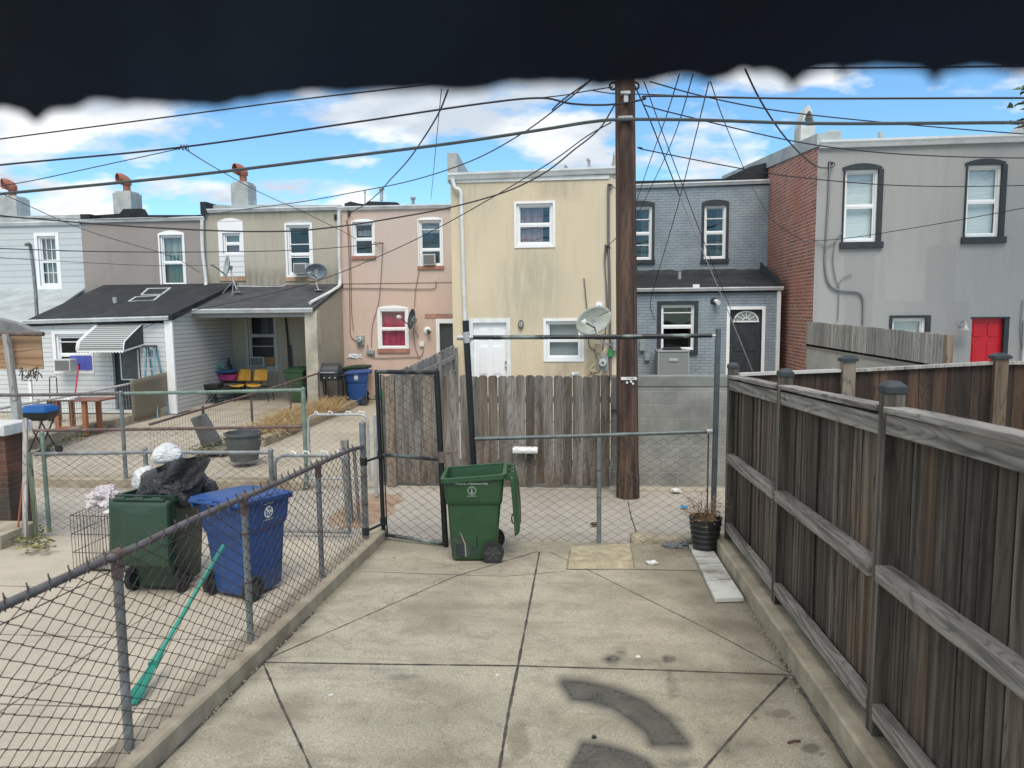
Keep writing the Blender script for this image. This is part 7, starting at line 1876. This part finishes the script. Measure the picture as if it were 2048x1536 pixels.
# portable grill with blue lid
def small_grill(label, px, py, Y, lid, w_, mat_lid, zt_=None, foot_py=880):
    c_ = at(px, py, Y); base = at(px, foot_py, Y); zb = max(0, 0.0)
    t = thing('barbecue_grill', label, 'grill', (c_.x, Y, 0))
    z1 = c_.z
    f = lambda k, zz, sx, sy: [(c_.x + sx * q[0], Y + sy * q[1], zz) for q in ring(-1, 1, -1, 1, .35, 0, 4) for q in [q]]
    MB().loft([f(0, z1 - .16, w_ * .34, .13), f(0, z1 - .10, w_ * .46, .2), f(0, z1 - .0, w_ * .5, .22)]).build('bowl', plastic_black, t)
    if lid:
        MB().loft([f(0, z1 + .005, w_ * .51, .225), f(0, z1 + .06, w_ * .5, .215), f(0, z1 + .12, w_ * .42, .16), f(0, z1 + .13, w_ * .3, .1)]).build('lid', mat_lid, t)
    lg = MB()
    for sy in (-.15, .15):
        lg.tube([(c_.x - w_ * .32, Y + sy, z1 - .12), (c_.x + w_ * .38, Y + sy, 0)], .014, 6).tube([(c_.x + w_ * .32, Y + sy, z1 - .12), (c_.x - w_ * .38, Y + sy, 0)], .014, 6)
    lg.tube([(c_.x + w_ * .38, Y - .15, .02), (c_.x + w_ * .38, Y + .15, .02)], .012, 6).tube([(c_.x - w_ * .38, Y - .15, .02), (c_.x - w_ * .38, Y + .15, .02)], .012, 6)
    lg.each('folding_leg', black_paint, t)
    for sy in (-.17, .17): MB().lathe([(.0, -.02), (.07, -.02), (.07, .02), (0, .02)], (c_.x + w_ * .38, Y + sy, .07), 14, Matrix.Rotation(R(90), 3, 'X')).build('wheel', rubber, t)
    return t
small_grill('portable grill with a bright blue lid on crossed legs, far left yard', 80, 823, 12.6, True, .52, plain('grill_blue', (.01, .13, .42), .45))
small_grill('black folding grill without lid standing inside the beige porch', 424, 768, 19.6, False, .55, None, foot_py=806)
# big black grill
cx = at(664, 800, 19.3).x; z1 = at(664, 748, 19.3).z
t = thing('barbecue_grill', 'large black gas barbecue beside the porch side wall of the beige house', 'grill', (cx, 19.3, 0))
pr = [(19.12 + .0, 0), ]
sec = [(19.3 - .24 * math.cos(R(a)), z1 + .30 * math.sin(R(a))) for a in range(0, 181, 15)]
MB().prism(sec, 'x', cx - .26, cx + .26).build('hood', plain('hood_black', (.045, .05, .055), .4), t, bevel=.015)
MB().bx(cx - .26, cx + .26, 19.05, 19.55, z1 - .16, z1 - .002).build('firebox', plastic_black, t, bevel=.01)
MB().bx(cx - .50, cx - .27, 19.1, 19.5, z1 - .04, z1 - .01).bx(cx + .27, cx + .42, 19.1, 19.5, z1 - .04, z1 - .01).each('side_shelf', plastic_black, t)
lg = MB()
for sx in (-.26, .24):
    for yy in (19.1, 19.5): lg.bx(cx + sx, cx + sx + .03, yy, yy + .03, .0, z1 - .16)
lg.bx(cx - .26, cx + .27, 19.1, 19.5, .18, .20)
lg.each('leg', black_paint, t)
MB().tube([(cx - .2, 19.03, z1 + .06), (cx + .2, 19.03, z1 + .06)], .012, 6).build('hood_handle', galv_light, t)
for q in (-.15, 0, .15): MB().lathe([(.022, 0), (.022, .03), (0, .03)], (cx + q + .05, 19.05, z1 - .08), 10, Matrix.Rotation(R(90), 3, 'X')).build('control_knob', galv_light, t)
# yellow double seat
yl = plain('seat_yellow', (.60, .31, .03), .45, dirt=((.4, .3, .15), .4), scale=8)
t = thing('double_seat', 'pair of joined yellow plastic seats inside the beige porch', 'bench', (at(506, 770, 20.2).x, 20.2, .06))
for px in (489, 522):
    c_ = at(px, 750, 20.45); w_ = .205
    MB().grid(8, 8, lambda u, v_: (c_.x - w_ + 2 * w_ * u, 20.42 + .08 * v_ + .04 * (2 * u - 1) ** 2 * -1, c_.z - .17 + .34 * v_ - .03 * (abs(2 * u - 1) ** 4) * (1 if v_ > .8 else 0))).build('backrest', yl, t).modifiers.new('t', 'SOLIDIFY').thickness = .015
    zs = at(px, 768, 20.1).z
    MB().grid(8, 8, lambda u, v_: (c_.x - w_ + 2 * w_ * u - .04 * (1 - v_), 19.98 + .40 * v_, zs - .03 * math.sin(math.pi * u) - (.04 if v_ < .1 else 0))).build('seat_shell', yl, t).modifiers.new('t', 'SOLIDIFY').thickness = .015
lg = MB(); zs = at(506, 770, 20.1).z
xs_ = (at(473, 800, 20.1).x, at(540, 800, 20.1).x)
for x in xs_:
    for yy in (20.0, 20.36): lg.tube([(x, yy, .06), (x + (.04 if x == xs_[0] else -.04), yy, zs - .02)], .014, 6)
lg.tube([(xs_[0], 20.2, zs - .05), (xs_[1], 20.2, zs - .05)], .018, 6)
for px in (489, 522): c_ = at(px, 750, 20.45); lg.tube([(c_.x, 20.3, zs - .04), (c_.x, 20.48, zs + .05), (c_.x, 20.5, c_.z)], .012, 6)
lg.build('frame', black_paint, t)
# kids' stuff on a table in the porch
t = thing('porch_table', 'dark table inside the porch covered with toys', 'table', (at(455, 790, 20.3).x, 20.3, .06))
tz = at(455, 765, 20.3).z - .02; tx0_, tx1_ = at(430, 770, 20.3).x, at(478, 770, 20.3).x
MB().bx(tx0_, tx1_, 20.0, 20.8, tz - .03, tz).build('table_top', plain('table_grey', (.10, .10, .10), .7), t)
lg = MB()
for x in (tx0_ + .03, tx1_ - .06):
    for yy in (20.05, 20.72): lg.bx(x, x + .03, yy, yy + .03, .06, tz - .03)
lg.each('leg', black_paint, t)
def boat(label, pxa_, pxb_, py, Y, w_, h_, mat, name='toy_tub'):
    a, c = at(pxa_, py, Y), at(pxb_, py, Y); x0, x1 = a.x, c.x; xm_, hx = (x0 + x1) / 2, (x1 - x0) / 2
    sec = lambda k, zz: [(xm_ + hx * k * q[0], Y + w_ * k * q[1], zz) for q in ring(-1, 1, -1, 1, .45, 0, 4)]
    return tag(MB().loft([sec(.75, a.z - h_), sec(.95, a.z - h_ * .3), sec(1, a.z), sec(.93, a.z), sec(.7, a.z - h_ * .8)]).build(name, mat), label, 'toy')
boat('long pink toy tub on the porch table', 438, 477, 748, 20.4, .22, .17, plain('toy_pink', (.42, .05, .20), .5))
boat('flat blue toy tray lying on the pink tub in the porch', 412, 476, 741, 20.3, .26, .06, plain('toy_blue', (.04, .17, .38), .4))
bag('toy_ball', 'white and grey ball shaped toy helmet beside the porch wall', 'toy', at(416, 733, 20.0), (.11, .1, .09), plain('toy_white', (.5, .55, .56), .4), 2, .1)
bag('toy_pile', 'small heap of pale green toys on the blue tray in the porch', 'toy', at(437, 732, 20.3), (.15, .12, .10), plain('toy_teal', (.22, .36, .33), .5, var=.6, scale=30), 4, .7, freq=4)
hb_ = thing('kids_scooter', 'dark kids scooter standing against the porch side siding', 'scooter', (at(407, 780, 20).x, 20, .06))
MB().tube([at(395, 724, 20), at(421, 723, 20)], .015, 6).tube([at(408, 724, 20), at(410, 775, 20)], .018, 6).build('handlebar', plain('scooter_dark', (.06, .08, .09), .5), hb_)
MB().lathe([(0, -.02), (.08, -.02), (.08, .02), (0, .02)], at(409, 778, 20), 16, Matrix.Rotation(R(90), 3, 'X')).build('wheel', rubber, hb_)
MB().bx(at(411, 780, 20).x, at(445, 780, 20).x, 19.95, 20.07, .14, .17).build('deck', MATS['scooter_dark'], hb_)
litter('flat blue scrap on the porch floor', 523, 790, .12, pblue, 21, h=.1, z=.06)
# red table with stuff in the taupe yard, broom, trolley handle
t = thing('patio_table', 'reddish brown table in the far left yard behind the wire fence', 'table', (at(160, 830, 14.6).x, 14.6, 0))
rz_ = at(160, 799, 14.6).z; rx0, rx1 = at(103, 800, 14.6).x, at(204, 800, 14.6).x
rb_ = plain('table_redwood', (.22, .10, .075), .7, var=.25)
MB().bx(rx0, rx1, 14.5, 15.1, rz_ - .04, rz_).build('table_top', rb_, t, bevel=.01)
lg = MB()
for x in (rx0 + .08, rx1 - .45): lg.bx(x, x + .09, 14.55, 14.63, 0, rz_ - .04).bx(x, x + .09, 15.0, 15.08, 0, rz_ - .04)
lg.bx(rx0 + .1, rx1 - .4, 14.57, 14.61, .12, .2)
lg.each('leg', plain('leg_orange', (.33, .13, .06), .7), t)
wx = at(120, 796, 14.5); tag(MB().box((wx.x + .05, 14.6, rz_ + .025), (.5, .3, .05), Matrix.Rotation(.15, 3, 'Z')).build('white_tray', white_paint, bevel=.01), 'white tray on the left end of the reddish patio table', 'tray')
t = thing('broom', 'thin red handled broom standing against the white addition wall', 'broom', (at(151, 795, 17.4).x, 17.4, 0))
MB().tube([at(150, 790, 17.0), at(157, 730, 17.8)], .02, 6).build('handle', plain('red_handle', (.45, .03, .06), .5), t)
MB().tube([at(157, 738, 17.8), at(158, 728, 17.8)], .03, 8).build('grip', black_trim, t)
MB().box(at(149, 797, 16.9), (.22, .08, .12)).build('bristles', plain('bristle_red', (.35, .05, .06), .8), t)
t = thing('luggage_trolley', 'black telescopic trolley handle standing before the white addition wall', 'trolley', (at(106, 790, 16.5).x, 16.5, 0))
MB().tube([at(100, 800, 16.5), at(99, 756, 16.5), at(100, 754, 16.5), at(112, 754, 16.5), at(113, 756, 16.5), at(115, 800, 16.5)], .012, 6).build('handle', black_paint, t)
MB().bx(at(98, 800, 16.5).x, at(117, 800, 16.5).x, 16.4, 16.6, .02, at(98, 800, 16.5).z + .0).build('body', plastic_black, t, bevel=.02)
# plywood on a post with a rusty pipe, tarp above
ply = wood('plywood', (.30, .16, .085), (.52, .36, .22), 'x', kind='pos', grain=.35, spread=0, knots=False, warm=None)
t = thing('plywood_panel', 'large weathered plywood sheet with grey canvas hood on posts at the left edge', 'panel', (at(20, 700, 12).x, 12, 0))
x0, x1, z0, z1 = rect(-70, 670, 84, 739, 12.0)
MB().bx(x0, x1, 12.0, 12.02, z0, z1).build('sheet', ply, t, smooth=False)
MB().tube([at(-70, 668, 11.9), at(87, 668, 11.9)], .04, 10).build('rusty_pipe', rusty, t)
k1 = at(13, 668, 11.86); MB().bar(at(30, 800, 11.86), at(12, 668, 11.86), .09, .09).build('post', MATS['silver_board'], t, smooth=False)
MB().bar(at(38, 860, 11.9), at(30, 790, 11.9), .12, .12).build('post_base', galv_light, t, smooth=False)
pa_ = [at(-70, 640, 12.1), at(0, 638, 12.1), at(40, 648, 12.1), at(70, 661, 12.1), at(82, 668, 12.1)]
b = MB(); 
secs = []
for p in pa_: secs.append([(p.x, 12.05, z1 - .01), (p.x, 12.05, p.z), (p.x, 12.16, p.z + .02), (p.x, 12.16, z1 - .01)])
b.loft(secs); b.build('canvas_hood', plain('grey_canvas', (.20, .205, .21), .9, var=.3, scale=5, bmp=.6, dirt=((.1, .1, .1), .6)), t)
b = MB(); rnd = random.Random(8)
for k in range(10):
    a = at(45 + rnd.uniform(0, 30), 742 + rnd.uniform(0, 12), 11.95); b.tube([a + Vector((rnd.uniform(-.1, .1), 0, rnd.uniform(-.12, .1))) for _ in range(6)], .008, 4, cap=False)
b.build('tangled_wire', wire_mat, t)
# dark board + dark can + dried weeds in pink's planting bed
t = thing('folded_lounger', 'dark grey folded padded lounger lying open on the concrete beyond the fence', 'lounger', (at(420, 900, 12.9).x, 12.9, 0))
dk = plain('lounger_grey', (.10, .105, .105), .85, var=.2)
P_ = [at(380, 838, 12.8), at(408, 829, 12.8), at(440, 884, 12.8), at(405, 897, 12.8)]
b = MB(); b.add([p for p in P_] + [p + Vector((.0, .09, .02)) for p in P_], [(0, 1, 2, 3), (4, 7, 6, 5), (0, 4, 5, 1), (1, 5, 6, 2), (2, 6, 7, 3), (3, 7, 4, 0)]); b.build('backrest', dk, t, bevel=.012)
b0_, b1_ = at(405, 897, 12.8), at(462, 897, 12.8); MB().bx(b0_.x, b1_.x, 12.5, 13.1, b0_.z - .02, b0_.z + .04).build('seat_pad', plain('pad_olive', (.17, .155, .11), .9), t, bevel=.012)
MB().bx(b0_.x + .02, b0_.x + .05, 12.55, 12.6, 0, b0_.z).bx(b1_.x - .1, b1_.x - .07, 12.55, 12.6, 0, b0_.z).each('leg', galv, t)
cxx = at(490, 940, 11.9); can = thing('trash_can', 'dark grey plastic trash can with handles by the left garden bed', 'trash can', (cxx.x, 11.9, 0))
hh = at(490, 862, 11.9).z; cd = plain('can_grey', (.085, .10, .10), .6, dirt=((.18, .18, .17), .4))
MB().lathe([(0, .1), (.23, .1), (.27, hh * .55), (.285, hh * .6), (.285, hh - .05), (.32, hh - .04), (.32, hh), (.29, hh), (.27, hh * .6), (.22, .14), (0, .14)], (cxx.x, 11.9, -.02), 28).build('drum', cd, can)
for sx in (-1, 1): MB().tube([(cxx.x + sx * .29, 11.82, hh - .12), (cxx.x + sx * .34, 11.84, hh - .15), (cxx.x + sx * .34, 11.96, hh - .15), (cxx.x + sx * .29, 11.98, hh - .12)], .012, 6).build('handle', cd, can)
b = MB(); rnd = random.Random(11)
def straw(b, c, n, R_, L_, r_=.004):
    for _ in range(n):
        a = rnd.uniform(0, 6.3); e = rnd.uniform(-.1, 1.0); d = Vector((math.cos(a) * math.cos(e), math.sin(a) * math.cos(e), math.sin(e)))
        s0 = Vector(c) + Vector((rnd.gauss(0, R_), rnd.gauss(0, R_ * 1.6), abs(rnd.gauss(0, .04)))); l = L_ * rnd.uniform(.4, 1)
        b.tube([s0, s0 + d * l * .5 + Vector((0, 0, .04)), s0 + d * l], r_, 3, cap=False)
for y in [14.2 + .34 * k for k in range(14)]: straw(b, (-6.72 + rnd.uniform(-.15, .3), y, .08), 190, .17, .42, .005)
tag(b.build('dry_grass', dry), 'heap of dry straw coloured weeds along the pink house garden bed', 'dry weeds', kind='stuff')
b = MB()
for y in [12.6 + .42 * k for k in range(8)]: leaf_cluster(b, (-6.85 + rnd.uniform(-.2, .2), y, .12), .3, 260, .06, .45, rnd)
tag(b.build('weeds', grn), 'green and brown low weeds at the near end of the garden bed', 'weeds', kind='stuff')
b = MB()
for k in range(14): a = gp(90 + k * 11, 905 - k * 4); leaf_cluster(b, (a.x, a.y, .06), .16, 60, .05, .5, rnd)
tag(b.build('weeds', grn), 'sparse green weeds along the concrete edge of the far left yard', 'weeds', kind='stuff')
# white tray on the picket fence
a0, a1 = at(1026, 893, 10.55), at(1076, 905, 10.55)
tag(MB().bx(a0.x, a1.x, 10.45, 10.57, a1.z, a0.z).bx(a0.x + .02, a1.x - .02, 10.44, 10.47, a1.z + .02, a0.z - .015).build('white_box', white_trim, bevel=.015), 'small white plastic box fixed low on the picket fence pickets', 'box')
for lab, px, py in (('white rag caught on top of the picket fence near the gas pipe', 1150, 749), ('beige rag caught on the picket fence under the meter', 1187, 744)):
    a = at(px, py, 10.62); bag('rag', lab, 'rag', (a.x, 10.66, a.z - .01), (.06, .04, .045), bag_white if px < 1170 else plain('rag_beige', (.35, .28, .2), .8), px * .1, .6)
a = at(748, 800, 10.2); bag('green_bag', 'green plastic bag caught behind the black gate corner', 'plastic bag', (at(757, 790, 10.45).x, 10.45, at(757, 790, 10.45).z), (.06, .05, .12), plain('bag_green', (.05, .18, .10), .4), 3, .5)
# wisps of branch at the right edge
tr = thing('tree', 'leafy tree whose twig tips just enter at the right picture edge', 'tree', (9.9, 13.5, 0))
secs = []
MB().tube([(9.9, 13.5, -.1), (9.95, 13.5, 2.5), (9.8, 13.45, 5), (9.9, 13.4, 7)], [.16, .16, .13, .11, .08, .07], 12).build('trunk', wood('bark', (.05, .04, .03), (.14, .12, .09), 'z', kind='pos'), tr)
b = MB(); bb = MB()
for (px, py) in ((2052, 178), (2040, 208), (2058, 214), (2044, 243), (2058, 250), (2075, 190), (2085, 230), (2100, 170)):
    e = at(px, py, 12.6); leaf_cluster(b, e, .16, 10, .16, .5, rnd); bb.tube([(9.9, 13.4, 5.6), (9.3, 13.0, e.z + .2), e], .012, 5)
for k in range(40):
    c_ = Vector((9.9 + rnd.gauss(0, 1), 13.4 + rnd.gauss(0, .9), 7.4 + rnd.gauss(0, .7)))
    if proj(c_)[0] > 2090: leaf_cluster(b, c_, .5, 45, .16, .7, rnd)
b.build('crown', leaf_mat('tree_leaf', (.04, .08, .03), (.09, .15, .05)), tr); bb.build('branch', MATS['bark'], tr)
# ---------------- dark ragged awning valance right above the lens (out of focus)
vt = [(-260, 205), (-60, 215), (0, 214), (40, 224), (62, 238), (84, 222), (140, 212), (170, 198), (215, 200), (300, 204), (330, 207), (420, 211), (470, 200), (520, 192), (600, 182), (640, 178), (680, 184), (720, 178), (800, 180), (860, 174), (900, 180), (940, 184), (1000, 168), (1080, 160), (1150, 163), (1200, 170), (1240, 168), (1290, 164), (1330, 150), (1370, 146), (1420, 158), (1460, 150), (1490, 138), (1560, 140), (1580, 158), (1588, 178), (1598, 160), (1640, 134), (1680, 134), (1688, 156), (1697, 136), (1760, 128), (1850, 132), (1868, 146), (1876, 162), (1888, 140), (1960, 130), (2048, 138), (2200, 140), (2350, 145)]
DV = .28
t = thing('awning_valance', 'blurred dark navy awning valance with ragged lower edge across the top', 'awning', (0, DV, 3))
ptsV = [at(px, py, DV) for px, py in vt]
ins = []
for a, c in zip(ptsV[:-1], ptsV[1:]):
    k = max(1, int((c - a).length / .004))
    for i in range(k):
        q = a.lerp(c, i / k); q.z += .0012 * noise.noise(q * 260); ins.append(q)
ins.append(ptsV[-1]); n = len(ins); ztop = at(1024, -260, DV).z
vs = [(p.x, DV, p.z) for p in ins] + [(p.x, DV, ztop) for p in ins] + [(p.x, DV + .004, p.z) for p in ins] + [(p.x, DV + .004, ztop) for p in ins]
fs = []
for i in range(n - 1): fs += [(i, i + 1, n + i + 1, n + i), (2 * n + i, 3 * n + i, 3 * n + i + 1, 2 * n + i + 1), (i, 2 * n + i, 2 * n + i + 1, i + 1)]
vm = plain('valance_canvas', (.005, .008, .018), .95, 0, var=.7, scale=9, dirt=((.022, .035, .055), .8))
MB().add(vs, fs).build('valance', vm, t, smooth=False)
MB().add([(ins[0].x, DV + .002, ztop - .002), (ins[-1].x, DV + .002, ztop - .002), (ins[-1].x, -.5, ztop + .16), (ins[0].x, -.5, ztop + .16)], [(0, 1, 2, 3)]).build('canopy', vm, t, smooth=False)
